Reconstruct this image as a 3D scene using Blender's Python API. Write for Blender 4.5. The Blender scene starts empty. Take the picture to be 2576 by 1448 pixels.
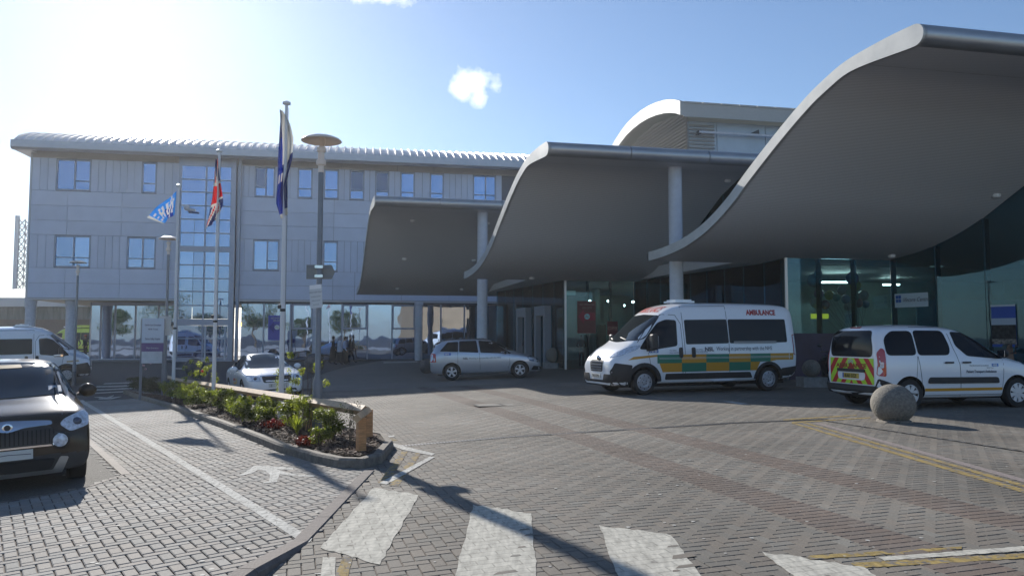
import bpy, bmesh, math, random
import numpy as np
from mathutils import Vector, Matrix
from mathutils.bvhtree import BVHTree
random.seed(7); rng = np.random.default_rng(7)
R_ = math.radians
sc = bpy.context.scene
col = sc.collection
# ------------------------------------------------------------------ camera
PITCH = math.atan(124/1932); CAMH = 1.6
cam_d = bpy.data.cameras.new('camera'); cam = bpy.data.objects.new('camera', cam_d); col.objects.link(cam)
cam.location = (0, 0, CAMH); cam.rotation_euler = (math.pi/2+PITCH, 0, 0)
cam_d.sensor_width = 36; cam_d.lens = 1932/2576*36; cam_d.clip_end = 3000; cam_d.clip_start = .05
sc.camera = cam
# ------------------------------------------------------------------ light
SUN_AZ = R_(-27); SUN_EL = R_(25.2)
SUNV = Vector((math.sin(SUN_AZ)*math.cos(SUN_EL), math.cos(SUN_AZ)*math.cos(SUN_EL), math.sin(SUN_EL)))
w = bpy.data.worlds.new('World'); sc.world = w; w.use_nodes = True
nt = w.node_tree; nt.nodes.clear()
out = nt.nodes.new('ShaderNodeOutputWorld'); bg = nt.nodes.new('ShaderNodeBackground')
sky = nt.nodes.new('ShaderNodeTexSky'); sky.sky_type = 'NISHITA'; sky.sun_disc = False
sky.sun_elevation = SUN_EL; sky.sun_rotation = SUN_AZ
sky.altitude = 0; sky.air_density = 1.0; sky.dust_density = .25; sky.ozone_density = 4.6
bg.inputs['Strength'].default_value = 0.088
def cloud_dir(u, v):
    xr = (u-1288)/1932; yr = (724-v)/1932
    return Vector((xr, math.cos(PITCH)-yr*math.sin(PITCH), math.sin(PITCH)+yr*math.cos(PITCH))).normalized()
tc = nt.nodes.new('ShaderNodeTexCoord')
def vmath(op, a, b=None):
    n = nt.nodes.new('ShaderNodeVectorMath'); n.operation = op
    for i, s in enumerate((a, b)):
        if s is None: continue
        if hasattr(s, 'default_value') or hasattr(s, 'links'): nt.links.new(s, n.inputs[i])
        else: n.inputs[i].default_value = s
    return n
def fmath(op, a, b=0.0, c=None):
    n = nt.nodes.new('ShaderNodeMath'); n.operation = op
    for i, s in enumerate((a, b, c)):
        if s is None: continue
        if isinstance(s, (int, float)): n.inputs[i].default_value = s
        else: nt.links.new(s, n.inputs[i])
    return n.outputs[0]
noi = nt.nodes.new('ShaderNodeTexNoise'); noi.inputs['Scale'].default_value = 40; noi.inputs['Detail'].default_value = 8; noi.inputs['Roughness'].default_value = .62
nt.links.new(tc.outputs['Generated'], noi.inputs['Vector'])
def puff(u, v, ru, rv):
    c = cloud_dir(u, v); r = c.cross(Vector((0, 0, 1))).normalized(); up = r.cross(c)
    a = vmath('DOT_PRODUCT', tc.outputs['Generated'], tuple(r)).outputs['Value']
    b = vmath('DOT_PRODUCT', tc.outputs['Generated'], tuple(up)).outputs['Value']
    f = vmath('DOT_PRODUCT', tc.outputs['Generated'], tuple(c)).outputs['Value']
    a = fmath('DIVIDE', a, ru/1932); b = fmath('DIVIDE', b, rv/1932)
    d = fmath('SQRT', fmath('ADD', fmath('MULTIPLY', a, a), fmath('MULTIPLY', b, b)))
    m = fmath('SUBTRACT', 1.0, d)
    m = fmath('MINIMUM', m, fmath('SUBTRACT', fmath('MULTIPLY', f, 10), 8.5))
    return m
m = fmath('MAXIMUM', puff(1184, 206, 56, 44), puff(1206, 243, 26, 36))
m = fmath('MAXIMUM', m, puff(1164, 222, 38, 32))
m2 = fmath('MULTIPLY', puff(1243, 214, 26, 22), .35)
m3 = fmath('MULTIPLY', puff(955, -8, 90, 22), .45)
m = fmath('MAXIMUM', fmath('MAXIMUM', m, m2), m3)
m = fmath('ADD', m, fmath('MULTIPLY', fmath('SUBTRACT', noi.outputs['Fac'], .5), 1.6))
m = fmath('MULTIPLY', fmath('ADD', m, -.02), 1.15)
cl = nt.nodes.new('ShaderNodeClamp'); nt.links.new(m, cl.inputs['Value'])
mx = nt.nodes.new('ShaderNodeMix'); mx.data_type = 'RGBA'
hs_ = nt.nodes.new('ShaderNodeHueSaturation'); hs_.inputs['Saturation'].default_value = .96; nt.links.new(sky.outputs['Color'], hs_.inputs['Color'])
nt.links.new(cl.outputs['Result'], mx.inputs['Factor']); nt.links.new(hs_.outputs['Color'], mx.inputs['A'])
mx.inputs['B'].default_value = (11.5, 11.9, 12.2, 1)
nt.links.new(mx.outputs['Result'], bg.inputs['Color']); nt.links.new(bg.outputs['Background'], out.inputs['Surface'])
sl = bpy.data.lights.new('sun', 'SUN'); sl.energy = 4.4; sl.angle = R_(.53); sl.color = (1, .95, .87)
so = bpy.data.objects.new('sun', sl); col.objects.link(so); so.rotation_euler = SUNV.to_track_quat('Z', 'Y').to_euler()
so.location = (-40, 60, 60)
sc.view_settings.view_transform = 'Standard'; sc.view_settings.look = 'None'
sc.view_settings.exposure = .63; sc.view_settings.gamma = 1; sc.view_settings.use_curve_mapping = False
sc.cycles.max_bounces = 8; sc.cycles.transparent_max_bounces = 12; sc.cycles.use_denoising = True
sc.cycles.sample_clamp_indirect = 6; sc.cycles.blur_glossy = .6
# ------------------------------------------------------------------ terrain and pixel helpers
def smooth(t): t = min(1, max(0, t)); return t*t*(3-2*t)
def g(x, y):
    if x < 0: xx = max(x, -17); h = .04*xx-.0004*xx*xx
    else: h = .02*min(x, 4)
    return h*(1-smooth((y-27)/16))*smooth((y+6)/9)
def gv(x, y):
    xx = np.clip(x, -17, 0); h = .04*xx-.0004*xx*xx+.02*np.clip(x, 0, 4)
    t = np.clip((y-27)/16, 0, 1); s = np.clip((y+6)/9, 0, 1)
    return h*(1-t*t*(3-2*t))*(s*s*(3-2*s))
def ray(u, v):
    xr = (u-1288)/1932; yr = (724-v)/1932
    return Vector((xr, math.cos(PITCH)-yr*math.sin(PITCH), math.sin(PITCH)+yr*math.cos(PITCH)))
def P(u, v, dz=0.0):
    d = ray(u, v); k = -CAMH/d.z
    for i in range(60):
        x, y = d.x*k, d.y*k
        k2 = (g(x, y)+dz-CAMH)/d.z; k = .5*k+.5*k2
    return Vector((d.x*k, d.y*k, g(d.x*k, d.y*k)+dz))
def RZ(u, v, z):
    d = ray(u, v); k = (z-CAMH)/d.z; return Vector((d.x*k, d.y*k, z))
def RY(u, v, y):
    d = ray(u, v); k = y/d.y; return Vector((d.x*k, y, CAMH+d.z*k))
# ------------------------------------------------------------------ materials
MATS = {}
def nodes(name):
    m = bpy.data.materials.new(name); m.use_nodes = True; n = m.node_tree; return m, n, n.nodes['Principled BSDF']
def lk(n, a, b): n.links.new(a, b)
def mat(name, c, rough=.6, metal=0.0, noise=0.0, scale=8.0, bump=0.0, bscale=None, spec=.5, coat=0.0, c2=None, stretch=None, emit=None, es=1.0):
    if name in MATS: return MATS[name]
    m, n, b = nodes(name)
    b.inputs['Roughness'].default_value = rough; b.inputs['Metallic'].default_value = metal
    b.inputs['Specular IOR Level'].default_value = spec
    if coat: b.inputs['Coat Weight'].default_value = coat; b.inputs['Coat Roughness'].default_value = .04
    b.inputs['Base Color'].default_value = (*c, 1)
    if emit: b.inputs['Emission Color'].default_value = (*emit, 1); b.inputs['Emission Strength'].default_value = es
    if noise or bump or c2:
        t = n.nodes.new('ShaderNodeTexCoord'); vec = t.outputs['Object']
        if stretch:
            mp = n.nodes.new('ShaderNodeMapping'); mp.inputs['Scale'].default_value = stretch; lk(n, vec, mp.inputs['Vector']); vec = mp.outputs['Vector']
        nz = n.nodes.new('ShaderNodeTexNoise'); nz.inputs['Scale'].default_value = scale; nz.inputs['Detail'].default_value = 6; nz.inputs['Roughness'].default_value = .6
        lk(n, vec, nz.inputs['Vector'])
        if noise or c2:
            mr = n.nodes.new('ShaderNodeValToRGB'); k = noise
            lo = c2 if c2 else tuple(max(0, x*(1-k)) for x in c); hi = c if c2 else tuple(min(1, x*(1+k)) for x in c)
            mr.color_ramp.elements[0].color = (*lo, 1); mr.color_ramp.elements[1].color = (*hi, 1)
            mr.color_ramp.elements[0].position = .32; mr.color_ramp.elements[1].position = .68
            lk(n, nz.outputs['Fac'], mr.inputs['Fac']); lk(n, mr.outputs['Color'], b.inputs['Base Color'])
            rr = n.nodes.new('ShaderNodeMath'); rr.operation = 'MULTIPLY_ADD'; rr.inputs[1].default_value = .25; rr.inputs[2].default_value = max(.02, rough-.12)
            if rough > .2: lk(n, nz.outputs['Fac'], rr.inputs[0]); lk(n, rr.outputs[0], b.inputs['Roughness'])
        if bump:
            n2 = n.nodes.new('ShaderNodeTexNoise'); n2.inputs['Scale'].default_value = bscale or scale*4; n2.inputs['Detail'].default_value = 4
            lk(n, vec, n2.inputs['Vector'])
            bp = n.nodes.new('ShaderNodeBump'); bp.inputs['Strength'].default_value = bump; bp.inputs['Distance'].default_value = .02
            lk(n, n2.outputs['Fac'], bp.inputs['Height']); lk(n, bp.outputs['Normal'], b.inputs['Normal'])
    MATS[name] = m; return m
def glassmat(name, tint, mirror=.5, base=(.02, .03, .045), wav=0.0, wscale=1.2):
    if name in MATS: return MATS[name]
    m, n, b = nodes(name); b.inputs['Base Color'].default_value = (*base, 1); b.inputs['Roughness'].default_value = .5; b.inputs['Specular IOR Level'].default_value = 0
    gl = n.nodes.new('ShaderNodeBsdfGlossy'); gl.inputs['Color'].default_value = (*tint, 1); gl.inputs['Roughness'].default_value = .015
    mxs = n.nodes.new('ShaderNodeMixShader'); o = n.nodes['Material Output']
    fr = n.nodes.new('ShaderNodeFresnel'); fr.inputs['IOR'].default_value = 1.5
    ad = n.nodes.new('ShaderNodeMath'); ad.operation = 'ADD'; ad.use_clamp = True; ad.inputs[1].default_value = mirror; lk(n, fr.outputs[0], ad.inputs[0])
    lk(n, ad.outputs[0], mxs.inputs[0]); lk(n, b.outputs[0], mxs.inputs[1]); lk(n, gl.outputs[0], mxs.inputs[2]); lk(n, mxs.outputs[0], o.inputs['Surface'])
    if wav:
        t = n.nodes.new('ShaderNodeTexCoord'); nz = n.nodes.new('ShaderNodeTexNoise'); nz.inputs['Scale'].default_value = wscale; nz.inputs['Detail'].default_value = 1.5
        oi = n.nodes.new('ShaderNodeObjectInfo'); va = n.nodes.new('ShaderNodeVectorMath'); va.operation = 'ADD'
        lk(n, t.outputs['Object'], va.inputs[0]); lk(n, oi.outputs['Random'], va.inputs[1]); lk(n, va.outputs[0], nz.inputs['Vector'])
        bp = n.nodes.new('ShaderNodeBump'); bp.inputs['Strength'].default_value = wav; bp.inputs['Distance'].default_value = .06
        lk(n, nz.outputs['Fac'], bp.inputs['Height']); lk(n, bp.outputs['Normal'], gl.inputs['Normal'])
    oi2 = n.nodes.new('ShaderNodeObjectInfo'); mr2 = n.nodes.new('ShaderNodeMapRange'); mr2.inputs['To Min'].default_value = .80; mr2.inputs['To Max'].default_value = 1.08; lk(n, oi2.outputs['Random'], mr2.inputs['Value'])
    sv = n.nodes.new('ShaderNodeVectorMath'); sv.operation = 'SCALE'; sv.inputs[0].default_value = tint; lk(n, mr2.outputs[0], sv.inputs['Scale']); lk(n, sv.outputs[0], gl.inputs['Color'])
    MATS[name] = m; return m
def seeglass(name, tint, refl=(.8, .9, .95), base_refl=.12, wav=.0):
    if name in MATS: return MATS[name]
    m, n, b = nodes(name); n.nodes.remove(b); o = n.nodes['Material Output']
    tr = n.nodes.new('ShaderNodeBsdfTransparent'); tr.inputs['Color'].default_value = (*tint, 1)
    gl = n.nodes.new('ShaderNodeBsdfGlossy'); gl.inputs['Color'].default_value = (*refl, 1); gl.inputs['Roughness'].default_value = .01
    fr = n.nodes.new('ShaderNodeFresnel'); fr.inputs['IOR'].default_value = 1.5
    ad = n.nodes.new('ShaderNodeMath'); ad.operation = 'ADD'; ad.use_clamp = True; ad.inputs[1].default_value = base_refl; lk(n, fr.outputs[0], ad.inputs[0])
    ms = n.nodes.new('ShaderNodeMixShader'); lk(n, ad.outputs[0], ms.inputs[0]); lk(n, tr.outputs[0], ms.inputs[1]); lk(n, gl.outputs[0], ms.inputs[2]); lk(n, ms.outputs[0], o.inputs['Surface'])
    if wav:
        t = n.nodes.new('ShaderNodeTexCoord'); nz = n.nodes.new('ShaderNodeTexNoise'); nz.inputs['Scale'].default_value = 1.0; lk(n, t.outputs['Object'], nz.inputs['Vector'])
        bp = n.nodes.new('ShaderNodeBump'); bp.inputs['Strength'].default_value = wav; bp.inputs['Distance'].default_value = .05
        lk(n, nz.outputs['Fac'], bp.inputs['Height']); lk(n, bp.outputs['Normal'], gl.inputs['Normal'])
    MATS[name] = m; return m
def blockmat(name, c, var, red=None, use_attr=True):
    m, n, b = nodes(name)
    if use_attr:
        a = n.nodes.new('ShaderNodeAttribute'); a.attribute_name = 'tint'; f = a.outputs['Fac']
    else:
        a = n.nodes.new('ShaderNodeObjectInfo'); f = a.outputs['Random']
    t = n.nodes.new('ShaderNodeNewGeometry')
    cr = n.nodes.new('ShaderNodeValToRGB'); e = cr.color_ramp.elements
    e[0].color = (*[x*(1-var) for x in c], 1); e[1].color = (*[x*(1+var) for x in c], 1)
    x = e.new(.8); x.color = (c[0]*1.05, c[1]*.97, c[2]*.92, 1)
    lk(n, f, cr.inputs['Fac'])
    nz = n.nodes.new('ShaderNodeTexNoise'); nz.inputs['Scale'].default_value = 60; nz.inputs['Detail'].default_value = 5; nz.inputs['Roughness'].default_value = .75
    lk(n, t.outputs['Position'], nz.inputs['Vector'])
    big = n.nodes.new('ShaderNodeTexNoise'); big.inputs['Scale'].default_value = .45; big.inputs['Detail'].default_value = 5; lk(n, t.outputs['Position'], big.inputs['Vector'])
    m1 = n.nodes.new('ShaderNodeMapRange'); m1.inputs['To Min'].default_value = .72; m1.inputs['To Max'].default_value = 1.28; m1.inputs['From Min'].default_value = .25; m1.inputs['From Max'].default_value = .75; lk(n, nz.outputs['Fac'], m1.inputs['Value'])
    m2 = n.nodes.new('ShaderNodeMapRange'); m2.inputs['To Min'].default_value = .74; m2.inputs['To Max'].default_value = 1.16; m2.inputs['From Min'].default_value = .32; m2.inputs['From Max'].default_value = .7; lk(n, big.outputs['Fac'], m2.inputs['Value'])
    mm = n.nodes.new('ShaderNodeMath'); mm.operation = 'MULTIPLY'; lk(n, m1.outputs[0], mm.inputs[0]); lk(n, m2.outputs[0], mm.inputs[1])
    vm = n.nodes.new('ShaderNodeVectorMath'); vm.operation = 'SCALE'; lk(n, cr.outputs['Color'], vm.inputs[0]); lk(n, mm.outputs[0], vm.inputs['Scale'])
    lk(n, vm.outputs[0], b.inputs['Base Color'])
    b.inputs['Roughness'].default_value = .85; b.inputs['Specular IOR Level'].default_value = .25
    bp = n.nodes.new('ShaderNodeBump'); bp.inputs['Strength'].default_value = .55; bp.inputs['Distance'].default_value = .004; lk(n, nz.outputs['Fac'], bp.inputs['Height']); lk(n, bp.outputs['Normal'], b.inputs['Normal'])
    return m
def paintmat(name, c, wear=.5, sc_=9.0):
    """worn road paint: colour patches of the paint worn through to block grey"""
    m, n, b = nodes(name); t = n.nodes.new('ShaderNodeNewGeometry')
    nz = n.nodes.new('ShaderNodeTexNoise'); nz.inputs['Scale'].default_value = sc_; nz.inputs['Detail'].default_value = 9; nz.inputs['Roughness'].default_value = .7; lk(n, t.outputs['Position'], nz.inputs['Vector'])
    cr = n.nodes.new('ShaderNodeValToRGB'); e = cr.color_ramp.elements
    e[0].position = wear-.05; e[0].color = (.19, .175, .16, 1); e[1].position = wear+.0; e[1].color = (*[x*.82 for x in c], 1)
    x = e.new(min(1, wear+.2)); x.color = (*c, 1)
    lk(n, nz.outputs['Fac'], cr.inputs['Fac'])
    mp = n.nodes.new('ShaderNodeMapping'); mp.inputs['Rotation'].default_value = (0, 0, -R_(16)); lk(n, t.outputs['Position'], mp.inputs['Vector'])
    bt = n.nodes.new('ShaderNodeTexBrick'); lk(n, mp.outputs[0], bt.inputs['Vector']); bt.inputs['Scale'].default_value = 1; bt.inputs['Brick Width'].default_value = .2; bt.inputs['Row Height'].default_value = .1; bt.inputs['Mortar Size'].default_value = .006
    st = n.nodes.new('ShaderNodeTexNoise'); st.inputs['Scale'].default_value = 5; st.inputs['Detail'].default_value = 6; mp2 = n.nodes.new('ShaderNodeMapping'); mp2.inputs['Rotation'].default_value = (0, 0, -R_(20)); mp2.inputs['Scale'].default_value = (5, .8, 1); lk(n, t.outputs['Position'], mp2.inputs['Vector']); lk(n, mp2.outputs[0], st.inputs['Vector'])
    ma = n.nodes.new('ShaderNodeMath'); ma.operation = 'MULTIPLY_ADD'; ma.inputs[1].default_value = -.28; ma.inputs[2].default_value = 1.0; lk(n, bt.outputs['Fac'], ma.inputs[0])
    mb = n.nodes.new('ShaderNodeMapRange'); mb.inputs['From Min'].default_value = .35; mb.inputs['From Max'].default_value = .65; mb.inputs['To Min'].default_value = .82; mb.inputs['To Max'].default_value = 1.1; lk(n, st.outputs['Fac'], mb.inputs['Value'])
    mc_ = n.nodes.new('ShaderNodeMath'); mc_.operation = 'MULTIPLY'; lk(n, ma.outputs[0], mc_.inputs[0]); lk(n, mb.outputs[0], mc_.inputs[1])
    vs_ = n.nodes.new('ShaderNodeVectorMath'); vs_.operation = 'SCALE'; lk(n, cr.outputs['Color'], vs_.inputs[0]); lk(n, mc_.outputs[0], vs_.inputs['Scale']); lk(n, vs_.outputs[0], b.inputs['Base Color'])
    b.inputs['Roughness'].default_value = .92; b.inputs['Specular IOR Level'].default_value = .12
    n2 = n.nodes.new('ShaderNodeTexNoise'); n2.inputs['Scale'].default_value = 26; n2.inputs['Detail'].default_value = 4; lk(n, t.outputs['Position'], n2.inputs['Vector'])
    bp = n.nodes.new('ShaderNodeBump'); bp.inputs['Strength'].default_value = .6; bp.inputs['Distance'].default_value = .008; lk(n, n2.outputs['Fac'], bp.inputs['Height']); lk(n, bp.outputs['Normal'], b.inputs['Normal'])
    return m
def bricktex(name, c1, c2, mortar, sx=1.0, bw=.215, bh=.075, ms=.01, rot=0.0, rough=.8, pos=False):
    if name in MATS: return MATS[name]
    m, n, b = nodes(name); 
    if pos: vec = n.nodes.new('ShaderNodeNewGeometry').outputs['Position']
    else: vec = n.nodes.new('ShaderNodeTexCoord').outputs['Object']
    mp = n.nodes.new('ShaderNodeMapping'); mp.inputs['Rotation'].default_value = rot if isinstance(rot, tuple) else (0, 0, rot); lk(n, vec, mp.inputs['Vector'])
    bt = n.nodes.new('ShaderNodeTexBrick'); lk(n, mp.outputs[0], bt.inputs['Vector'])
    bt.inputs['Scale'].default_value = 1; bt.inputs['Brick Width'].default_value = bw; bt.inputs['Row Height'].default_value = bh; bt.inputs['Mortar Size'].default_value = ms
    bt.inputs['Color1'].default_value = (*c1, 1); bt.inputs['Color2'].default_value = (*c2, 1); bt.inputs['Mortar'].default_value = (*mortar, 1)
    nz = n.nodes.new('ShaderNodeTexNoise'); nz.inputs['Scale'].default_value = .6; nz.inputs['Detail'].default_value = 6; lk(n, vec, nz.inputs['Vector'])
    m2 = n.nodes.new('ShaderNodeMapRange'); m2.inputs['To Min'].default_value = .75; m2.inputs['To Max'].default_value = 1.2; lk(n, nz.outputs['Fac'], m2.inputs['Value'])
    vm = n.nodes.new('ShaderNodeVectorMath'); vm.operation = 'SCALE'; lk(n, bt.outputs['Color'], vm.inputs[0]); lk(n, m2.outputs[0], vm.inputs['Scale'])
    lk(n, vm.outputs[0], b.inputs['Base Color']); b.inputs['Roughness'].default_value = rough
    bp = n.nodes.new('ShaderNodeBump'); bp.inputs['Strength'].default_value = .4; bp.inputs['Distance'].default_value = .01; bp.invert = True; lk(n, bt.outputs['Fac'], bp.inputs['Height']); lk(n, bp.outputs['Normal'], b.inputs['Normal'])
    MATS[name] = m; return m
# ------------------------------------------------------------------ mesh builder
class MB:
    def __init__(s): s.v = []; s.f = []; s.m = []
    def add(s, vs, fs, mi=0):
        o = len(s.v); s.v += [tuple(v) for v in vs]; s.f += [tuple(i+o for i in f) for f in fs]; s.m += [mi]*len(fs); return s
    def box(s, x0, x1, y0, y1, z0, z1, mi=0):
        vs = [(x0, y0, z0), (x1, y0, z0), (x1, y1, z0), (x0, y1, z0), (x0, y0, z1), (x1, y0, z1), (x1, y1, z1), (x0, y1, z1)]
        return s.add(vs, [(0, 3, 2, 1), (4, 5, 6, 7), (0, 1, 5, 4), (1, 2, 6, 5), (2, 3, 7, 6), (3, 0, 4, 7)], mi)
    def prism(s, pts, z0, z1, mi=0, axis='z'):
        n = len(pts)
        if axis == 'z': lo = [(p[0], p[1], z0) for p in pts]; hi = [(p[0], p[1], z1) for p in pts]
        elif axis == 'y': lo = [(p[0], z0, p[1]) for p in pts]; hi = [(p[0], z1, p[1]) for p in pts]
        else: lo = [(z0, p[0], p[1]) for p in pts]; hi = [(z1, p[0], p[1]) for p in pts]
        return s.add(lo+hi, [tuple(range(n))[::-1], tuple(range(n, 2*n))]+[(i, (i+1) % n, n+(i+1) % n, n+i) for i in range(n)], mi)
    def tube(s, p0, p1, r0, r1=None, n=8, mi=0, caps=True):
        p0 = Vector(p0); p1 = Vector(p1); r1 = r0 if r1 is None else r1; d = (p1-p0).normalized()
        a = d.orthogonal().normalized(); b = d.cross(a); vs = []
        for p, r in ((p0, r0), (p1, r1)):
            for i in range(n): t = 2*math.pi*i/n; vs.append(p+a*(r*math.cos(t))+b*(r*math.sin(t)))
        fs = [(i, (i+1) % n, n+(i+1) % n, n+i) for i in range(n)]
        if caps: fs += [tuple(range(n))[::-1], tuple(range(n, 2*n))]
        return s.add(vs, fs, mi)
    def path(s, pts, r, n=6, mi=0):
        for a, b in zip(pts, pts[1:]): s.tube(a, b, r, r, n, mi)
        return s
    def lathe(s, prof, n=24, c=(0, 0, 0), axis='z', mi=0, close=True):
        vs = []
        for r, h in prof:
            for i in range(n):
                t = 2*math.pi*i/n; x, y = r*math.cos(t), r*math.sin(t)
                vs.append({'z': (c[0]+x, c[1]+y, c[2]+h), 'y': (c[0]+x, c[1]+h, c[2]+y), 'x': (c[0]+h, c[1]+x, c[2]+y)}[axis])
        fs = []
        for k in range(len(prof)-1):
            for i in range(n): j = (i+1) % n; fs.append((k*n+i, k*n+j, (k+1)*n+j, (k+1)*n+i))
        if close: fs += [tuple(range(n))[::-1], tuple(range((len(prof)-1)*n, len(prof)*n))]
        return s.add(vs, fs, mi)
    def sphere(s, c, r, n=24, m=14, mi=0, sz=1.0):
        pr = [(max(1e-4, r*math.sin(math.pi*k/m)), -r*sz*math.cos(math.pi*k/m)) for k in range(m+1)]
        return s.lathe(pr, n, c, 'z', mi)
    def grid(s, fn, nu, nv, mi=0):
        vs = [fn(i/nu, j/nv) for j in range(nv+1) for i in range(nu+1)]
        fs = [(j*(nu+1)+i, j*(nu+1)+i+1, (j+1)*(nu+1)+i+1, (j+1)*(nu+1)+i) for j in range(nv) for i in range(nu)]
        return s.add(vs, fs, mi)
    def mesh(s, name, mats, smooth=False, ang=35):
        me = bpy.data.meshes.new(name); me.from_pydata(s.v, [], s.f)
        for m in (mats if isinstance(mats, (list, tuple)) else [mats]): me.materials.append(m)
        if any(s.m): me.polygons.foreach_set('material_index', s.m)
        if smooth: me.polygons.foreach_set('use_smooth', [True]*len(me.polygons)); me.set_sharp_from_angle(angle=R_(ang))
        me.update(); return me
    def build(s, name, mats, parent=None, smooth=False, loc=None, rot=None, ang=35, fix=True):
        me = s.mesh(name, mats, smooth, ang)
        if fix:
            bm = bmesh.new(); bm.from_mesh(me); bmesh.ops.recalc_face_normals(bm, faces=bm.faces); bm.to_mesh(me); bm.free()
            if smooth: me.set_sharp_from_angle(angle=R_(ang))
        return link(name, me, parent, loc, rot)
def link(name, me, parent=None, loc=None, rot=None):
    o = bpy.data.objects.new(name, me); col.objects.link(o)
    if parent: o.parent = parent
    if loc is not None: o.location = loc
    if rot is not None: o.rotation_euler = rot
    return o
def tag(o, label=None, cat=None, group=None, kind=None):
    if label: o['label'] = label
    if cat: o['category'] = cat
    if group: o['group'] = group
    if kind: o['kind'] = kind
    return o
def thing(name, label, cat, loc=(0, 0, 0), rz=0.0, group=None, rot=None):
    o = bpy.data.objects.new(name, None); col.objects.link(o); o.location = loc; o.rotation_euler = rot or (0, 0, rz); o.empty_display_size = .2
    return tag(o, label, cat, group)
def copy_tree(o, parent=None):
    c = o.copy(); col.objects.link(c); c.parent = parent
    for ch in list(o.children): copy_tree(ch, c)
    return c
def inpoly(x, y, poly):
    c = np.zeros(np.shape(x), bool); j = len(poly)-1
    for i in range(len(poly)):
        xi, yi = poly[i][0], poly[i][1]; xj, yj = poly[j][0], poly[j][1]
        c ^= ((yi > y) != (yj > y)) & (x < (xj-xi)*(y-yi)/(yj-yi+1e-12)+xi); j = i
    return c
def text_mesh(txt, size, bold=0.0, shear=0.0, sx=1.0, align='LEFT'):
    cu = bpy.data.curves.new('lettering', 'FONT'); cu.body = txt; cu.size = size; cu.offset = bold; cu.shear = shear; cu.align_x = align; cu.resolution_u = 3
    o = bpy.data.objects.new('lettering', cu); col.objects.link(o)
    dg = bpy.context.evaluated_depsgraph_get(); me = bpy.data.meshes.new_from_object(o.evaluated_get(dg))
    bpy.data.objects.remove(o); bpy.data.curves.remove(cu)
    if sx != 1.0:
        for v in me.vertices: v.co.x *= sx
    return me
def place_text(txt, size, m, parent, origin, xdir, ydir, bold=0.0, shear=0.0, sx=1.0, align='LEFT', name='lettering'):
    me = text_mesh(txt, size, bold, shear, sx, align); o0 = Vector(origin); xd = Vector(xdir); yd = Vector(ydir)
    for v in me.vertices: v.co = o0+xd*v.co.x+yd*v.co.y
    me.materials.append(m); return link(name, me, parent)
# ================================================================== GROUND
ASPH = mat('asphalt', (.060, .060, .062), .8, noise=.25, scale=3, bump=.5, bscale=90)
ASPH2 = mat('bay_asphalt', (.085, .082, .078), .85, noise=.5, scale=40, bump=.9, bscale=120)
FARG = mat('far_ground', (.16, .155, .145), .9, noise=.2, scale=.1)
MORT = mat('joint_sand', (.115, .09, .078), .95, noise=.3, scale=30)
def sheet(name, xs, ys, off, m, parent=None, region=None):
    X, Y = np.meshgrid(xs, ys); Z = gv(X, Y)+off; nx = len(xs)
    vs = np.stack([X.ravel(), Y.ravel(), Z.ravel()], 1).tolist(); fs = []
    for j in range(len(ys)-1):
        for i in range(nx-1):
            if region is not None and not region((xs[i]+xs[i+1])/2, (ys[j]+ys[j+1])/2): continue
            fs.append((j*nx+i, j*nx+i+1, (j+1)*nx+i+1, (j+1)*nx+i))
    me = bpy.data.meshes.new(name); me.from_pydata(vs, [], fs); me.materials.append(m); me.polygons.foreach_set('use_smooth', [True]*len(me.polygons)); me.update()
    return link(name, me, parent)
xs = [-1200, -600, -300, -150, -90, -60, -40]+list(np.arange(-34, 40, 1.0))+[45, 60, 90, 150, 300, 600, 1200]
ys = [-1200, -600, -300, -150, -90, -60, -40, -25, -15, -8]+list(np.arange(-6, 60, 1.0))+[65, 80, 100, 150, 300, 600, 1200, 2400]
ground = sheet('ground', xs, ys, -.05, ASPH); tag(ground, kind='structure')
# --- drape a 2D polygon (world xy) over the terrain
def drape(name, poly, off, m, parent=None, step=1.0, kind=None, th=0):
    bm = bmesh.new(); f = bm.faces.new([bm.verts.new((p[0], p[1], 0)) for p in poly])
    x0, x1 = min(p[0] for p in poly), max(p[0] for p in poly); y0, y1 = min(p[1] for p in poly), max(p[1] for p in poly)
    for lo, hi, nn in ((x0, x1, (1, 0, 0)), (y0, y1, (0, 1, 0))):
        k = math.floor(lo/step)*step+step
        while k < hi:
            bmesh.ops.bisect_plane(bm, geom=bm.verts[:]+bm.edges[:]+bm.faces[:], plane_co=Vector(nn)*k, plane_no=nn); k += step
    bmesh.ops.triangulate(bm, faces=bm.faces[:])
    bmesh.ops.recalc_face_normals(bm, faces=bm.faces)
    if sum(f.normal.z for f in bm.faces) < 0: bmesh.ops.reverse_faces(bm, faces=bm.faces[:])
    for v in bm.verts: v.co.z = g(v.co.x, v.co.y)+off
    me = bpy.data.meshes.new(name); bm.to_mesh(me); bm.free(); me.materials.append(m)
    o = link(name, me, parent)
    if kind: o['kind'] = kind
    return o
D16 = Vector((math.sin(R_(-16)), math.cos(R_(-16)), 0)); E16 = Vector((D16.y, -D16.x, 0))
D35 = Vector((math.sin(R_(-34.5)), math.cos(R_(-34.5)), 0)); E35 = Vector((D35.y, -D35.x, 0))
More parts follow.
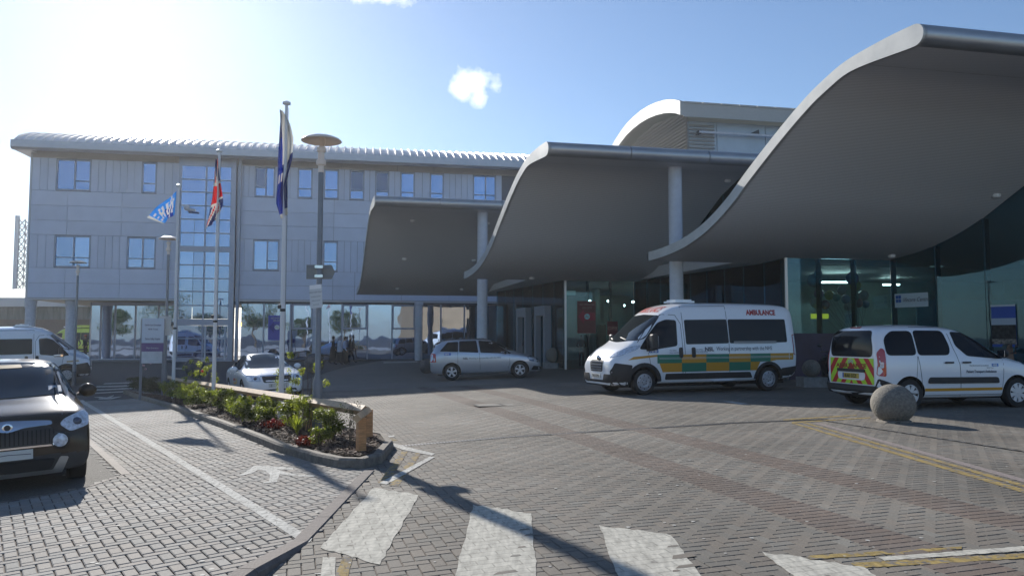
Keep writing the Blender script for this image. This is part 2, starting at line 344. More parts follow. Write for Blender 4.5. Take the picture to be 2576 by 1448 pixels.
# planter outline (world xy), kerb outer edge
pk = [P(318, 988), P(430, 1028), P(560, 1077), P(700, 1136), P(790, 1163), P(850, 1176), P(915, 1178), P(962, 1164), P(990, 1128), P(975, 1108)]
pk = [Vector((p.x, p.y, 0)) for p in pk]
back0 = pk[-1]; backN = back0+D35*17.0
front_far = pk[0]
planter = pk+[backN+D35*.3, (backN+front_far)*.5+D35*.6]
def inset(poly, d):
    n = len(poly); area = sum(poly[i].x*poly[(i+1) % n].y-poly[(i+1) % n].x*poly[i].y for i in range(n)); sg = 1 if area > 0 else -1
    out_ = []
    for i in range(n):
        a, b, c = poly[i-1], poly[i], poly[(i+1) % n]
        e1 = (b-a).normalized(); e2 = (c-b).normalized(); n1 = Vector((-e1.y, e1.x, 0))*sg; n2 = Vector((-e2.y, e2.x, 0))*sg
        k = (n1+n2); k = k/max(.35, (1+n1.dot(n2))); out_.append(b+k*d)
    return out_
bay = [P(225, 1122), P(300, 1194), P(215, 1224), P(100, 1246), P(-60, 1272), P(-500, 1350), P(-700, 1100), P(-300, 985), P(60, 1000)]
bay = [Vector((p.x, p.y, 0)) for p in bay]
# dividing line between left pavement and plaza
k1, k2, k3 = P(946, 1184), P(782, 1362), P(650, 1460)
kd = (k3-k2).normalized(); k4 = k3+kd*4
def side_left(x, y):
    """True left of the flush kerb line"""
    x = np.asarray(x, float); y = np.asarray(y, float)
    pts = [k4, k3, k2, k1]; xx = np.interp(y, [p.y for p in pts], [p.x for p in pts])
    m1 = (y <= k1.y) & (x < xx-.06)
    far = (y > k1.y) & (x < np.interp(y, [k1.y, pk[0].y+.01], [k1.x, pk[0].x]))
    return m1 | far
YL = P(300, 986).y
YB = 27.0
plaza = sheet('plaza_paving', list(np.arange(-16, 30.1, 1)), list(np.arange(2, YB+.1, 1)), -.014, MORT); tag(plaza, kind='structure')
pave = sheet('pavement_paving', list(np.arange(-26, 1.1, 1)), list(np.arange(2, 29, 1)), -.017, MORT, region=lambda x, y: x < 1); tag(pave, kind='structure')
farmat = bricktex('far_blocks', (.155, .145, .125), (.13, .12, .105), (.07, .06, .055), bw=.2, bh=.1, ms=.006, rot=R_(16), rough=.65, pos=True)
fp = sheet('forecourt_paving', [-9, -7, -5, -3, -1]+list(np.arange(0, 31, 1)), list(np.arange(YB, 58, 1)), -.002, farmat, region=lambda x, y: x > -7.5+(-.22)*(y-27)); tag(fp, kind='structure')
s1b = P(1965, 1270).dot(E16); s2b = P(2234, 1233).dot(E16)
def in_strip(x, y):
    b = x*E16.x+y*E16.y; return (np.abs(b-s1b) < .145) | (np.abs(b-s2b) < .145)
def vis(x, y, m=3.4): return (np.abs(x) < .70*y+m) & (y > 3.6)
def herring(theta, x0, x1, y0, y1, w=.1):
    c, s_ = math.cos(theta), math.sin(theta); R = max(abs(x0), abs(x1))+y1; n = int(R/w)+2
    I, J = np.meshgrid(np.arange(-n, n), np.arange(-n, n)); I = I.ravel(); J = J.ravel()
    k = np.mod(I-J, 4); res = []
    for code, hx, hy, ang in ((0, 1.0, .5, 0), (3, .5, 1.0, 1)):
        sel = k == code; a = (I[sel]+hx)*w; b = (J[sel]+hy)*w
        x = a*c-b*s_; y = a*s_+b*c; ok = (x > x0) & (x < x1) & (y > y0) & (y < y1)
        res.append(np.stack([x[ok], y[ok], np.full(ok.sum(), theta+ang*math.pi/2)], 1))
    return np.concatenate(res)
def make_blocks(arr, parent, m_one, m_many, gap, top, jit, L=.2, W=.1, name='paving_block', nind=300, ch=.005):
    """arr rows x,y,angle"""
    n = len(arr); d = np.hypot(arr[:, 0], arr[:, 1]); arr = arr[np.argsort(d)]
    hz = rng.normal(0, jit, n); hx, hy = L/2-gap/2, W/2-gap/2
    tmpl = np.array([[-hx, -hy, -.006], [hx, -hy, -.006], [hx, hy, -.006], [-hx, hy, -.006], [-hx+ch, -hy+ch, 0], [hx-ch, -hy+ch, 0], [hx-ch, hy-ch, 0], [-hx+ch, hy-ch, 0]])
    F = [(4, 5, 6, 7), (0, 1, 5, 4), (1, 2, 6, 5), (2, 3, 7, 6), (3, 0, 4, 7)]
    me = bpy.data.meshes.new(name); me.from_pydata(tmpl.tolist(), [], F); me.materials.append(m_one)
    ni = min(nind, n)
    for i in range(ni):
        x, y, a = arr[i]; o = bpy.data.objects.new(name, me); col.objects.link(o); o.parent = parent
        gx = (g(x+.1, y)-g(x-.1, y))/.2; gy = (g(x, y+.1)-g(x, y-.1))/.2
        o.location = (x, y, g(x, y)+top+hz[i]); q = Vector((-gx, -gy, 1)).to_track_quat('Z', 'Y')
        o.rotation_euler = (Matrix.Rotation(-math.atan(gx), 3, 'Y') @ Matrix.Rotation(math.atan(gy), 3, 'X') @ Matrix.Rotation(a+rng.normal(0, .004), 3, 'Z')).to_euler()
    A = arr[ni:]; n2 = len(A)
    if n2 == 0: return
    c, s_ = np.cos(A[:, 2]), np.sin(A[:, 2])
    vx = A[:, 0, None]+tmpl[None, :, 0]*c[:, None]-tmpl[None, :, 1]*s_[:, None]
    vy = A[:, 1, None]+tmpl[None, :, 0]*s_[:, None]+tmpl[None, :, 1]*c[:, None]
    tilt = rng.normal(0, .003, (n2, 2)); vz = gv(vx, vy)+top+hz[ni:, None]+tmpl[None, :, 2]+(vx-A[:, 0, None])*tilt[:, :1]+(vy-A[:, 1, None])*tilt[:, 1:]
    V = np.stack([vx, vy, vz], 2).reshape(-1, 3)
    Fi = (np.array(F)[None]+8*np.arange(n2)[:, None, None]).reshape(-1, 4)
    me2 = bpy.data.meshes.new(name+'s'); me2.vertices.add(len(V)); me2.vertices.foreach_set('co', V.ravel().astype(np.float32))
    me2.loops.add(Fi.size); me2.loops.foreach_set('vertex_index', Fi.ravel().astype(np.int32)); me2.polygons.add(len(Fi))
    me2.polygons.foreach_set('loop_start', (np.arange(len(Fi))*4).astype(np.int32)); me2.polygons.foreach_set('use_smooth', [False]*len(Fi)); me2.materials.append(m_many); me2.update(calc_edges=True)
    at = me2.attributes.new('tint', 'FLOAT', 'FACE'); at.data.foreach_set('value', np.repeat(rng.random(n2), 5).astype(np.float32))
    o = link(name+'s', me2, parent); o['kind'] = 'stuff'
BL = (.182, .172, .152); BLL = (.262, .256, .240)
pm1, pm2 = blockmat('plaza_block_one', BL, .10, use_attr=False), blockmat('plaza_block', BL, .10)
lm1, lm2 = blockmat('left_block_one', BLL, .10, use_attr=False), blockmat('left_block', BLL, .10)
rm1, rm2 = blockmat('red_block_one', (.155, .130, .112), .09, use_attr=False), blockmat('red_block', (.155, .130, .112), .09)
H = herring(R_(16), -14, 20, 3.6, YB)
x, y = H[:, 0], H[:, 1]
ok = vis(x, y) & ~side_left(x, y) & ~inpoly(x, y, inset(planter, .03)) & ~in_strip(x, y) & (y < YB)
make_blocks(H[ok], plaza, pm1, pm2, .006, 0, .0007)
# red wheel-track strips: rows of stretchers
rows = []
for bc in (s1b, s2b):
    t0 = P(1500, 1075).dot(D16)-8 if False else 0
    for k in range(int(27/.1)):
        t = k*.1
        offs = (-.15, .05, .2) if k % 2 else (-.2, -.05, .15)
        for o_, L_ in zip(offs, ((.2, .2, .1) if k % 2 else (.1, .2, .2))):
            p = D16*t+E16*(bc+o_); rows.append((p.x, p.y, R_(16), L_))
rows = np.array(rows); okk = vis(rows[:, 0], rows[:, 1]) & (rows[:, 1] < 26) & ~side_left(rows[:, 0], rows[:, 1])
rows = rows[okk]
strip_par = plaza
make_blocks(rows[rows[:, 3] > .15][:, :3], plaza, rm1, rm2, .006, .004, .0006, name='red_block', nind=200)
make_blocks(rows[rows[:, 3] < .15][:, :3], plaza, rm1, rm2, .006, .004, .0006, L=.1, name='half_red_block', nind=80)
H = herring(R_(34.5), -22, 2, 3.6, 28)
x, y = H[:, 0], H[:, 1]
ok = vis(x, y) & side_left(x, y) & ~inpoly(x, y, inset(planter, .03)) & ~inpoly(x, y, bay) & (y < YL+(-.15)*(x-P(300, 986).x))
make_blocks(H[ok], pave, lm1, lm2, .010, .001, .0010, ch=.007)
bayo = drape('parking_bay', bay, -.006, ASPH2, kind='structure')
rd = sheet('bounce_sheet', [-90, -60, -40, -25, -12, 0, 12, 25, 40, 60, 90], [-44, -30, -20, -12, -6, -2, 1.9], -.03, mat('bounce_pale', (.40, .38, .35), .9, noise=.1, scale=.5)); rd['kind'] = 'structure'  # unseen pale sheet behind the camera, added to bounce light onto shaded fronts
# ------------------------------------------------------------------ road markings
WH = paintmat('white_paint', (.50, .48, .42), .37); WHW = paintmat('worn_white_paint', (.56, .55, .51), .43, 14); YE = paintmat('yellow_paint', (.37, .275, .11), .47, 11)
ROADM = []
def mark(name, uv, m, label, cat='road marking', off=.004, group=None, step=.6):
    poly = [P(a, b) for a, b in uv]; o = drape(name, poly, off, m, step=step); tag(o, label, cat, group); ROADM.append(o); return o
def rag(uv, n=10, a=6.0):
    """ragged painted edge: points pushed in and out along each side"""
    out_ = []
    for i in range(len(uv)):
        p, q = uv[i], uv[(i+1) % len(uv)]
        L_ = math.hypot(q[0]-p[0], q[1]-p[1]); k_ = max(2, int(L_/12)); nx_, ny_ = -(q[1]-p[1])/L_, (q[0]-p[0])/L_
        for k in range(k_):
            t = k/k_; j = random.uniform(-a, a)*.5 if k else 0; out_.append((p[0]+(q[0]-p[0])*t+nx_*j, p[1]+(q[1]-p[1])*t+ny_*j))
    return out_
zg = 'broad white zebra bars across the foreground'
mark('zebra_bar', rag([(939, 1227), (1052, 1245), (956, 1420), (806, 1377)]), WH, 'broad white zebra bar nearest the kerb point of the planter', group=zg, off=.0045)
mark('zebra_bar', rag([(1190, 1269), (1336, 1291), (1358, 1520), (1128, 1520)]), WH, 'broad white zebra bar crossed by the long pole shadow', group=zg, off=.0045)
mark('zebra_bar', rag([(1507, 1321), (1688, 1347), (1830, 1540), (1588, 1540)]), WH, 'broad white zebra bar third from the planter with flaked right edge', group=zg, off=.0045)
mark('zebra_bar', rag([(1917, 1387), (2172, 1426), (2330, 1540), (2110, 1540)]), WH, 'white zebra bar beside the yellow double line at the bottom edge', group=zg, off=.0045)
mark('paint_dash', rag([(812, 1402), (844, 1402), (842, 1500), (800, 1500)], a=2), WH, 'short white dash at the bottom below the first zebra bar', off=.0065)
mark('edge_line', [(196, 1006), (210, 1006), (480, 1168), (786, 1354), (778, 1364), (756, 1362), (470, 1178), (330, 1090)], WHW, 'long straight white line running along the left paving', step=.5)
mark('white_line', rag([(2209, 1402), (2576, 1374), (2760, 1360), (2760, 1372), (2576, 1386), (2226, 1411)], a=1.5), WH, 'thick white line at the lower right between two yellow lines', off=.0065)
mark('chevron_line', [(987, 1114), (1020, 1123), (1094, 1141), (1086, 1146), (1012, 1131), (984, 1120)], WHW, 'thin white line from the planter corner to the right', off=.0065)
mark('chevron_line', [(1082, 1148), (1094, 1150), (972, 1219), (954, 1215)], WHW, 'thin white line slanting back towards the zebra bar', off=.0065)
mark('chevron_line', [(942, 1099), (992, 1095), (992, 1099), (950, 1103)], WHW, 'short white line behind the planter end', off=.0065)
mark('bay_line', [(1818, 1009), (1842, 1009), (1885, 1016), (1860, 1017)], WHW, 'short white bay mark in front of the large ambulance')
yd = 'double yellow lines'
def yline(a, b, w0, w1, label, n=26):
    for side, lab in ((0, label),):
        uv = [(a[0]-w0, a[1]), (a[0]+w0, a[1]), (b[0]+w1, b[1]), (b[0]-w1, b[1])]; mark('yellow_line', uv, YE, lab, group=yd)
yline((2024, 1063), (2640, 1240), 5, 14, 'upper yellow line running beside the pale stone strip')
yline((1996, 1064), (2640, 1254), 6, 16, 'lower yellow line running down to the right edge')
mark('yellow_line', [(1971, 1054), (2155, 1043), (2155, 1045), (1971, 1057)], YE, 'far yellow cross line behind the drain joint', group=yd)
mark('yellow_line', [(1992, 1061), (2190, 1049), (2190, 1051), (1992, 1064)], YE, 'near yellow cross line beside the drain joint', group=yd)
mark('yellow_line', rag([(2026, 1398), (2230, 1386), (2420, 1374), (2420, 1380), (2260, 1393), (2040, 1407)], a=2), YE, 'yellow line just above the thick white line', group=yd)
mark('yellow_line', rag([(2140, 1416), (2576, 1392), (2760, 1380), (2760, 1392), (2576, 1404), (2160, 1429)], a=2), YE, 'yellow line just below the thick white line', group=yd)
YW = paintmat('faded_yellow', (.36, .27, .12), .53, 12)
mark('yellow_line', rag([(1010, 1136), (1030, 1130), (975, 1215), (950, 1213)], a=2), YW, 'faded yellow line inside the white chevron, left one', group=yd)
mark('yellow_line', rag([(1045, 1140), (1062, 1137), (1002, 1222), (978, 1220)], a=2), YW, 'faded yellow line inside the white chevron, right one', group=yd)
mark('yellow_line', rag([(950, 1106), (985, 1100), (1000, 1107), (968, 1112)], a=2), YW, 'faded yellow patch behind the planter corner', group=yd)
mark('yellow_line', rag([(862, 1402), (888, 1402), (870, 1470), (835, 1470)], a=2), YW, 'faded yellow stub beside the short white dash', group=yd)
z1 = lambda pts: [((a/1.9815)/1.59, (1700+b/1.9815)/1.59) for a, b in pts]
mark('pedestrian_symbol', z1([(1905, 392), (1985, 345), (2010, 322), (2090, 318), (2200, 330), (2320, 338), (2325, 352), (2240, 352), (2190, 348), (2260, 372), (2380, 395), (2500, 395), (2490, 410), (2330, 402), (2215, 388), (2195, 450), (2085, 462), (2090, 452), (2130, 446), (2140, 392), (2105, 362), (2050, 350), (1990, 385), (1910, 398)]), WHW, 'worn white walking figure painted beside the planter kerb', step=.4)
z2 = lambda pts: [((300+a/4.137)/1.59, (1450+b/4.137)/1.59) for a, b in pts]
mark('pedestrian_symbol', z2([(305, 570), (410, 562), (520, 572), (640, 536), (648, 541), (592, 575), (765, 556), (762, 562), (610, 600), (480, 606), (385, 603), (400, 590), (430, 585)]), WHW, 'small white walking figure painted in the shade', step=.6)
for uv, lb in (([(245, 515), (835, 466), (850, 484), (255, 502)], 'nearest'), ([(240, 440), (990, 408), (990, 430), (240, 462)], 'second'), ([(370, 385), (1000, 362), (1000, 388), (320, 408)], 'third'), ([(500, 338), (990, 318), (990, 336), (460, 356)], 'farthest')):
    if lb == 'nearest': uv = [(250, 498), (835, 466), (850, 484), (255, 516)]
    mark('crossing_bar', z2(uv), WHW, f'{lb} thin white crossing bar beyond the far end of the planter', group='thin white bars of the far crossing', step=1)
mark('lane_dash', [(440, 925), (500, 927), (500, 930), (440, 928)], WHW, 'thin white lane mark left of the dark stone ball', off=.006)
mark('lane_dash', [(965, 910), (1050, 908), (1050, 911), (965, 913)], WHW, 'thin white lane mark in front of the walking group', off=.006)
# pale granite strip and drains on the right
GRN = mat('granite', (.24, .20, .185), .7, noise=.2, scale=30, bump=.3)
KERB = mat('kerb_concrete', (.20, .18, .155), .8, noise=.3, scale=9, bump=.5, bscale=60, spec=.15)
KERB2 = mat('kerb_concrete_flush', (.17, .15, .14), .75, noise=.22, scale=12, bump=.35, bscale=70, spec=.1)
DARK = mat('dark_iron', (.035, .033, .032), .55, metal=.6, noise=.3, scale=30)
STEEL = mat('grate_steel', (.32, .31, .30), .4, metal=.8, noise=.3, scale=40)
a0, a1 = P(2056, 1064), P(2640, 1226)
strip = drape('stone_strip', [a0-E16*.07, a0+E16*.07, a1+E16*.07, a1-E16*.07], .003, GRN); tag(strip, 'narrow pinkish stone strip set in the paving beside the yellow lines', 'kerb')
def channel(nm, label, A, B, wd=.11, slat=.05):
    t = thing(nm, label, 'drain', (A.x, A.y, g(A.x, A.y)))
    d = (B-A); d.z = 0; L_ = d.length; d.normalize(); n_ = Vector((-d.y, d.x, 0)); m1 = MB(); m2 = MB()
    k = 0; N = int(L_/.5)
    for i in range(N):
        p = A+d*(L_*i/N); q = A+d*(L_*(i+1)/N); zp, zq = g(p.x, p.y), g(q.x, q.y); o = Vector((A.x, A.y, g(A.x, A.y)))
        c = [p-n_*wd/2, p+n_*wd/2, q+n_*wd/2, q-n_*wd/2]; zz = [zp, zp, zq, zq]
        m1.add([Vector((v.x, v.y, z_+.0035))-o for v, z_ in zip(c, zz)], [(0, 1, 2, 3)])
    N2 = int(L_/slat)
    for i in range(N2):
        p = A+d*(slat*i); q = p+d*(slat*.45); zp = g(p.x, p.y); c = [p-n_*wd*.42, p+n_*wd*.42, q+n_*wd*.42, q-n_*wd*.42]
        m2.add([Vector((v.x, v.y, zp+.006))-o for v in c], [(0, 1, 2, 3)])
    m1.build('channel', DARK, t); s = m2.build('grate_slats', STEEL, t); s['kind'] = 'stuff'
    return t
channel('drain_channel', 'long slotted metal drain running from the planter corner across the plaza', P(987, 1123), P(2080, 1054), .16)
channel('drain_channel', 'dark drain line running from the drain corner to the right edge', P(2068, 1057), P(2650, 1147), .09, .2)
# manhole cover
mc = P(1262, 1018); mh = thing('manhole_cover', 'double rectangular iron cover set in the plaza blocks', 'manhole cover', (mc.x, mc.y, mc.z), R_(16))
MB().box(-.65, .65, -.32, .32, .0, .006).build('frame', DARK, mh)
for sx in (-1, 1): MB().box(sx*.32-.27, sx*.32+.27, -.26, .26, .006, .010).build('lid', farmat, mh)
# ------------------------------------------------------------------ kerbs
def kerb_run(parent, pts, inner, h, m, name='kerb_stone', L_=.9, w=.125, hfn=None):
    """kerb stones along the world xy polyline pts; 'inner' is +1/-1 for the side they extend to; parent at origin"""
    for a, b in zip(pts, pts[1:]):
        d = (b-a); d.z = 0; ln = d.length; d.normalize(); n_ = Vector((-d.y, d.x, 0))*inner; k = max(1, round(ln/L_))
        for i in range(k):
            p = a+d*(ln*i/k+.004); q = a+d*(ln*(i+1)/k-.004); vs = []
            hh0 = h if hfn is None else hfn(p); hh1 = h if hfn is None else hfn(q)
            for r, hh in ((p, hh0), (q, hh1)):
                z0 = g(r.x, r.y); o0, i0 = r, r+n_*w
                vs += [Vector((o0.x, o0.y, z0-.04)), Vector((*(o0+n_*.004).xy, z0+hh-.03)), Vector((*(o0+n_*.028).xy, z0+hh)), Vector((*i0.xy, z0+hh)), Vector((*i0.xy, z0-.04))]
            fs = [(0, 1, 6, 5), (1, 2, 7, 6), (2, 3, 8, 7), (3, 4, 9, 8), (0, 4, 3, 2, 1), (5, 6, 7, 8, 9)]
            MB().add(vs, fs).build(name, m, parent)
kr = thing('planter_kerb', 'raised concrete kerb around the long narrow flower bed', 'kerb', (0, 0, 0))
area = sum(planter[i].x*planter[(i+1) % len(planter)].y-planter[(i+1) % len(planter)].x*planter[i].y for i in range(len(planter)))
kerb_run(kr, planter+[planter[0]], 1 if area > 0 else -1, .125, KERB)
fk = thing('flush_kerb', 'line of flat kerb stones dividing the left paving from the plaza', 'kerb', (0, 0, 0))
kerb_run(fk, [k1, k2], -1, .012, KERB2, w=.15)
kerb_run(fk, [k2, k3, k4], -1, .012, KERB2, w=.15, hfn=lambda p: .012+.07*smooth((k2-p).length/1.0))
bk = thing('bay_edging', 'flat concrete edging round the corner of the parking bay', 'kerb', (0, 0, 0))
kerb_run(bk, [Vector((*P(u_, v_).xy, 0)) for u_, v_ in ((150, 1060), (225, 1124), (300, 1195))], 1, .008, KERB2, w=.14)
kerb_run(bk, [Vector((*P(u_, v_).xy, 0)) for u_, v_ in ((300, 1195), (215, 1224), (100, 1246), (-60, 1272))], 1, .008, KERB2, w=.06)
# soil bed with bark chips
SOIL = mat('bark_soil', (.055, .038, .028), .95, noise=.5, scale=20, bump=1.0, bscale=50)
bed_poly = inset(planter, .12)
bed = drape('flower_bed_soil', bed_poly, .10, SOIL, step=.5); bed['kind'] = 'structure'
for v in bed.data.vertices: v.co.z += random.uniform(-.02, .03)
CH = blockmat('bark_chip', (.17, .115, .085), .6, use_attr=True)
ins = inset(planter, .2); mbv = []; mbf = []; cnt = 0; tint = []
bx0, bx1 = min(p.x for p in ins), max(p.x for p in ins); by0, by1 = min(p.y for p in ins), max(p.y for p in ins)
while cnt < 9000:
    X = rng.uniform(bx0, bx1, 4000); Y = by0+(by1-by0)*rng.random(4000)**2.0; okk = inpoly(X, Y, ins)
    for a_, b_ in zip(X[okk], Y[okk]):
        z_ = g(a_, b_)+.115+random.random()*.02; l = random.uniform(.012, .035); ww = l*random.uniform(.3, .7); t = random.random()*6.28; c_, s_ = math.cos(t), math.sin(t); o_ = len(mbv)
        for dx, dy in ((-l, -ww), (l, -ww), (l, ww), (-l, ww)): mbv.append((a_+dx*c_-dy*s_, b_+dx*s_+dy*c_, z_+random.uniform(-.012, .016)))
        mbf.append((o_, o_+1, o_+2, o_+3)); tint.append(random.random()); cnt += 1
        if cnt >= 9000: break
me = bpy.data.meshes.new('bark_mulch'); me.from_pydata(mbv, [], mbf); me.materials.append(CH); at = me.attributes.new('tint', 'FLOAT', 'FACE'); at.data.foreach_set('value', tint)
o = link('bark_mulch', me); o['kind'] = 'stuff'; o['label'] = 'loose bark chips covering the flower bed soil'

# bare patches where the thick paint has flaked off whole blocks, and chewing gum spots
BP = blockmat('bare_block', BL, .10, use_attr=False)
def patch(bar, u, v, l, w_, ang=16):
    p = P(u, v); c_, s_ = math.cos(R_(ang)), math.sin(R_(ang)); q = [(p.x+a*c_-b*s_, p.y+a*s_+b*c_) for a, b in ((-l, -w_*.8), (-l*.2, -w_), (l, -w_*.7), (l*.9, w_), (-l*.5, w_*.8))]
    o = drape('bare_patch', [Vector((*k_, 0)) for k_ in q], .0055, BP, bar)
zb_ = [o for o in ROADM if o.name.startswith('zebra_bar')]
for u, v, l, w_ in ((1318, 1332, .05, .025), (1336, 1345, .07, .03), (1312, 1376, .035, .02), (1296, 1398, .045, .02), (1270, 1440, .09, .03)): patch(zb_[1], u, v, l, w_)
for u, v, l, w_ in ((1692, 1374, .055, .025), (1716, 1399, .10, .05), (1728, 1424, .10, .03), (1700, 1436, .03, .02)): patch(zb_[2], u, v, l, w_)
for u, v, l, w_ in ((930, 1290, .05, .012), (880, 1372, .03, .015)): patch(zb_[0], u, v, l, w_)
gm_ = MB()
for k in range(260):
    y_ = 5+19*random.random()**1.4; x_ = random.uniform(-.62, .66)*y_; r = random.uniform(.008, .022); z_ = g(x_, y_)+.0045
    gm_.add([(x_+r*math.cos(t)*random.uniform(.7, 1.2), y_+r*math.sin(t), z_) for t in np.arange(0, 6.2, .9)], [tuple(range(7))])
go = gm_.build('gum_spots', mat('gum_pale', (.42, .41, .38), .8)); go['kind'] = 'stuff'; go['label'] = 'pale chewing gum spots scattered over the paving'
# ================================================================== LEFT HOSPITAL WING
TH = R_(10.7); FE = Vector((math.cos(TH), math.sin(TH), 0)); FN = Vector((-math.sin(TH), math.cos(TH), 0))   # along / into building
d_ = ray(68, 752); kk = 49.4/d_.y; F0 = Vector((d_.x*kk, 49.4, 0))
def FP(u, v, off=0.0):
    d = ray(u, v); base = F0+FN*off; k = (base-Vector((0, 0, CAMH))).dot(FN)/d.dot(FN); p = Vector((0, 0, CAMH))+d*k-F0
    return p.dot(FE), p.z
def S(u, off=0.0): return FP(u, 800, off)[0]
PANEL = mat('cladding_panel', (.57, .61, .72), .5, metal=.1, noise=.05, scale=.8)
_n = PANEL.node_tree; _b = _n.nodes['Principled BSDF']; _l = _b.inputs['Base Color'].links[0].from_socket; _o = _n.nodes.new('ShaderNodeObjectInfo'); _m = _n.nodes.new('ShaderNodeMapRange'); _m.inputs['To Min'].default_value = .94; _m.inputs['To Max'].default_value = 1.03; _n.links.new(_o.outputs['Random'], _m.inputs['Value'])
_v = _n.nodes.new('ShaderNodeVectorMath'); _v.operation = 'SCALE'; _n.links.new(_l, _v.inputs[0]); _n.links.new(_m.outputs[0], _v.inputs['Scale']); _n.links.new(_v.outputs[0], _b.inputs['Base Color'])
PANELF = mat('cladding_frieze', (.42, .38, .35), .5, metal=.1, noise=.05, scale=.8)
JOINT = mat('panel_joint', (.13, .14, .17), .8)
FRAME = mat('window_frame', (.30, .325, .40), .45, metal=.4)
WINGL = glassmat('sky_window', (.50, .68, 1.0), .40, (.04, .07, .19), wav=.02)
WINDK = glassmat('dark_window', (.55, .62, .8), .16, (.01, .012, .04))
GRGL = glassmat('lobby_window', (.50, .66, .95), .58, (.03, .045, .07), wav=.07, wscale=.9)
SOFF = mat('wing_soffit', (.45, .42, .36), .7, noise=.05)
ROOFM = mat('roof_metal', (.74, .70, .66), .40, metal=.35, noise=.08, scale=2)
GUT = mat('gutter_metal', (.40, .40, .43), .35, metal=.6, noise=.06, scale=2)
CONC = mat('column_paint', (.55, .56, .60), .55, noise=.12, scale=6, bump=.1)
wing = thing('hospital_wing', 'long three storey grey panelled wing with ribbed curved metal roof', 'building', F0, TH)
zr = [FP(80, v)[1] for v in (395, 477.6, 514.8, 552.3, 588.8, 672.2, 710.5, 748)]
SMAX = S(1262); ZB = 4.05
tw0, tw1 = S(444), S(589)
MB().box(0, 43, .14, 12, ZB+.05, zr[0]+.9).build('backing_wall', JOINT, wing)
# windows: (u0,u1,row,style)
W_U = [(142.5, 231, 'A'), (358, 396, 'S'), (642, 693, 'D'), (750, 787, 'S'), (816, 853, 'S'), (880.5, 917, 'K'), (945, 979.5, 'K'), (1008, 1044, 'S'), (1082, 1117, 'S'), (1190, 1248, 'A')]
W_L = [(137, 229, 'A'), (320, 393, 'A'), (637, 703, 'A'), (813.5, 850, 'S')]
def facade_window(s0, s1, z0, z1, style):
    f = MB(); y0, y1 = -.02, .10; t = .09
    f.box(s0, s1, y0, y1, z1-t, z1); f.box(s0, s1, y0, y1, z0, z0+t); f.box(s0, s0+t, y0+.003, y1, z0+t, z1-t); f.box(s1-t, s1, y0+.003, y1, z0+t, z1-t)
    mid = (s0+s1)/2+(.08 if style in 'AD' else 0); tr = z0+(z1-z0)*.30
    if style in 'AD': f.box(mid-.04, mid+.04, y0+.006, y1, z0+t, z1-t)
    xa = (mid+.04) if style in 'A' and random.random() < .5 else s0+t
    if style == 'D': f.box(s0+t, mid-.04, y0+.01, y1, tr, tr+.06)
    else: f.box(xa, s1-t, y0+.01, y1, tr, tr+.06)
    w_ = f.build('window', FRAME, wing)
    def pane(a, b, c, d, m): MB().box(a+.002, b-.002, .07, .095, c+.002, d-.002).build('pane', m, w_)
    if style == 'A':
        if xa > s0+t+.1: pane(s0+t, mid-.04, z0+t, z1-t, WINGL)
        else: pane(s0+t, mid-.04, z0+t, tr, WINGL); pane(s0+t, mid-.04, tr+.06, z1-t, WINGL)
        pane(mid+.04, s1-t, z0+t, tr, WINGL); pane(mid+.04, s1-t, tr+.06, z1-t, WINGL)
    elif style == 'D':
        pane(s0+t, mid-.04, tr+.06, z1-t, WINDK); pane(s0+t, mid-.04, z0+t, tr, WINGL); pane(mid+.04, s1-t, z0+t, z1-t, WINGL)
    else:
        pane(s0+t, s1-t, tr+.06, z1-t, WINDK if style == 'K' else WINGL); pane(s0+t, s1-t, z0+t, tr, WINGL)
    return s0, s1
def panel(s0, s1, z0, z1, m=PANEL, j=None):
    y = -.0+random.uniform(-.004, .004); MB().box(s0+.011, s1-.011, y, .13, z0+.011, z1-.011).build('cladding_panel', m, wing)
def band(z0, z1, wins, ulist):
    ws = [facade_window(S2(u0, z1), S2(u1, z1), z0+.04, z1-.04, st) for u0, u1, st in ulist]
    segs = []; cur = .0
    for a, b in sorted(ws+[(tw0, tw1)]): 
        if a > cur: segs.append((cur, a))
        cur = max(cur, b)
    segs.append((cur, SMAX))
    for a, b in segs:
        n = max(1, round((b-a)/.45)); n = min(n, 14) if b-a < 6 else n
        for i in range(n): panel(a+(b-a)*i/n, a+(b-a)*(i+1)/n, z0, z1)
def S2(u, z):
    v = 848-(z-1.6)/50*1932; return FP(u, v)[0]
band(zr[1], zr[0], None, W_U); band(zr[5], zr[4], None, W_L)
seam_up = [0, S2(169, 9.5), S2(306, 9.5), tw0]; seam_r = [tw1, S2(840, 9.5), S2(1000, 9.5), S2(1130, 9.5), SMAX]
for lo, hi in ((2, 1), (3, 2), (4, 3)):
    for a, b in list(zip(seam_up, seam_up[1:]))+list(zip(seam_r, seam_r[1:])): panel(a, b, zr[lo], zr[hi])
for lo, hi in ((6, 5), (7, 6)):
    sr = [tw1, S2(837, 5), S2(892, 5)+(0 if lo == 7 else .01), S2(1010, 5), S2(1130, 5), SMAX]
    for a, b in list(zip(seam_up, seam_up[1:]))+list(zip(sr, sr[1:])): panel(a, b, zr[lo], zr[hi])
ft = zr[0]+.75
fs_ = [0]+[S2(u, 13.4) for u in (260, 440)]+[tw1]+[S2(u, 13.4) for u in (707, 860, 1000, 1090, 1240)]+[SMAX+2]
for a, b in zip(fs_, fs_[1:]): panel(a, b, zr[0], ft, PANELF)
MB().box(-.06, SMAX, -.05, .13, ZB-.02, zr[7]-.02).box(-.12, 0, -.02, 12, ZB, ft).build('edge_trim', mat('trim_pale', (.5, .5, .52), .4, metal=.3), wing)
MB().box(tw1+.12, tw1+.30, -.35, -.02, 0, zr[0]+.5).build('downpipe', FRAME, wing)
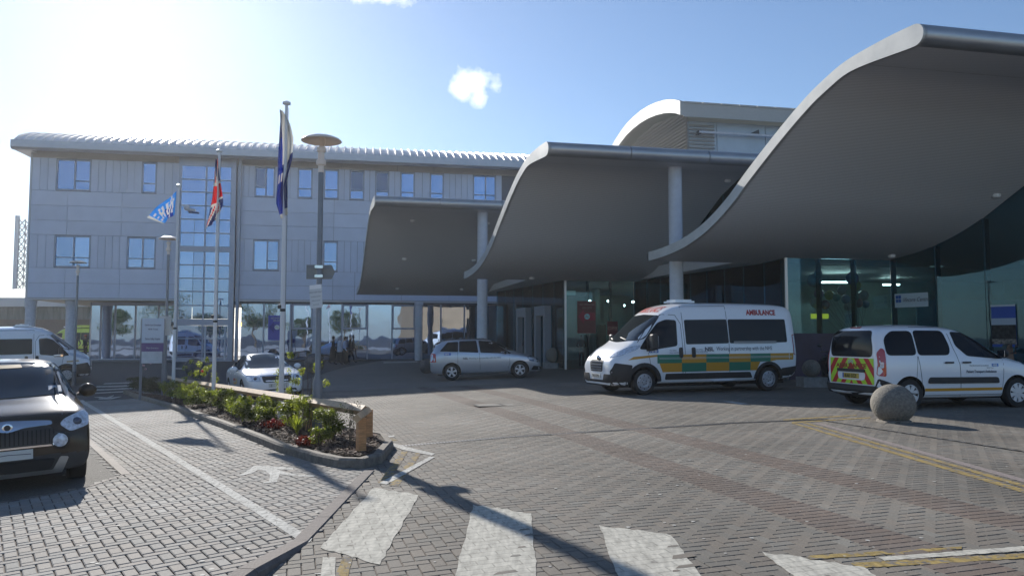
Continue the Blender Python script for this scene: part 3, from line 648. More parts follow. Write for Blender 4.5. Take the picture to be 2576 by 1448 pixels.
# eaves and curved roof
sg, zgt = FP(28, 352, -1.35); _, zgb = FP(28, 373, -1.35); L0, L1 = sg, 42.0
ys_ = [(-1.35, zgt)]+[(-1.35+14.6*t, zgt+1.75*math.sin(math.pi*min(1, t*1.0))**.75) for t in np.linspace(.04, 1, 22)]
roof = MB()
for (ya, za), (yb, zb) in zip(ys_, ys_[1:]): roof.add([(L0+.1, ya, za), (L1, ya, za), (L1, yb, zb), (L0+.1, yb, zb)], [(0, 1, 2, 3)])
roof.add([(L0+.1, a, b) for a, b in ys_]+[(L0+.1, ys_[-1][0], zgt)], [tuple(range(len(ys_)+1))])
rf = roof.build('roof', ROOFM, wing, smooth=True)
n_r = 84
ribm = MB(); 
for (ya, za), (yb, zb) in zip(ys_[:15], ys_[1:15]):
    ribm.add([(-.06, ya, za-.01), (.06, ya, za-.01), (.06, yb, zb-.01), (-.06, yb, zb-.01), (-.03, ya, za+.10), (.03, ya, za+.10), (.03, yb, zb+.10), (-.03, yb, zb+.10)], [(4, 5, 6, 7), (0, 4, 7, 3), (1, 2, 6, 5), (0, 1, 5, 4)])
rme = ribm.mesh('roof_rib', ROOFM)
for i in range(n_r):
    link('roof_rib', rme, rf, (L0+.2+i*(L1-L0)/n_r, 0, 0))
MB().prism([(-1.45, zgt+.03), (-1.45, zgb+.12), (-1.35, zgb), (-1.1, zgb-.03), (-1.0, zgb+.1), (-1.0, zgt+.03)], L0, L1, axis='x').build('gutter', GUT, wing, smooth=True)
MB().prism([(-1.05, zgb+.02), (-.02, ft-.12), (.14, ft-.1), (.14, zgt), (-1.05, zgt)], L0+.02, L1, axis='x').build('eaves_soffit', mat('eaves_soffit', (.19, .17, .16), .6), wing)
MB().prism([(-1.0, zgb+.02), (12.9, zgb+.3), (12.9, zgt+.2), (-1.0, zgt)], L0, L0+1.0, axis='x').build('gable_trim', GUT, wing)
# stair tower
tz = FP(500, 392, -.45)[1]; TG = MB()
twr = MB(); y0 = -.45
u_m = [452, 514.5, 577]; sm = [FP(u, 640, y0)[0] for u in u_m]; s_sub = [FP(485, 700, y0)[0], FP(546, 700, y0)[0]]
vz = lambda v: FP(512, v, y0)[1]
rows_ = [418.5, 452, 483.5, 517.5, 552, 586, 619.4]; rows2 = [633, 666.5, 700, 733, 768, 802]; rows3 = [818, 851, 885, 899]
tfr = MB(); tfr.box(tw0, sm[0], y0, .13, 0, tz).box(sm[2], tw1, y0, .13, 0, tz).box(sm[0], sm[2], y0, .13, vz(rows_[0]), tz)
tfr.box(sm[0], sm[2], y0, .0, vz(rows2[0]), vz(rows_[-1])).box(sm[0], sm[2], y0, .0, vz(rows3[0]), vz(rows2[-1])).box(sm[0], sm[2], y0, .0, 0, vz(rows3[-1]))
tower = tfr.build('stair_tower', mat('tower_cladding', (.33, .35, .42), .4, metal=.4, noise=.04), wing)
mul = MB()
for rs in (rows_, rows2, rows3):
    zt_, zb_ = vz(rs[0]), vz(rs[-1]); mul.box(sm[1]-.05, sm[1]+.05, y0-.03, y0+.1, zb_, zt_)
    for r in rs[1:-1]: mul.box(sm[0], sm[2], y0-.02, y0+.09, vz(r)-.04, vz(r)+.04)
    subs = s_sub if rs is not rows_ else []
    for i, (ra, rb) in enumerate(zip(rs, rs[1:])):
        cols = [sm[0], sm[1], sm[2]]
        cc = sorted([sm[0], sm[1], sm[2]]+(list(s_sub) if (rs is rows2 or (rs is rows_ and i >= 4)) else []))
        for a, b in zip(cc, cc[1:]):
            MB().box(a+.012, b-.012, y0+.04+random.uniform(-.004, .004), y0+.065, vz(rb)+.012, vz(ra)-.012).build('pane', WINGL, tower)
mul.build('mullion', FRAME, tower)
# door frame in tower base
MB().box(sm[1]+.12, sm[1]+.22, y0-.05, y0+.03, .1, vz(820)).box(sm[2]-.2, sm[2]-.1, y0-.05, y0+.03, .1, vz(820)).box(sm[1]+.12, sm[2]-.1, y0-.052, y0+.028, vz(851)-.05, vz(851)+.05).box(sm[2]-.35, sm[2]-.3, y0-.1, y0-.05, .9, 1.6).build('door_frame', CONC, tower)
# ground floor, right section glazing
pan = [(606, 661.6, 0), (664, 729, 0), (734.6, 786, 1), (806, 858.7, 0), (861, 923, 1), (925, 985, 0), (987, 1044, 1), (1063, 1107.5, 0), (1109, 1166.6, 0), (1169, 1200, 0), (1202, 1216, 0), (1220, 1262, 0)]
MB().box(tw1, SMAX+.3, .13, .3, ZB-.25, ZB+.1).box(tw1, SMAX+.3, .02, .13, 3.86, ZB-.03).box(tw1, SMAX+.3, .0, .2, 0, .09).build('shopfront_frame', mat('dark_frame', (.035, .04, .05), .5), wing)
MB().box(tw1, SMAX+.3, 3.0, 3.1, 0, ZB).build('lobby_back_wall', JOINT, wing)
ztr = FP(900, 825.6)[1]
for u0, u1, fr in pan:
    a, b = S(u0), S(u1); f = MB()
    f.box(b, b+.1, -.0, .14, .09, 3.9)
    if fr: f.box(a, b, -.03, .06, ztr-.07, ztr+.05).box(a, a+.1, -.03, .06, ztr+.05, 3.86).box(b-.1, b, -.03, .06, ztr+.05, 3.86).box(a+.1, b-.1, -.03, .06, 3.76, 3.86)
    w_ = f.build('shopfront_window', FRAME, wing)
    if fr:
        MB().box(a+.1, b-.1, .05, .07, ztr+.05, 3.76).build('pane', GRGL, w_); MB().box(a+.01, b-.01, .07, .09, .09, ztr-.07).build('pane', GRGL, w_)
    else: MB().box(a+.01, b-.01, .06, .08, .09, 3.86).build('pane', GRGL, w_)
MB().box(S(787), S(796), -.12, .12, 0, 3.9).build('pilaster', CONC, wing)
for u, rr, off in ((1053.5, .26, -.32), ):
    MB().lathe([(rr, 0), (rr, ZB-.25), (rr+.05, ZB-.2), (rr+.05, ZB)], 20, (S(u, off), off, 0)).build('column', CONC, wing, smooth=True)
MB().box(S(1046, -.6), S(1059, -.6), -.62, -.6, 2.3, 3.05).build('notice', mat('notice_pale', (.5, .55, .6), .4), wing)
# blue no-smoking banner behind the glass line
bx = MB().box(S(675), S(718), -.02, .0, FP(690, 855)[1], FP(690, 793)[1]).build('no_smoking_banner', mat('banner_blue', (.05, .07, .42), .5), wing)
def nosmoke(parent, s0, s1, z0, z1, y, mred, mcirc, mtxt, l1='NO SMOKING', l2='ON SITE', xd=(1, 0, 0), n=(0, -1, 0), org=(0, 0, 0)):
    xd = Vector(xd); n = Vector(n); o_ = Vector(org)
    pt = lambda a, z_, e=0: o_+xd*a+n*(e-y)+Vector((0, 0, z_))
    w_ = s1-s0; h_ = z1-z0; cx, cz = s0+w_*.52, z0+h_*.52; a = MB()
    a.add([pt(s0+w_*.04, cz, .012), pt(s0+w_*.34, cz+h_*.22, .012), pt(s0+w_*.34, cz+h_*.12, .012), pt(s0+w_*.96, cz+h_*.12, .012), pt(s0+w_*.96, cz-h_*.12, .012), pt(s0+w_*.34, cz-h_*.12, .012), pt(s0+w_*.34, cz-h_*.22, .012)], [(0, 1, 2, 3, 4, 5, 6)])
    a.build('arrow', mred, parent, fix=False)
    r = w_*.15; N = 20; c = MB().add([pt(cx+r*math.cos(6.283*i/N), cz+r*math.sin(6.283*i/N), .018) for i in range(N)], [tuple(range(N))]); c.build('disc', mcirc, parent, fix=False)
    MB().add([pt(cx-r*.7, cz+.02, .024), pt(cx+r*.7, cz+.02, .024), pt(cx+r*.7, cz-.03, .024), pt(cx-r*.7, cz-.03, .024)], [(0, 1, 2, 3)]).add([pt(cx-r*.62, cz+r*.72, .03), pt(cx-r*.5, cz+r*.8, .03), pt(cx+r*.62, cz-r*.72, .03), pt(cx+r*.5, cz-r*.8, .03)], [(0, 1, 2, 3)]).build('symbol', mtxt, parent, fix=False)
    place_text(l1, h_*.085, mtxt, parent, pt(cx, z0+h_*.86, .02), xd, (0, 0, 1), align='CENTER', sx=.9); place_text(l2, h_*.085, mtxt, parent, pt(cx, z0+h_*.76, .02), xd, (0, 0, 1), align='CENTER')
nosmoke(bx, S(675), S(718), FP(690, 855)[1], FP(690, 793)[1], -.02, mat('banner_navy', (.02, .025, .25), .5), mat('banner_pale', (.55, .6, .7), .5), mat('banner_text', (.45, .55, .3), .5))
# ground floor, left arcade
gx0 = S(229, 4.2)
MB().box(.1, gx0-.3, 11.3, 11.5, 3.0, ZB).box(0, tw1, 0.01, 12, ZB-.0, ZB+.08).build('arcade_soffit', SOFF, wing)
arc = MB(); arc.box(gx0, tw0, 4.2, 4.35, ZB-.22, ZB-.0).box(gx0, tw0, 4.15, 4.35, 0, .1).box(tw0-.2, tw0, .1, 4.2, 0, ZB)
arc.build('arcade_wall', PANEL, wing)
for ua, ub in ((230, 254), (256, 290), (292, 341), (343, 399), (401, 447)):
    a, b = S(ua, 4.2), S(ub, 4.2); w_ = MB().box(b-.04, b+.05, 4.1, 4.3, .1, ZB-.22).build('arcade_window', FRAME, wing)
    MB().box(a+.01, b-.05, 4.2, 4.22, .1, ZB-.22).build('pane', GRGL, w_)
MB().box(gx0-.06, gx0, 4.15, 11.5, 0, ZB).build('arcade_side_wall', FRAME, wing)
for u, off in ((76, .35), (178, .6)):
    MB().lathe([(.30, -.1), (.30, ZB-.6), (.33, ZB-.58), (.33, ZB-.35), (.36, ZB-.3), (.36, ZB-.04)], 22, (S(u, off), off, 0)).build('column', CONC, wing, smooth=True)
MB().lathe([(.22, 0), (.22, ZB-.3), (.27, ZB-.2), (.27, ZB)], 18, (S(246, 9), 9.0, 0)).build('column', CONC, wing, smooth=True)
MB().box(S(603), S(603)+.12, -.1, -.02, 2.35, 2.6).build('wall_light', mat('amber_lamp', (.8, .4, .1), .4, emit=(1, .5, .15), es=2.5), wing)
MB().box(0, 43, 12.0, 12.3, ZB, zr[0]+1).build('rear_wall', PANEL, wing)
# camera on bracket on tower
cbz = FP(468, 521, -1.2)[1]; cs = FP(468, 521, -1.2)[0]
cc = thing('security_camera', 'small white security camera on the stair tower glazing', 'camera', F0+FE*cs+FN*(-1.0)+Vector((0, 0, cbz)), TH)
MB().sphere((0, 0, 0), .2, 14, 8).build('dome', CONC, cc, smooth=True); MB().tube((.1, 0, -.12), (.55, .0, -.15), .07, n=8).build('bracket', CONC, cc); MB().tube((0, .1, .1), (0, .62, .1), .05, n=6).build('arm', CONC, cc)
# ================================================================== CANOPIES
PROF = [(0, 8.86), (.84, 8.84), (2.07, 8.72), (2.9, 8.47), (3.68, 8.14), (4.84, 7.50), (6.2, 6.66), (7.03, 6.10), (7.9, 5.63), (8.66, 5.32), (9.5, 5.08), (10.3, 4.94), (11.2, 4.84), (12, 4.80)]
CANM = mat('canopy_metal', (.42, .42, .42), .36, metal=.75, noise=.07, scale=1.2, bump=.06, bscale=3)
TIP = mat('canopy_fascia', (.50, .495, .47), .48, metal=.35, noise=.12, scale=1.6)
def soffit_mat():
    m, n, b = nodes('canopy_soffit'); t = n.nodes.new('ShaderNodeTexCoord'); wv = n.nodes.new('ShaderNodeTexWave'); wv.wave_type = 'BANDS'; wv.bands_direction = 'Y'; wv.inputs['Scale'].default_value = 2.6
    lk(n, t.outputs['Object'], wv.inputs['Vector']); nz = n.nodes.new('ShaderNodeTexNoise'); nz.inputs['Scale'].default_value = .5; lk(n, t.outputs['Object'], nz.inputs['Vector'])
    cr = n.nodes.new('ShaderNodeValToRGB'); cr.color_ramp.elements[0].color = (.58, .57, .56, 1); cr.color_ramp.elements[1].color = (.64, .63, .62, 1); lk(n, wv.outputs['Fac'], cr.inputs['Fac']); lk(n, cr.outputs['Color'], b.inputs['Base Color'])
    b.inputs['Roughness'].default_value = .5; b.inputs['Metallic'].default_value = .0
    bp = n.nodes.new('ShaderNodeBump'); bp.inputs['Strength'].default_value = .2; bp.inputs['Distance'].default_value = .006; lk(n, wv.outputs['Fac'], bp.inputs['Height']); lk(n, bp.outputs['Normal'], b.inputs['Normal']); return m
SOFM = soffit_mat()
CAN = []
def canopy(crest, tip, Lr, label, lights):
    D = Vector((tip.x-crest.x, tip.y-crest.y, 0)); LD = D.length; D.normalize(); E = Vector((math.cos(R_(12.3)), math.sin(R_(12.3)), 0))
    t_ = thing('wave_canopy', label, 'canopy', (0, 0, 0), 0, 'wave shaped entrance canopies')
    tp = [(t/12*LD, tip.z+(z-4.80)/(8.86-4.80)*(crest.z-tip.z)) for t, z in PROF]
    # refine with Catmull-Rom
    rp = []
    for i in range(len(tp)-1):
        p0, p1, p2, p3 = tp[max(0, i-1)], tp[i], tp[i+1], tp[min(len(tp)-1, i+2)]
        for k in range(4):
            s = k/4; rp.append(tuple(.5*((2*p1[j])+(-p0[j]+p2[j])*s+(2*p0[j]-5*p1[j]+4*p2[j]-p3[j])*s*s+(-p0[j]+3*p1[j]-3*p2[j]+p3[j])*s**3) for j in (0, 1)))
    rp.append(tp[-1]); top = rp; bot = []
    for i, (a, z) in enumerate(top):
        a0, z0 = top[max(0, i-1)]; a1, z1 = top[min(len(top)-1, i+1)]; dx, dz = a1-a0, z1-z0; l = math.hypot(dx, dz); th = .33+.19*smooth((2.4-a)/2.4)
        bot.append((a+dz/l*th, z-dx/l*th))
    W3 = lambda a, z, s: Vector((crest.x, crest.y, 0))+D*a+E*s+Vector((0, 0, z))
    n = len(top)
    r_ = (top[0][1]-bot[0][1])/2; cz = (top[0][1]+bot[0][1])/2; nose = [(-r_*.95*math.sin(math.pi*k/10), cz+r_*math.cos(math.pi*k/10)) for k in range(0, 11)]
    a = MB(); a.grid(lambda i, j: W3(*top[round(j*(n-1))], i*Lr), 1, n-1); a.build('roof_sheet', CANM, t_, smooth=True, fix=False)
    q = MB(); q.grid(lambda i, j: W3(bot[round(j*(n-1))][0], bot[round(j*(n-1))][1], i*Lr), 4, n-1); so_ = q.build('soffit', SOFM, t_, smooth=True, fix=False)
    k = 0; s = 0.0; seg = 3.1
    while s < Lr:
        s2 = min(Lr, s+seg); e = MB(); e.grid(lambda i, j: W3(*nose[round(j*10)], s+.012+(s2-s-.024)*i), 1, 10)
        e.build('edge_trim', CANM, t_, smooth=True, fix=False); s = s2
    # end fascia panels, following the S curve, slightly proud
    outl = [(top[i], bot[i]) for i in range(n)]; cut = [0, 7, 14, 20, 26, 32, 38, 45, n-1]
    for ci, (c0, c1) in enumerate(zip(cut, cut[1:])):
        f = MB(); T = [top[i] for i in range(c0, c1+1)]; B = [bot[i] for i in range(c0, c1+1)]
        if ci == 0: poly = T+B[::-1]+nose[1:-1][::-1]
        else: poly = T+B[::-1]
        m_ = len(poly); o_, i_ = -.05, .06
        mid = lambda p: p
        f.v = [W3(p[0], p[1], o_) for p in poly]+[W3(p[0], p[1], i_) for p in poly]
        K = len(T)
        for q_ in range(K-1): f.f.append((q_, q_+1, 2*K-2-q_, 2*K-1-q_)); f.m.append(0)
        if ci == 0: f.f.append(tuple([0, 2*K-1]+list(range(2*K, m_)))); f.m.append(0)
        for q_ in range(m_): f.f.append((q_, (q_+1) % m_, m_+(q_+1) % m_, m_+q_)); f.m.append(0)
        f.build('fascia_panel', TIP, t_, smooth=False)
    # tip edge
    MB().grid(lambda i, j: W3(top[-1][0]+.12*math.sin(math.pi*j), top[-1][1]+(bot[-1][1]-top[-1][1])*j, i*Lr-.05), 1, 6).build('back_edge', CANM, t_, smooth=True, fix=False)
    def sz(x, y):
        p = Vector((x-crest.x, y-crest.y, 0)); M = Matrix(((D.x, E.x), (D.y, E.y))).inverted(); aa = M[0][0]*p.x+M[0][1]*p.y
        if aa <= bot[0][0]: return bot[0][1]
        if aa >= bot[-1][0]: return bot[-1][1]
        for (x0, zz0), (x1, zz1) in zip(bot, bot[1:]):
            if x0 <= aa <= x1: return zz0+(zz1-zz0)*(aa-x0)/(x1-x0)
        return bot[-1][1]
    MB().grid(lambda i, j: W3(bot[6][0]+.04*j, bot[6][1]-.006, .02+i*(Lr-.04)), 1, 1).build('soffit_seam', TIP, t_, fix=False)
    LM = mat('downlight_body', (.85, .83, .8), .4)
    for (aa, ss) in lights:
        p = W3(aa, 0, ss); z = sz(p.x, p.y)
        dl = MB().lathe([(.13, .02), (.13, -.06), (.09, -.10)], 12, (p.x, p.y, z)); dl.build('downlight', LM, t_)
    CAN.append((crest, D, E, sz)); return t_
c3 = RZ(2304, 62, 8.86); t3 = RZ(1634, 634, 4.80)
c2 = RZ(1376, 357, 8.60); t2 = RZ(1170, 684, 4.75)
c1 = RZ(944, 492, 8.42); t1 = RZ(899, 728, 4.65)
canopy(c1, t1, 15, 'smallest looking wave canopy, farthest of the three and against the panelled wing', [(3, 2.2), (3, 6.2), (6.5, 2.2), (6.5, 6.2), (10, 2.2), (10, 6.2)])
canopy(c2, t2, 27, 'middle wave canopy between the silver car and the wing', [(9.6, 3), (9.6, 9), (2.2, 8.5), (6, 14)])
canopy(c3, t3, 27, 'largest wave canopy rising over the right side of the forecourt', [(10, 8.5), (6.2, 9.0), (10.5, 15)])
CP = mat('round_column_white', (.62, .64, .68), .5, noise=.06, scale=5)
def rcol(u, c, D, E, aa, rr, label, ztop):
    best = min((abs(1288+1932*((c+D*aa+E*s).x/((c+D*aa+E*s).y*math.cos(PITCH)+0*1))-u), s) for s in np.arange(1, 12, .02)); p = c+D*aa+E*best[1]
    o = thing('round_column', label, 'column', (p.x, p.y, g(p.x, p.y)), 0, 'tall white round columns under the canopies'); zt = CAN[ztop][3](p.x, p.y)-g(p.x, p.y)
    MB().lathe([(rr, -.05), (rr, zt+.2)], 28).build('shaft', CP, o, smooth=True); MB().lathe([(rr+.03, -.05), (rr+.03, .12)], 28).build('base', CP, o, smooth=True)
    return p
pA = rcol(1213, c1, CAN[0][1], CAN[0][2], .9, .26, 'tall white column behind the silver people carrier', 0)
pB = rcol(1703, c2, CAN[1][1], CAN[1][2], .9, .26, 'tall white column behind the large white ambulance', 1)
# ================================================================== ATRIUM
ATG = seeglass('atrium_glass', (.52, .70, .75), (.45, .65, .75), .03, wav=.03)
FIN = mat('glass_fin', (.02, .05, .055), .3); POST = mat('steel_post', (.6, .6, .58), .35, metal=.5)
atr = thing('glass_atrium', 'dark teal glazed entrance hall running under the canopies', 'building', (0, 0, 0))
q1 = RZ(1422, 706, 4.42); q1 = Vector((q1.x, q1.y, 0)); E12 = CAN[1][2]; Dm = CAN[1][1]; D3 = CAN[2][1]
q0 = q1+Dm*10.8
q3 = RZ(1975, 655, 4.45); q3 = Vector((q3.x, q3.y, 0)); q2 = q3+D3*12.6; 
# intersect q1+E*s with q3+D3*k
M_ = Matrix(((E12.x, -D3.x), (E12.y, -D3.y))).inverted(); dd = q3-q1; s_i = M_[0][0]*dd.x+M_[0][1]*dd.y; q2 = q1+E12*s_i
q4 = RZ(2239, 661, 4.45); q4 = Vector((q4.x, q4.y, 0)); q5 = Vector((16.75, 25, 0)); q5 = q4+(q5-q4)*2.2
def topz(x, y):
    z = 4.44
    for c, D, E, sz in CAN:
        p = Vector((x-c.x, y-c.y, 0)); M = Matrix(((D.x, E.x), (D.y, E.y))).inverted(); aa = M[0][0]*p.x+M[0][1]*p.y; ss = M[1][0]*p.x+M[1][1]*p.y
        if -.2 < aa < (D.length*12.6) and ss > -.1 and aa < 12.2: z = max(z, sz(x, y)-.02) if True else z
    return z
ATP = []
def glass_run(a, b, n, fins=True, lvl=(2.9,)):
    d = (b-a); L_ = d.length; d.normalize(); nn = Vector((d.y, -d.x, 0))
    for i in range(n):
        p = a+d*(L_*i/n); q = a+d*(L_*(i+1)/n); zp, zq = topz(p.x+nn.x*.01, p.y), topz(q.x, q.y); gp, gq = g(p.x, p.y), g(q.x, q.y)
        bk = .02; f = MB()
        P0 = p+d*.012; Q0 = q-d*.012
        f.v = [Vector((*P0.xy, gp+.05)), Vector((*Q0.xy, gq+.05)), Vector((*Q0.xy, zq)), Vector((*P0.xy, zp))]; f.v += [v-nn*bk for v in f.v]
        f.f = [(0, 1, 2, 3), (7, 6, 5, 4), (0, 4, 5, 1), (1, 5, 6, 2), (2, 6, 7, 3), (3, 7, 4, 0)]; f.m = [0]*6
        pn = f.build('glass_panel', ATG, atr); ATP.append(pn)
        f2 = MB(); w_ = d*.03; m1 = -nn*.04; m2_ = -nn*.30
        f2.v = [Vector((*(p-w_+m1).xy, gp)), Vector((*(p+w_+m1).xy, gp)), Vector((*(p+w_+m2_).xy, gp)), Vector((*(p-w_+m2_).xy, gp))]; f2.v += [Vector((v.x, v.y, zp)) for v in f2.v]
        f2.f = [(0, 1, 2, 3), (4, 5, 6, 7), (0, 1, 5, 4), (1, 2, 6, 5), (2, 3, 7, 6), (3, 0, 4, 7)]; f2.m = [0]*6; f2.build('glass_fin', FIN, atr)
glass_run(q0, q1, 7); glass_run(q1, q2, 3); glass_run(q2, q3, 9); glass_run(q3, q4, 3); glass_run(q4, q5, 6)
for p in (q1, q3):
    MB().box(p.x-.05, p.x+.05, p.y-.09, p.y+.0, g(p.x, p.y), topz(p.x, p.y)).build('corner_post', POST, atr)
# lobby roof slab behind the canopies, floor, back walls
inn = [q0, q1, q2, q3, q4, q5, Vector((34, q5.y, 0)), Vector((34, 60, 0)), Vector((q0.x-.2, 60, 0))]
tl = lambda c, D, E, s, a: Vector((c.x, c.y, 0))+D*a+E*s
L2 = (Vector((t2.x-c2.x, t2.y-c2.y, 0))).length; L3 = (Vector((t3.x-c3.x, t3.y-c3.y, 0))).length
slabA = [tl(c2, Dm, E12, 3.2, L2), tl(c2, Dm, E12, 27, L2), Vector((36, 66, 0)), Vector((4, 66, 0)), q0+Dm*1.2-E12*.3]
MB().prism([(p.x, p.y) for p in slabA], 4.47, 4.85).build('flat_roof', SOFM, atr)
slabB = [tl(c3, D3, CAN[2][2], 3.4, L3), tl(c3, D3, CAN[2][2], 27, L3), Vector((36, 48, 0)), Vector((8.4, 40.5, 0)), q3+D3*12.2]
MB().prism([(p.x, p.y) for p in slabB], 4.46, 4.95).build('flat_roof', SOFM, atr)
WALLI = mat('interior_wall', (.30, .42, .43), .8, noise=.3, scale=.5)
MB().box(q0.x, 34, 52.6, 52.8, 0, 4.45).box(9.0, 30, 39.4, 39.6, 0, 4.44).box(9.0, 9.2, 39.6, 52.6, 0, 4.44).box(25, 25.2, 16, 39, 0, 8.5).build('interior_wall', WALLI, atr)
fl = MB().prism([(p.x, p.y) for p in inn], .055, .065); fl.build('lobby_floor', mat('lobby_floor', (.13, .13, .13), .35), atr)
TEAL = mat('interior_teal', (.20, .42, .48), .7); TEALD = mat('interior_dark', (.05, .06, .07), .7)
MB().box(17.4, 24, 33.0, 33.1, .07, 3.2).box(19.0, 24, 27.0, 27.1, .07, 3.4).build('partition', TEAL, atr)
MB().box(5.5, 6.7, 46, 46.1, .07, 3.6).box(12.5, 14.2, 36, 36.1, .07, 3.2).build('partition', WALLI, atr)
for (x_, y_, wd) in ((4.8, 43.4, .5), (8.4, 44.0, .9), (11.6, 41.5, .8), (7.3, 43.0, .3)):
    MB().box(x_, x_+wd, y_, y_+.4, .07, 2.3).build('display_stand', TEALD, atr)
LIT = mat('tube_light', (1, 1, .9), .4, emit=(1, .97, .85), es=13)
for (u0, u1, v, y_) in ((2068, 2152, 710, 34), (1906, 1932, 727, 42), (1958, 1975, 727, 42), (2222, 2262, 716, 37), (1905, 1909, 732, 39)):
    a, b = RY(u0, v, y_), RY(u1, v, y_); MB().box(a.x, b.x, y_-.06, y_+.06, a.z-.03, a.z+.04).build('ceiling_light', LIT, atr)
for (u, v, y_) in ((1484, 757, 43), (1530, 757, 44), (1592, 759, 43.5), (1640, 760, 46), (1570, 768, 47), (1612, 754, 49)):
    a = RY(u, v, y_); MB().sphere((a.x, a.y, a.z), .07, 8, 6).build('spotlight', LIT, atr)
for (u0, u1, v0, v1, y_) in ((1424, 1448, 727, 742, 47.0), (2000, 2040, 661, 676, 36), (2080, 2130, 662, 678, 36), (2150, 2200, 664, 680, 37), (2340, 2372, 650, 672, 31), (2450, 2485, 565, 590, 30)):
    a, b = RY(u0, v0, y_), RY(u1, v1, y_); MB().box(a.x, b.x, y_, y_+.05, b.z, a.z).build('ceiling_tile', mat('ceiling_glow', (.6, .68, .66), .7, emit=(.5, .62, .6), es=.12), atr)  # faint glow put into the tile material so the ceiling looks lit
# cylinder column inside, entrance doors in the left glass run
MB().lathe([(.3, .06), (.3, 4.45)], 18, (4.9, 45.2, 0)).build('interior_column', WALLI, atr, smooth=True)
DRM = mat('door_portal', (.27, .30, .34), .5)
dE = (q1-q0).normalized(); nE = Vector((dE.y, -dE.x, 0))
if nE.x > 0: nE = -nE
for s0 in (4.6, 7.4):
    p = q0+dE*s0; q = q0+dE*(s0+1.5); f = MB()
    for a_, b_, z0, z1 in ((0, .22, .05, 2.75), (1.28, 1.5, .05, 2.75), (0, 1.5, 2.75, 3.25)):
        pp, qq = p+dE*a_, p+dE*b_; f.prism([tuple((pp+nE*.35).xy), tuple((qq+nE*.35).xy), tuple((qq-nE*.1).xy), tuple((pp-nE*.1).xy)], z0, z1)
    dr = f.build('door_portal', DRM, atr); pp, qq = p+dE*.24, p+dE*1.26
    MB().prism([tuple((pp+nE*.06).xy), tuple((qq+nE*.06).xy), tuple((qq).xy), tuple((pp).xy)], .06, 2.72).build('door_leaf', ATG, dr)
# posters / banners hung in the glass
def wallsheet(name, a, b, z0, z1, m, parent, off=.04, t=.01):
    d = (b-a).normalized(); nn = Vector((d.y, -d.x, 0)); f = MB()
    f.v = [Vector((*(a+nn*off).xy, z0)), Vector((*(b+nn*off).xy, z0)), Vector((*(b+nn*off).xy, z1)), Vector((*(a+nn*off).xy, z1))]; f.v += [v-nn*t for v in f.v]
    f.f = [(0, 1, 2, 3), (7, 6, 5, 4), (0, 4, 5, 1), (1, 5, 6, 2), (2, 6, 7, 3), (3, 7, 4, 0)]; f.m = [0]*6
    return f.build(name, m, parent)
def on_line(u, a, b):
    """point of the vertical plane a-b seen in column u"""
    d = ray(u, 800); A2 = Matrix(((d.x, -(b-a).x), (d.y, -(b-a).y))).inverted(); k = A2[0][0]*a.x+A2[0][1]*a.y; return Vector((d.x*k, d.y*k, 0)), CAMH+d.z*k
def zat(u, v, a, b):
    d = ray(u, v); A2 = Matrix(((d.x, -(b-a).x), (d.y, -(b-a).y))).inverted(); k = A2[0][0]*a.x+A2[0][1]*a.y; return CAMH+d.z*k
pa, pb = on_line(1452, q1, q2)[0], on_line(1498, q1, q2)[0]; za, zb = zat(1475, 838, q1, q2), zat(1475, 757, q1, q2)
bn = thing('smoking_banner', 'faded red no smoking banner behind the entrance glass', 'banner', (0, 0, 0)); wallsheet('sheet', pa, pb, za, zb, mat('banner_red', (.17, .045, .045), .6), bn)
dq = (pb-pa).normalized(); nosmoke(bn, 0, (pb-pa).length, za, zb, 0, mat('banner_red2', (.38, .03, .06), .6), mat('banner_cyan', (.45, .75, .75), .6), mat('banner_grey', (.4, .3, .28), .6), xd=dq, n=(dq.y, -dq.x, 0), org=pa+Vector((dq.y, -dq.x, 0))*.045)
pa, pb = on_line(1527, q1, q2)[0], on_line(1553, q1, q2)[0]; za, zb = zat(1540, 842, q1, q2), zat(1540, 808, q1, q2)
cf = thing('coffee_sign', 'dark red coffee sign inside the entrance glass', 'sign', (0, 0, 0)); wallsheet('sheet', pa, pb, za, zb, mat('sign_maroon', (.14, .03, .03), .6), cf)
place_text('COFFEE', (zb-za)*.34, mat('sign_dusty', (.45, .25, .22), .6), cf, Vector((*((pa+pb)/2).xy, za+(zb-za)*.38))+Vector((dq.y, -dq.x, 0))*.05, dq, (0, 0, 1), align='CENTER', sx=.62)
def lin(u, v, a, b): p = on_line(u, a, b)[0]; return p, zat(u, v, a, b)
pa, pb = on_line(2254, q4, q5)[0], on_line(2338, q4, q5)[0]; za, zb = zat(2296, 772, q4, q5), zat(2296, 737, q4, q5)
lc = thing('lifecare_sign', 'white shop sign with blue squares and grey script behind the glass', 'sign', (0, 0, 0)); wallsheet('sheet', pa, pb, za, zb, mat('sign_white', (.62, .70, .72), .6), lc)
dq = (pb-pa).normalized(); nq = Vector((dq.y, -dq.x, 0)); Lq = (pb-pa).length; BLU = mat('sign_blue', (.05, .14, .42), .6)
for i in (0, 1):
    for j in (0, 1): wallsheet('logo_square', pa+dq*Lq*(.04+i*.085), pa+dq*Lq*(.115+i*.085), za+(zb-za)*(.36+j*.28), za+(zb-za)*(.60+j*.28), BLU, lc, .055)
place_text('lifecare Centre', (zb-za)*.42, mat('sign_script', (.12, .14, .16), .6), lc, pa+nq*.06+dq*Lq*.26+Vector((0, 0, za+(zb-za)*.40)), dq, (0, 0, 1), shear=.3, sx=.8)
place_text('health and beauty', (zb-za)*.14, BLU, lc, pa+nq*.06+dq*Lq*.26+Vector((0, 0, za+(zb-za)*.12)), dq, (0, 0, 1)) if False else None
pa, pb = on_line(2496, q4, q5)[0], on_line(2557, q4, q5)[0]; z_ = [zat(2526, v, q4, q5) for v in (872, 856, 842, 800, 766)]
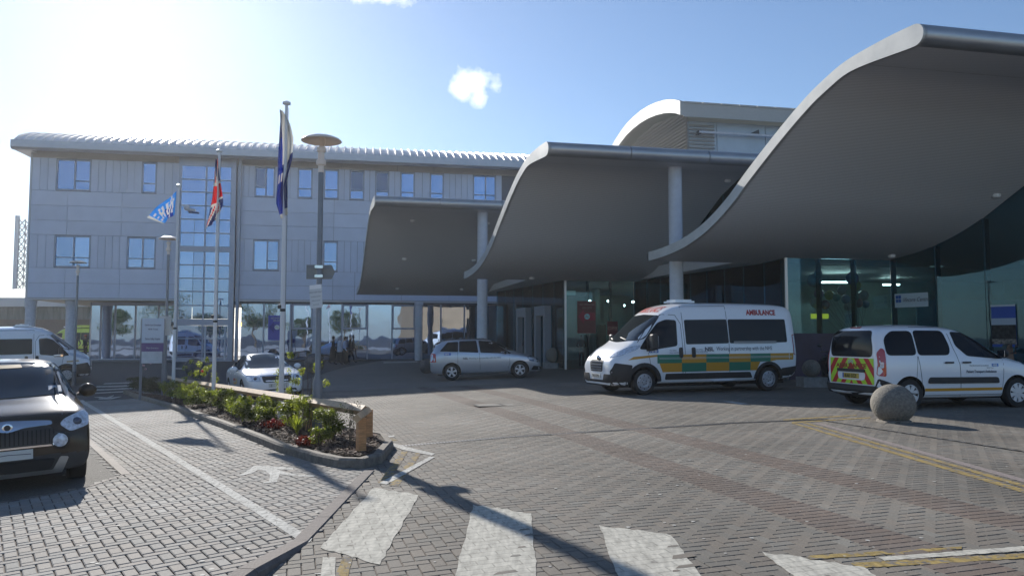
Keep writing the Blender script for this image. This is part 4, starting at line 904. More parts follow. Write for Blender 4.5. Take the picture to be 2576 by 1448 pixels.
bp_ = thing('blue_poster', 'tall blue poster with a dark landscape photo behind the glass', 'poster', (0, 0, 0)); wallsheet('sheet', pa, pb, z_[0], z_[4], mat('poster_blue', (.035, .10, .42), .6), bp_)
wallsheet('photo_sky', pa, pb, z_[2]+(z_[3]-z_[2])*.6, z_[3], mat('poster_sky', (.45, .52, .6), .6), bp_, .052); wallsheet('photo_hill', pa, pb, z_[1]+.05, z_[2]+(z_[3]-z_[2])*.6, mat('poster_dark', (.03, .03, .03), .6, noise=.9, scale=9), bp_, .054)
wallsheet('photo_figures', pa, pb, z_[1]-.12, z_[1]+.05, mat('poster_fig', (.22, .19, .16), .6, noise=.9, scale=12), bp_, .056); wallsheet('top_border', pa, pb, z_[4]-.06, z_[4], mat('poster_white', (.6, .66, .68), .6), bp_, .058)
# foil balloons
BALC = [(.55, .55, .6), (.3, .5, .75), (.45, .3, .5), (.6, .55, .2), (.25, .5, .45), (.6, .6, .62), (.5, .25, .3)]
bal = [(2046, 705, .34), (2058, 688, .22), (2060, 738, .26), (2086, 742, .26), (2104, 748, .2), (2052, 762, .28), (2076, 766, .24), (2118, 730, .25), (2128, 752, .24), (2144, 700, .34), (2152, 718, .3), (2150, 745, .24), (2172, 742, .28), (2160, 762, .24), (2132, 770, .22), (2178, 765, .2)]
fb = thing('balloon_display', 'cluster of shiny foil balloons floating inside the shop window', 'balloons', (0, 0, 0))
for i, (u, v, r) in enumerate(bal):
    a = RY(u, v, 30.6+random.random()*1.2); cc_ = BALC[i % 7]
    MB().sphere((a.x, a.y, a.z), r*.72, 16, 10, sz=1.1).build('balloon', mat('foil_%s' % 'abcdefg'[i % 7], cc_, .2, metal=.25), fb, smooth=True)
    MB().tube((a.x, a.y, a.z-r*.7), (14.0+.3*random.random(), a.y, 1.0), .006, n=3).build('ribbon', TEALD, fb)
a = RY(2062, 795, 31); ysg = thing('yellow_light_sign', 'small glowing yellow and turquoise sign under the balloons', 'sign', (a.x, a.y, a.z)); MB().box(-.35, .35, -.03, .03, -.1, .1).build('yellow_panel', mat('lit_yellow', (.7, .6, .05), .5, emit=(.8, .7, .05), es=.6), ysg)
MB().box(-.35, .35, -.03, .03, -1.05, -.85).build('blue_panel', mat('lit_cyan', (.1, .5, .6), .5), ysg)
# hoarding, wheel shaped clock
hp = RY(2005, 838, 27.6); hq = RY(2105, 838, 27.6)
hd = thing('purple_hoarding', 'dark purple low screen behind the scooter', 'screen', (0, 0, 0)); MB().box(hp.x-.3, hq.x+.5, 27.55, 27.68, g(10, 27.6), hp.z).build('board', mat('hoarding_purple', (.014, .013, .05), .4, noise=.3, scale=2), hd)
a = RY(1875, 740, 37); ck = thing('wheel_ornament', 'spoked wheel ornament hanging inside the dark glass', 'ornament', (a.x, a.y, a.z))
MB().lathe([(.42, -.04), (.5, -.04), (.5, .04), (.42, .04)], 24, axis='y', close=False).build('rim', mat('ornament_grey', (.35, .36, .36), .5), ck, smooth=True)
sp = MB(); [sp.tube((0, 0, 0), (.42*math.cos(t*math.pi/4), 0, .42*math.sin(t*math.pi/4)), .02, n=4) for t in range(8)]; sp.build('spoke', mat('ornament_grey', (.35, .36, .36), .5), ck)
# ================================================================== ROOFTOP PLANT ROOM
WHT = mat('plant_white', (.42, .41, .38), .5, noise=.05); LOU = mat('louvre_grey', (.40, .39, .37), .5); BLP = mat('plant_panel', (.42, .50, .56), .45, noise=.08, scale=.6, metal=.1)
yq = 58.0
a = RY(1722, 268, yq); b_ = RY(1752, 384, yq); zl = RY(1700, 390, yq).z; rf0 = RY(1722, 300, yq)
EB = Vector((math.cos(R_(11.5)), math.sin(R_(11.5)), 0)); DB = Vector((-EB.y, EB.x, 0))
pr = thing('plant_room', 'white rooftop block with arched roof edge and louvred side above the canopy', 'building', (a.x, a.y, 0), R_(11.5))
zt_ = a.z; zf = rf0.z-.0
# local axes: x along eaves to the right, y into depth; arch gable lies along the left end, curving down to the back
arc_pts = [(0, 0), (.8, .34), (1.8, .68), (3, 1.0), (4.8, 1.34), (6.4, 1.54), (8.1, 1.65), (10, 1.62), (11.6, 1.5), (13.2, 1.2), (14.8, .8), (17, -.05), (19, -1.2), (21, -2.8)]
g1 = MB(); Wd = 1.0
for (ya, za), (yb, zb) in zip(arc_pts, arc_pts[1:]):
    v = []
    for (yy, zz) in ((ya, za), (yb, zb)): v += [(-.9, yy-1.2, zt_+zz), (-.9, yy-1.2+.0, zt_+zz-1.05), (-.6, yy-1.2, zt_+zz-1.05), (-.6, yy-1.2, zt_+zz)]
    MB().add(v, [(0, 1, 5, 4), (1, 2, 6, 5), (2, 3, 7, 6), (3, 0, 4, 7), (0, 3, 2, 1), (4, 5, 6, 7)]).build('arch_panel', WHT, pr)
MB().box(-.6, 24, -1.2, -1.1, zf-.15, zt_-.12).build('eaves_fascia', WHT, pr)
for i in range(16): MB().box(-.6+i*1.5+.02, -.6+(i+1)*1.5-.02, -1.28, -.2, zt_-.12, zt_).build('coping', WHT, pr)
ro = MB()
for (ya, za), (yb, zb) in zip(arc_pts, arc_pts[1:]): ro.add([(-.6, ya-1.2, zt_+za-.1), (24, ya-1.2, zt_+za-.1), (24, yb-1.2, zt_+zb-.1), (-.6, yb-1.2, zt_+zb-.1), (-.6, ya-1.2, zt_+za-.4), (24, ya-1.2, zt_+za-.4), (24, yb-1.2, zt_+zb-.4), (-.6, yb-1.2, zt_+zb-.4)], [(0, 1, 2, 3), (4, 7, 6, 5), (0, 3, 7, 4)])
ro.build('roof', WHT, pr)
MB().box(.35, 24, .05, .4, 5, zf-.1).build('core_wall', BLP, pr)
sd = MB(); sd.prism([(.35, 5), (19.7, 5), (19.7, zt_-3.8), (17.8, zt_-2.3), (15.8, zt_-1.15), (13.6, zt_-.3), (10.4, zt_+.35), (6.9, zt_+.55), (3.6, zt_+.2), (1.8, zt_-.1), (.35, zt_-.6)], .35, .45, axis='x'); sd.build('side_core', LOU, pr)
for i in range(30):
    z = zt_+.45-i*.28; ye = .1
    if z > zt_-1.25: rng_ = [yy for yy in np.arange(0, 19.6, .1) if np.interp(yy+1.2, [q_[0] for q_ in arc_pts], [q_[1] for q_ in arc_pts])+zt_-1.1 > z+.17]
    else: rng_ = [0, 19.6]
    if len(rng_) > 1: MB().add([(.1, rng_[0], z), (.35, rng_[0], z+.17), (.35, rng_[-1], z+.17), (.1, rng_[-1], z), (.14, rng_[0], z-.04), (.14, rng_[-1], z-.04)], [(0, 1, 2, 3), (0, 3, 5, 4)]).build('louvre', LOU, pr)
    if z > zf-.45: continue
    pts = [(yy-1.2, zt_+zz-1.05) for yy, zz in arc_pts]; ymax = 0
    for (ya, za), (yb, zb) in zip(pts, pts[1:]):
        if zb <= z <= za: ymax = ya+(yb-ya)*(za-z)/(za-zb+1e-6)
    if z < pts[-1][1]: ymax = pts[-1][0]
    if False: MB().prism([(.0, z), (.0, z+.13), (.3, z+.02)], .0, ymax, axis='y').build('louvre', LOU, pr)
    MB().add([(.3, -.15, z), (2.4, -.15, z), (2.4, .04, z+.17), (.3, .04, z+.17)], [(0, 1, 2, 3)]).add([(.3, -.15, z), (2.4, -.15, z), (2.4, .0, z-.05), (.3, .0, z-.05)], [(0, 1, 2, 3)]).build('louvre', LOU, pr)
for i in range(4): MB().box(2.65+i*4.1, 2.65+(i+1)*4.1-.06, -.05, .06, 5, zf-.12).build('wall_panel', BLP, pr)
MB().box(.9, 20, -.62, -.5, zf-1.15, zf-1.0).build('rail', CONC, pr)
for i in (5.1, 9.1): MB().prism([(i, zf-1.0), (i+.8, zf-1.0), (i+.75, zf-.65)], -.62, -.5, axis='y').build('rail_light', TEALD, pr)
MB().box(.9, 1.1, -.6, .3, zf-1.2, zf-.95).build('rail_bracket', TEALD, pr)
# main roof mass below the plant room so it does not float
MB().box(.35, 24, .4, 9.0, 4.9, 8.0).build('podium', WALLI, pr)
# ================================================================== FAR LEFT
BRK = bricktex('far_brick', (.16, .105, .08), (.13, .085, .065), (.14, .12, .11), rot=(math.pi/2, 0, 0), pos=True); TIM = mat('weathered_board', (.15, .16, .15), .9, noise=.4, scale=1.2, stretch=(3, 3, .3))
yb = 84.0
a = RY(-260, 767, yb); b = RY(300, 767, yb); z0_ = RY(100, 803, yb).z
lb = thing('low_brick_building', 'low brick building with weathered boards and ribbed pale roof, far left', 'building', (0, 0, 0))
MB().box(a.x, b.x, yb, yb+12, 0, z0_).build('brick_wall', BRK, lb)
for i in range(22):
    w_ = (b.x-a.x)/22; MB().box(a.x+i*w_+.02, a.x+(i+1)*w_-.02, yb-.08, yb+.1, z0_, a.z-.2).build('board', TIM, lb)
MB().box(a.x-1, b.x, yb-1.2, yb+.3, a.z-.2, a.z+.75).build('fascia', mat('fascia_pale', (.5, .5, .5), .5), lb)
ra = RY(70, 718, yb+10); rp_ = MB().add([(a.x-1, yb-1.2, a.z+.75), (b.x, yb-1.2, a.z+.75), (b.x, yb+12, ra.z+.9), (a.x-1, yb+12, ra.z-2.9)], [(0, 1, 2, 3)]); rr_ = rp_.build('roof', mat('bright_roof', (.62, .58, .52), .4, metal=.3), lb)
for i in range(60):
    x_ = a.x-1+i*.55
    if x_ > b.x: break
    f0 = (x_-(a.x-1))/(b.x-a.x+1); MB().add([(x_, yb-1.2, a.z+.76), (x_+.1, yb-1.2, a.z+.76), (x_+.1, yb+12, ra.z-2.85+3.8*f0), (x_, yb+12, ra.z-2.85+3.8*f0)], [(0, 1, 2, 3)]).add([(x_, yb-1.2, a.z+.92), (x_+.1, yb-1.2, a.z+.92), (x_+.1, yb+12, ra.z-2.7+3.8*f0), (x_, yb+12, ra.z-2.7+3.8*f0)], [(0, 1, 2, 3)]).build('roof_rib', mat('bright_roof_dark', (.3, .27, .24), .5), rr_)
# lattice chimney mast
ym = 118.0; a = RY(36, 545, ym); b = RY(66, 545, ym); zt2 = a.z; x0, x1 = a.x, b.x
lm = thing('lattice_mast', 'tall white steel flue mast with lattice bracing beyond the building end', 'tower', (x0, ym, 0)); W_ = x1-x0
LWT = mat('mast_white', (.62, .63, .66), .5); 
MB().tube((.35, .3, 0), (.35, .3, zt2+.2), .36, n=14).build('flue', LWT, lm, smooth=True); MB().tube((W_+.1, 1.2, 0), (W_+.1, 1.2, zt2-.2), .3, n=14).build('flue', LWT, lm, smooth=True)
lat = MB()
for (px, py) in ((.8, 0), (W_-.1, 0), (.8, 1.6), (W_-.1, 1.6)): lat.tube((px, py, 0), (px, py, zt2-.3), .06, n=5)
z = 0
while z < zt2-1.2:
    for py in (0, 1.6): lat.tube((.8, py, z), (W_-.1, py, z+1.1), .08, n=4).tube((W_-.1, py, z), (.8, py, z+1.1), .08, n=4).tube((.8, py, z), (W_-.1, py, z), .08, n=4)
    z += 1.1
lat.build('lattice', mat('mast_grey', (.35, .36, .38), .5), lm)
# sunlit yard beyond the arcade
yard = MB().add([(-75, 62, .02), (-12, 66, .02), (-12, 83, .02), (-75, 83, .02)], [(0, 1, 2, 3)]).build('yard', mat('yard_concrete', (.42, .40, .37), .8, noise=.1, scale=.6)); yard['kind'] = 'structure'
pth = MB().prism([(F0+FE*a_+FN*b_).xy for a_, b_ in ((-4, 1.2), (tw0, 1.2), (tw0, 4.2), (tw0, 11), (-4, 11))], -.04, .03).build('arcade_pavement', mat('arcade_slab', (.24, .23, .22), .8, noise=.1)); pth['kind'] = 'structure'
# ================================================================== BEHIND THE CAMERA (seen in reflections)
bb = thing('buff_brick_building', 'plain buff brick building across the road, mirrored in the lobby glass', 'building', (0, 0, 0))
BF = mat('buff_brick', (.42, .29, .17), .85, noise=.1, scale=.5)
MB().box(19, 48, -62, -46, 0, 8.4).build('wall', BF, bb); MB().box(19, 24, -46, -44.5, 0, 5.8).build('porch', BF, bb); MB().box(18.7, 48.3, -62.3, -45.8, 8.4, 8.7).build('roof', TEALD, bb)
# ================================================================== VEHICLES
def paint(name, c, metal=0.0, rough=.25, coat=1.0, spec=.5): return mat(name, c, rough, metal, coat=coat, spec=spec)
VW = paint('paint_white', (.86, .87, .89), .0, .3); VS = paint('paint_silver', (.50, .53, .58), .6, .32); VB = paint('paint_brown', (.050, .038, .028), .15, .13, coat=0.0, spec=.35); VS2 = paint('paint_pale_silver', (.50, .51, .54), .55, .3)
VY = paint('paint_yellow', (.42, .55, .05), 0, .35)
BLK = mat('black_plastic', (.022, .023, .026), .5, noise=.2, scale=12); ARCH = mat('arch_dark', (.012, .012, .013), .9); TYRE = mat('tyre_rubber', (.018, .018, .019), .75, bump=.2, bscale=60)
CGL = glassmat('car_glass', (.26, .29, .31), .02, (.008, .010, .013)); WSG = glassmat('windscreen_glass', (.7, .78, .82), .03, (.012, .017, .02))
RIM = mat('rim_silver', (.62, .62, .64), .35, metal=.3); RIMW = mat('rim_steel', (.45, .45, .47), .4, metal=.3); CHR = mat('chrome', (.7, .7, .72), .12, metal=1)
LENS = mat('lamp_lens', (.55, .60, .68), .08, spec=.8, coat=1.0, noise=.35, scale=22); LENSD = mat('lamp_inner', (.10, .12, .16), .15, metal=.5); REDL = mat('red_lens', (.45, .012, .01), .15, coat=1.0); SEAM = mat('seam_dark', (.06, .06, .065), .7)
ORG = mat('stripe_orange', (.62, .30, .02), .4); GRN_ = mat('batten_green', (.012, .20, .12), .4); TXTG = mat('text_grey', (.07, .08, .11), .5); REDT = mat('text_red', (.42, .02, .02), .45); NHSB = mat('health_blue', (.02, .10, .42), .4); WTX = mat('text_white', (.75, .76, .78), .4); PLW = mat('plate_white', (.62, .63, .60), .4); PLY = mat('plate_yellow', (.55, .40, .06), .4); LIM = mat('chevron_lime', (.45, .72, .03), .35); CRD = mat('chevron_red', (.50, .01, .015), .35)
def rpoly(pts, r):
    out_ = []; n = len(pts)
    for i in range(n):
        a, b, c = Vector(pts[i-1]), Vector(pts[i]), Vector(pts[(i+1) % n]); d1 = (a-b); d2 = (c-b); l1 = min(r, d1.length*.45); l2 = min(r, d2.length*.45)
        p, q = b+d1.normalized()*l1, b+d2.normalized()*l2
        for t in (0, .33, .67, 1): out_.append(tuple(p*(1-t)**2+b*2*t*(1-t)+q*t*t))
    return out_
class Car:
    def __init__(s, name, label, cat, loc, heading, stations, body_mat, wheels, wr, hw, group=None, arch=None, tilt=(0, 0), two=None):
        s.root = thing(name, label, cat, loc, heading, group, rot=(tilt[0], tilt[1], heading)); s.L = stations[-1][0]; s.hw = hw
        rings = []
        for (x, zt, zs, wt, ws, wl, zb) in stations:
            d = min(.16, (zt-zs)*.45); h = [(0, zt), (.55*wt, zt-.10*d), (.90*wt, zt-.45*d), (wt, zt-1.0*d), (wt+(ws-wt)*.5, zt-d-(zt-d-zs)*.5), (ws, zs), (ws+.012, zs-(zs-zb)*.4), (wl, zb+.14), (wl-.05, zb+.01), (wl-.22, zb), (0, zb)]
            rings.append([(x, y, z) for y, z in h]+[(x, -y, z) for y, z in h[1:-1][::-1]])
        m = MB(); n = len(rings[0])
        for r in rings: m.v += r
        for i in range(len(rings)-1):
            for k in range(n): m.f.append((i*n+k, i*n+(k+1) % n, (i+1)*n+(k+1) % n, (i+1)*n+k)); m.m.append(0)
        for base, fl in ((0, True), ((len(rings)-1)*n, False)):
            # cap as strip of quads between mirrored points
            for k in range(n//2):
                a, b, c, d = k, k+1, (n-k-1) % n, (n-k) % n
                q = [base+a, base+b, base+c, base+d]; q = list(dict.fromkeys(q)); 
                if len(q) >= 3: m.f.append(tuple(q)); m.m.append(0)
        me = m.mesh('body', [body_mat, ARCH]); bm = bmesh.new(); bm.from_mesh(me); bmesh.ops.remove_doubles(bm, verts=bm.verts, dist=1e-5); bmesh.ops.recalc_face_normals(bm, faces=bm.faces); bm.to_mesh(me); bm.free()
        o = bpy.data.objects.new('tmp_body', me); col.objects.link(o); sb = o.modifiers.new('s', 'SUBSURF'); sb.levels = 2; sb.render_levels = 2
        dg = bpy.context.evaluated_depsgraph_get(); ev = o.evaluated_get(dg); me2 = bpy.data.meshes.new_from_object(ev)
        s.bvh = BVHTree.FromPolygons([v.co.copy() for v in me2.vertices], [tuple(p.vertices) for p in me2.polygons])
        o.modifiers.clear(); o.data = me2
        ar = arch or wr+.055; cuts = []
        for (wx, wz) in wheels:
            c = MB().lathe([(ar, -1.3), (ar, 1.3)], 32, (wx, 0, wz), 'y'); cm = c.mesh('cut', ARCH); bm = bmesh.new(); bm.from_mesh(cm); bmesh.ops.recalc_face_normals(bm, faces=bm.faces); bm.to_mesh(cm); bm.free()
            co = bpy.data.objects.new('cut', cm); col.objects.link(co); cuts.append(co); md = o.modifiers.new('b', 'BOOLEAN'); md.object = co; md.operation = 'DIFFERENCE'; md.solver = 'EXACT'; md.material_mode = 'TRANSFER'
        dg.update(); dg = bpy.context.evaluated_depsgraph_get(); me3 = bpy.data.meshes.new_from_object(o.evaluated_get(dg)); bpy.data.objects.remove(o)
        for c in cuts: bpy.data.objects.remove(c)
        me3.name = 'body'; me3.polygons.foreach_set('use_smooth', [True]*len(me3.polygons)); me3.set_sharp_from_angle(angle=R_(38))
        if two:  # two-tone: faces under a height get a second material
            me3.materials.append(two[1]); ix = len(me3.materials)-1
            for p in me3.polygons:
                if p.material_index == 0 and two[0](p.center): p.material_index = ix
        s.body = link('body', me3, s.root)
        # dark underbody core so that arches are not see-through
        MB().box(wheels[0][0]-.9 if wheels[0][0] > 1.2 else .3, s.L-.35, -hw+.28, hw-.28, .2, wheels[0][1]+.32).build('underbody', ARCH, s.root)
    def hit(s, side, a, b):
        if side == 'R': o, d = Vector((a, -4, b)), Vector((0, 1, 0))
        elif side == 'L': o, d = Vector((a, 4, b)), Vector((0, -1, 0))
        elif side == 'F': o, d = Vector((s.L+4, a, b)), Vector((-1, 0, 0))
        elif side == 'B': o, d = Vector((-4, a, b)), Vector((1, 0, 0))
        else: o, d = Vector((a, b, 6)), Vector((0, 0, -1))
        h = s.bvh.ray_cast(o, d)
        if h[0] is None:
            q = o+d*4; h = s.bvh.find_nearest(q)
        nrm = h[1]
        if nrm.dot(d) > 0: nrm = -nrm
        return h[0], nrm
    def decal(s, side, poly, name, m, off=.005, parent=None, skirt=.02, step=.12, smooth=True):
        bm = bmesh.new(); bm.faces.new([bm.verts.new((p[0], p[1], 0)) for p in poly])
        x0, x1 = min(p[0] for p in poly), max(p[0] for p in poly); y0, y1 = min(p[1] for p in poly), max(p[1] for p in poly)
        for lo, hi, nn in ((x0, x1, (1, 0, 0)), (y0, y1, (0, 1, 0))):
            k = lo+step
            while k < hi-1e-4: bmesh.ops.bisect_plane(bm, geom=bm.verts[:]+bm.edges[:]+bm.faces[:], plane_co=Vector(nn)*k, plane_no=nn); k += step
        bmesh.ops.triangulate(bm, faces=bm.faces[:])
        nr = {}
        for v in bm.verts: h, n_ = s.hit(side, v.co.x, v.co.y); nr[v] = n_; v.co = h+n_*off
        bnd = [e for e in bm.edges if e.is_boundary]
        if skirt:
            r = bmesh.ops.extrude_edge_only(bm, edges=bnd); nv = [x for x in r['geom'] if isinstance(x, bmesh.types.BMVert)]
            for v in nv:
                o_ = min((w for w in nr), key=lambda w: (w.co-v.co).length_squared); v.co -= nr[o_]*skirt
        bmesh.ops.recalc_face_normals(bm, faces=bm.faces)
        me = bpy.data.meshes.new(name); bm.to_mesh(me); bm.free(); me.materials.append(m)
        if smooth: me.polygons.foreach_set('use_smooth', [True]*len(me.polygons)); me.set_sharp_from_angle(angle=R_(40))
        return link(name, me, parent or s.root)
    def text(s, side, txt, size, a0, b0, m, bold=0.0, shear=0.0, sx=1.0, align='LEFT', off=.008, parent=None, slope=0.0):
        me = text_mesh(txt, size, bold, shear, sx, align); sg = {'R': 1, 'L': -1, 'F': 1, 'B': -1}[side]
        for v in me.vertices: h, n_ = s.hit(side, a0+sg*v.co.x, b0+v.co.y+slope*v.co.x); v.co = h+n_*off
        me.materials.append(m); return link('lettering', me, parent or s.root)
    def line(s, side, pts, wd, name='panel_seam', m=None, off=.003):
        for a, b in zip(pts, pts[1:]):
            d = Vector((b[0]-a[0], b[1]-a[1])); d.normalize(); n_ = Vector((-d.y, d.x))*wd/2
            s.decal(side, [(a[0]+n_.x, a[1]+n_.y), (b[0]+n_.x, b[1]+n_.y), (b[0]-n_.x, b[1]-n_.y), (a[0]-n_.x, a[1]-n_.y)], name, m or SEAM, off, skirt=0, step=.15)
    def wheel(s, x, z, r, y, spokes=5, rm=RIM, kind='alloy', wd=.2):
        for sd in (-1, 1):
            w = MB().lathe([(r*.62, 0), (r*.62, -wd/2), (r*.93, -wd/2), (r, -wd/2+.04), (r, wd/2-.04), (r*.93, wd/2), (r*.66, wd/2), (r*.60, wd/2-.02)], 32, (0, 0, 0), 'y', close=False)
            wo = w.build('wheel', TYRE, s.root, smooth=True, loc=(x, sd*(y-wd/2), z)); q = MB(); oy = sd*wd/2
            q.lathe([(r*.66, oy*.98), (r*.61, oy*1.02), (r*.58, oy*.90)], 28, (0, 0, 0), 'y', close=False)
            if kind == 'steel':
                q.lathe([(r*.58, oy*.80), (r*.46, oy*.86), (r*.40, oy*.98), (r*.24, oy*.86), (r*.2, oy*.9), (.001, oy*.92)], 28, (0, 0, 0), 'y', close=False)
                ho = MB()
                for k in range(8): t = k*math.pi/4; ho.lathe([(r*.05, oy*.93), (.001, oy*.94)], 8, (r*.50*math.cos(t), 0, r*.50*math.sin(t)), 'y', close=False)
                for k in range(5): t = k*1.2566; ho.lathe([(r*.045, oy*.97), (.001, oy*.98)], 8, (r*.18*math.cos(t), 0, r*.18*math.sin(t)), 'y', close=False)
            else:
                q.lathe([(r*.13, oy*.92), (.001, oy*1.0)], 14, (0, 0, 0), 'y', close=False); ho = MB().lathe([(r*.59, oy*.55), (.001, oy*.55)], 24, (0, 0, 0), 'y', close=False)
                for k in range(spokes):
                    t = 2*math.pi*k/spokes+.3; c, s_ = math.cos(t), math.sin(t); n0, n1 = r*.085, r*.15
                    q.add([(r*.05*c-n0*s_, oy*.96, r*.05*s_+n0*c), (r*.60*c-n1*s_, oy*.93, r*.60*s_+n1*c), (r*.60*c+n1*s_, oy*.93, r*.60*s_-n1*c), (r*.05*c+n0*s_, oy*.96, r*.05*s_-n0*c), (r*.05*c-n0*s_, oy*.7, r*.05*s_+n0*c), (r*.60*c-n1*s_, oy*.6, r*.60*s_+n1*c), (r*.60*c+n1*s_, oy*.6, r*.60*s_-n1*c), (r*.05*c+n0*s_, oy*.7, r*.05*s_-n0*c)], [(0, 1, 2, 3), (0, 4, 5, 1), (3, 2, 6, 7), (1, 5, 6, 2)])
            q.build('rim', rm, wo, smooth=True, ang=30); ho.build('rim_holes', ARCH, wo)['kind'] = 'stuff'
    def arch_ring(s, side, wx, wz, r0, r1, name, m, a0=0, a1=180, off=.02):
        n = 18; out_ = [(wx+r1*math.cos(R_(a0+(a1-a0)*k/n)), wz+r1*math.sin(R_(a0+(a1-a0)*k/n))) for k in range(n+1)]; inn_ = [(wx+r0*math.cos(R_(a0+(a1-a0)*k/n)), wz+r0*math.sin(R_(a0+(a1-a0)*k/n))) for k in range(n+1)]
        s.decal(side, out_+inn_[::-1], name, m, off, skirt=.03, step=.2)
    def mirror(s, x, y, z, m, sz=.12, dark=None):
        for sd in (-1, 1):
            q = MB().sphere((0, 0, 0), 1, 14, 8); q.v = [(a*sz*.55, b*sz*.95, c*sz*.75) for a, b, c in q.v]; o = q.build('mirror', m, s.root, smooth=True, loc=(x, sd*(y+sz*.9), z))
            MB().box(-.02, .03, -sz*1.1 if sd > 0 else 0, 0 if sd > 0 else sz*1.1, -.07, -.03).build('mirror_arm', BLK, o)
            MB().box(-sz*.56, -sz*.5, -sz*.7, sz*.7, -sz*.5, sz*.5).build('mirror_glass', CHR, o)
def place(u_hub, v_ground, heading): return P(u_hub, v_ground)
def car_at(xy, heading, local):
    """world origin so that local point (x,y) sits at world xy"""
    c, s_ = math.cos(heading), math.sin(heading); x = xy[0]-(local[0]*c-local[1]*s_); y = xy[1]-(local[0]*s_+local[1]*c); return x, y
def settle(x, y, heading, L):
    c, s_ = math.cos(heading), math.sin(heading); za, zb = g(x+.8*c, y+.8*s_), g(x+(L-.9)*c, y+(L-.9)*s_); zl, zr_ = g(x+L/2*c-.8*s_, y+L/2*s_+.8*c), g(x+L/2*c+.8*s_, y+L/2*s_-.8*c)
    pit = math.atan2(zb-za, L-1.7); rol = math.atan2(zl-zr_, 1.6); z = (za+zb)/2-(L/2-0)*math.tan(pit)
    return (x, y, (za+zb)/2-math.tan(pit)*(L/2)), (rol, -pit)
# ---- high-roof van (large ambulance, plain white van, yellow ambulance)
VANST = [(0, 2.28, 1.2, .80, .97, .93, .50), (.03, 2.38, 1.2, .84, 1.0, .97, .45), (.14, 2.47, 1.22, .86, 1.015, .99, .36), (.5, 2.515, 1.25, .87, 1.02, 1.0, .30), (1.8, 2.53, 1.28, .87, 1.022, 1.0, .28), (3.2, 2.52, 1.28, .87, 1.022, 1.0, .28), (3.75, 2.49, 1.28, .86, 1.02, 1.0, .28), (4.12, 2.40, 1.27, .83, 1.02, 1.0, .28), (4.42, 2.22, 1.25, .79, 1.018, 1.0, .28), (4.85, 1.84, 1.20, .80, 1.01, .99, .28), (5.20, 1.50, 1.12, .84, 1.0, .985, .27), (5.38, 1.38, 1.06, .84, .985, .97, .26), (5.62, 1.24, .98, .83, .96, .955, .24), (5.82, 1.06, .88, .80, .91, .90, .24), (5.93, .95, .78, .74, .84, .84, .25), (5.97, .84, .66, .66, .74, .74, .30)]
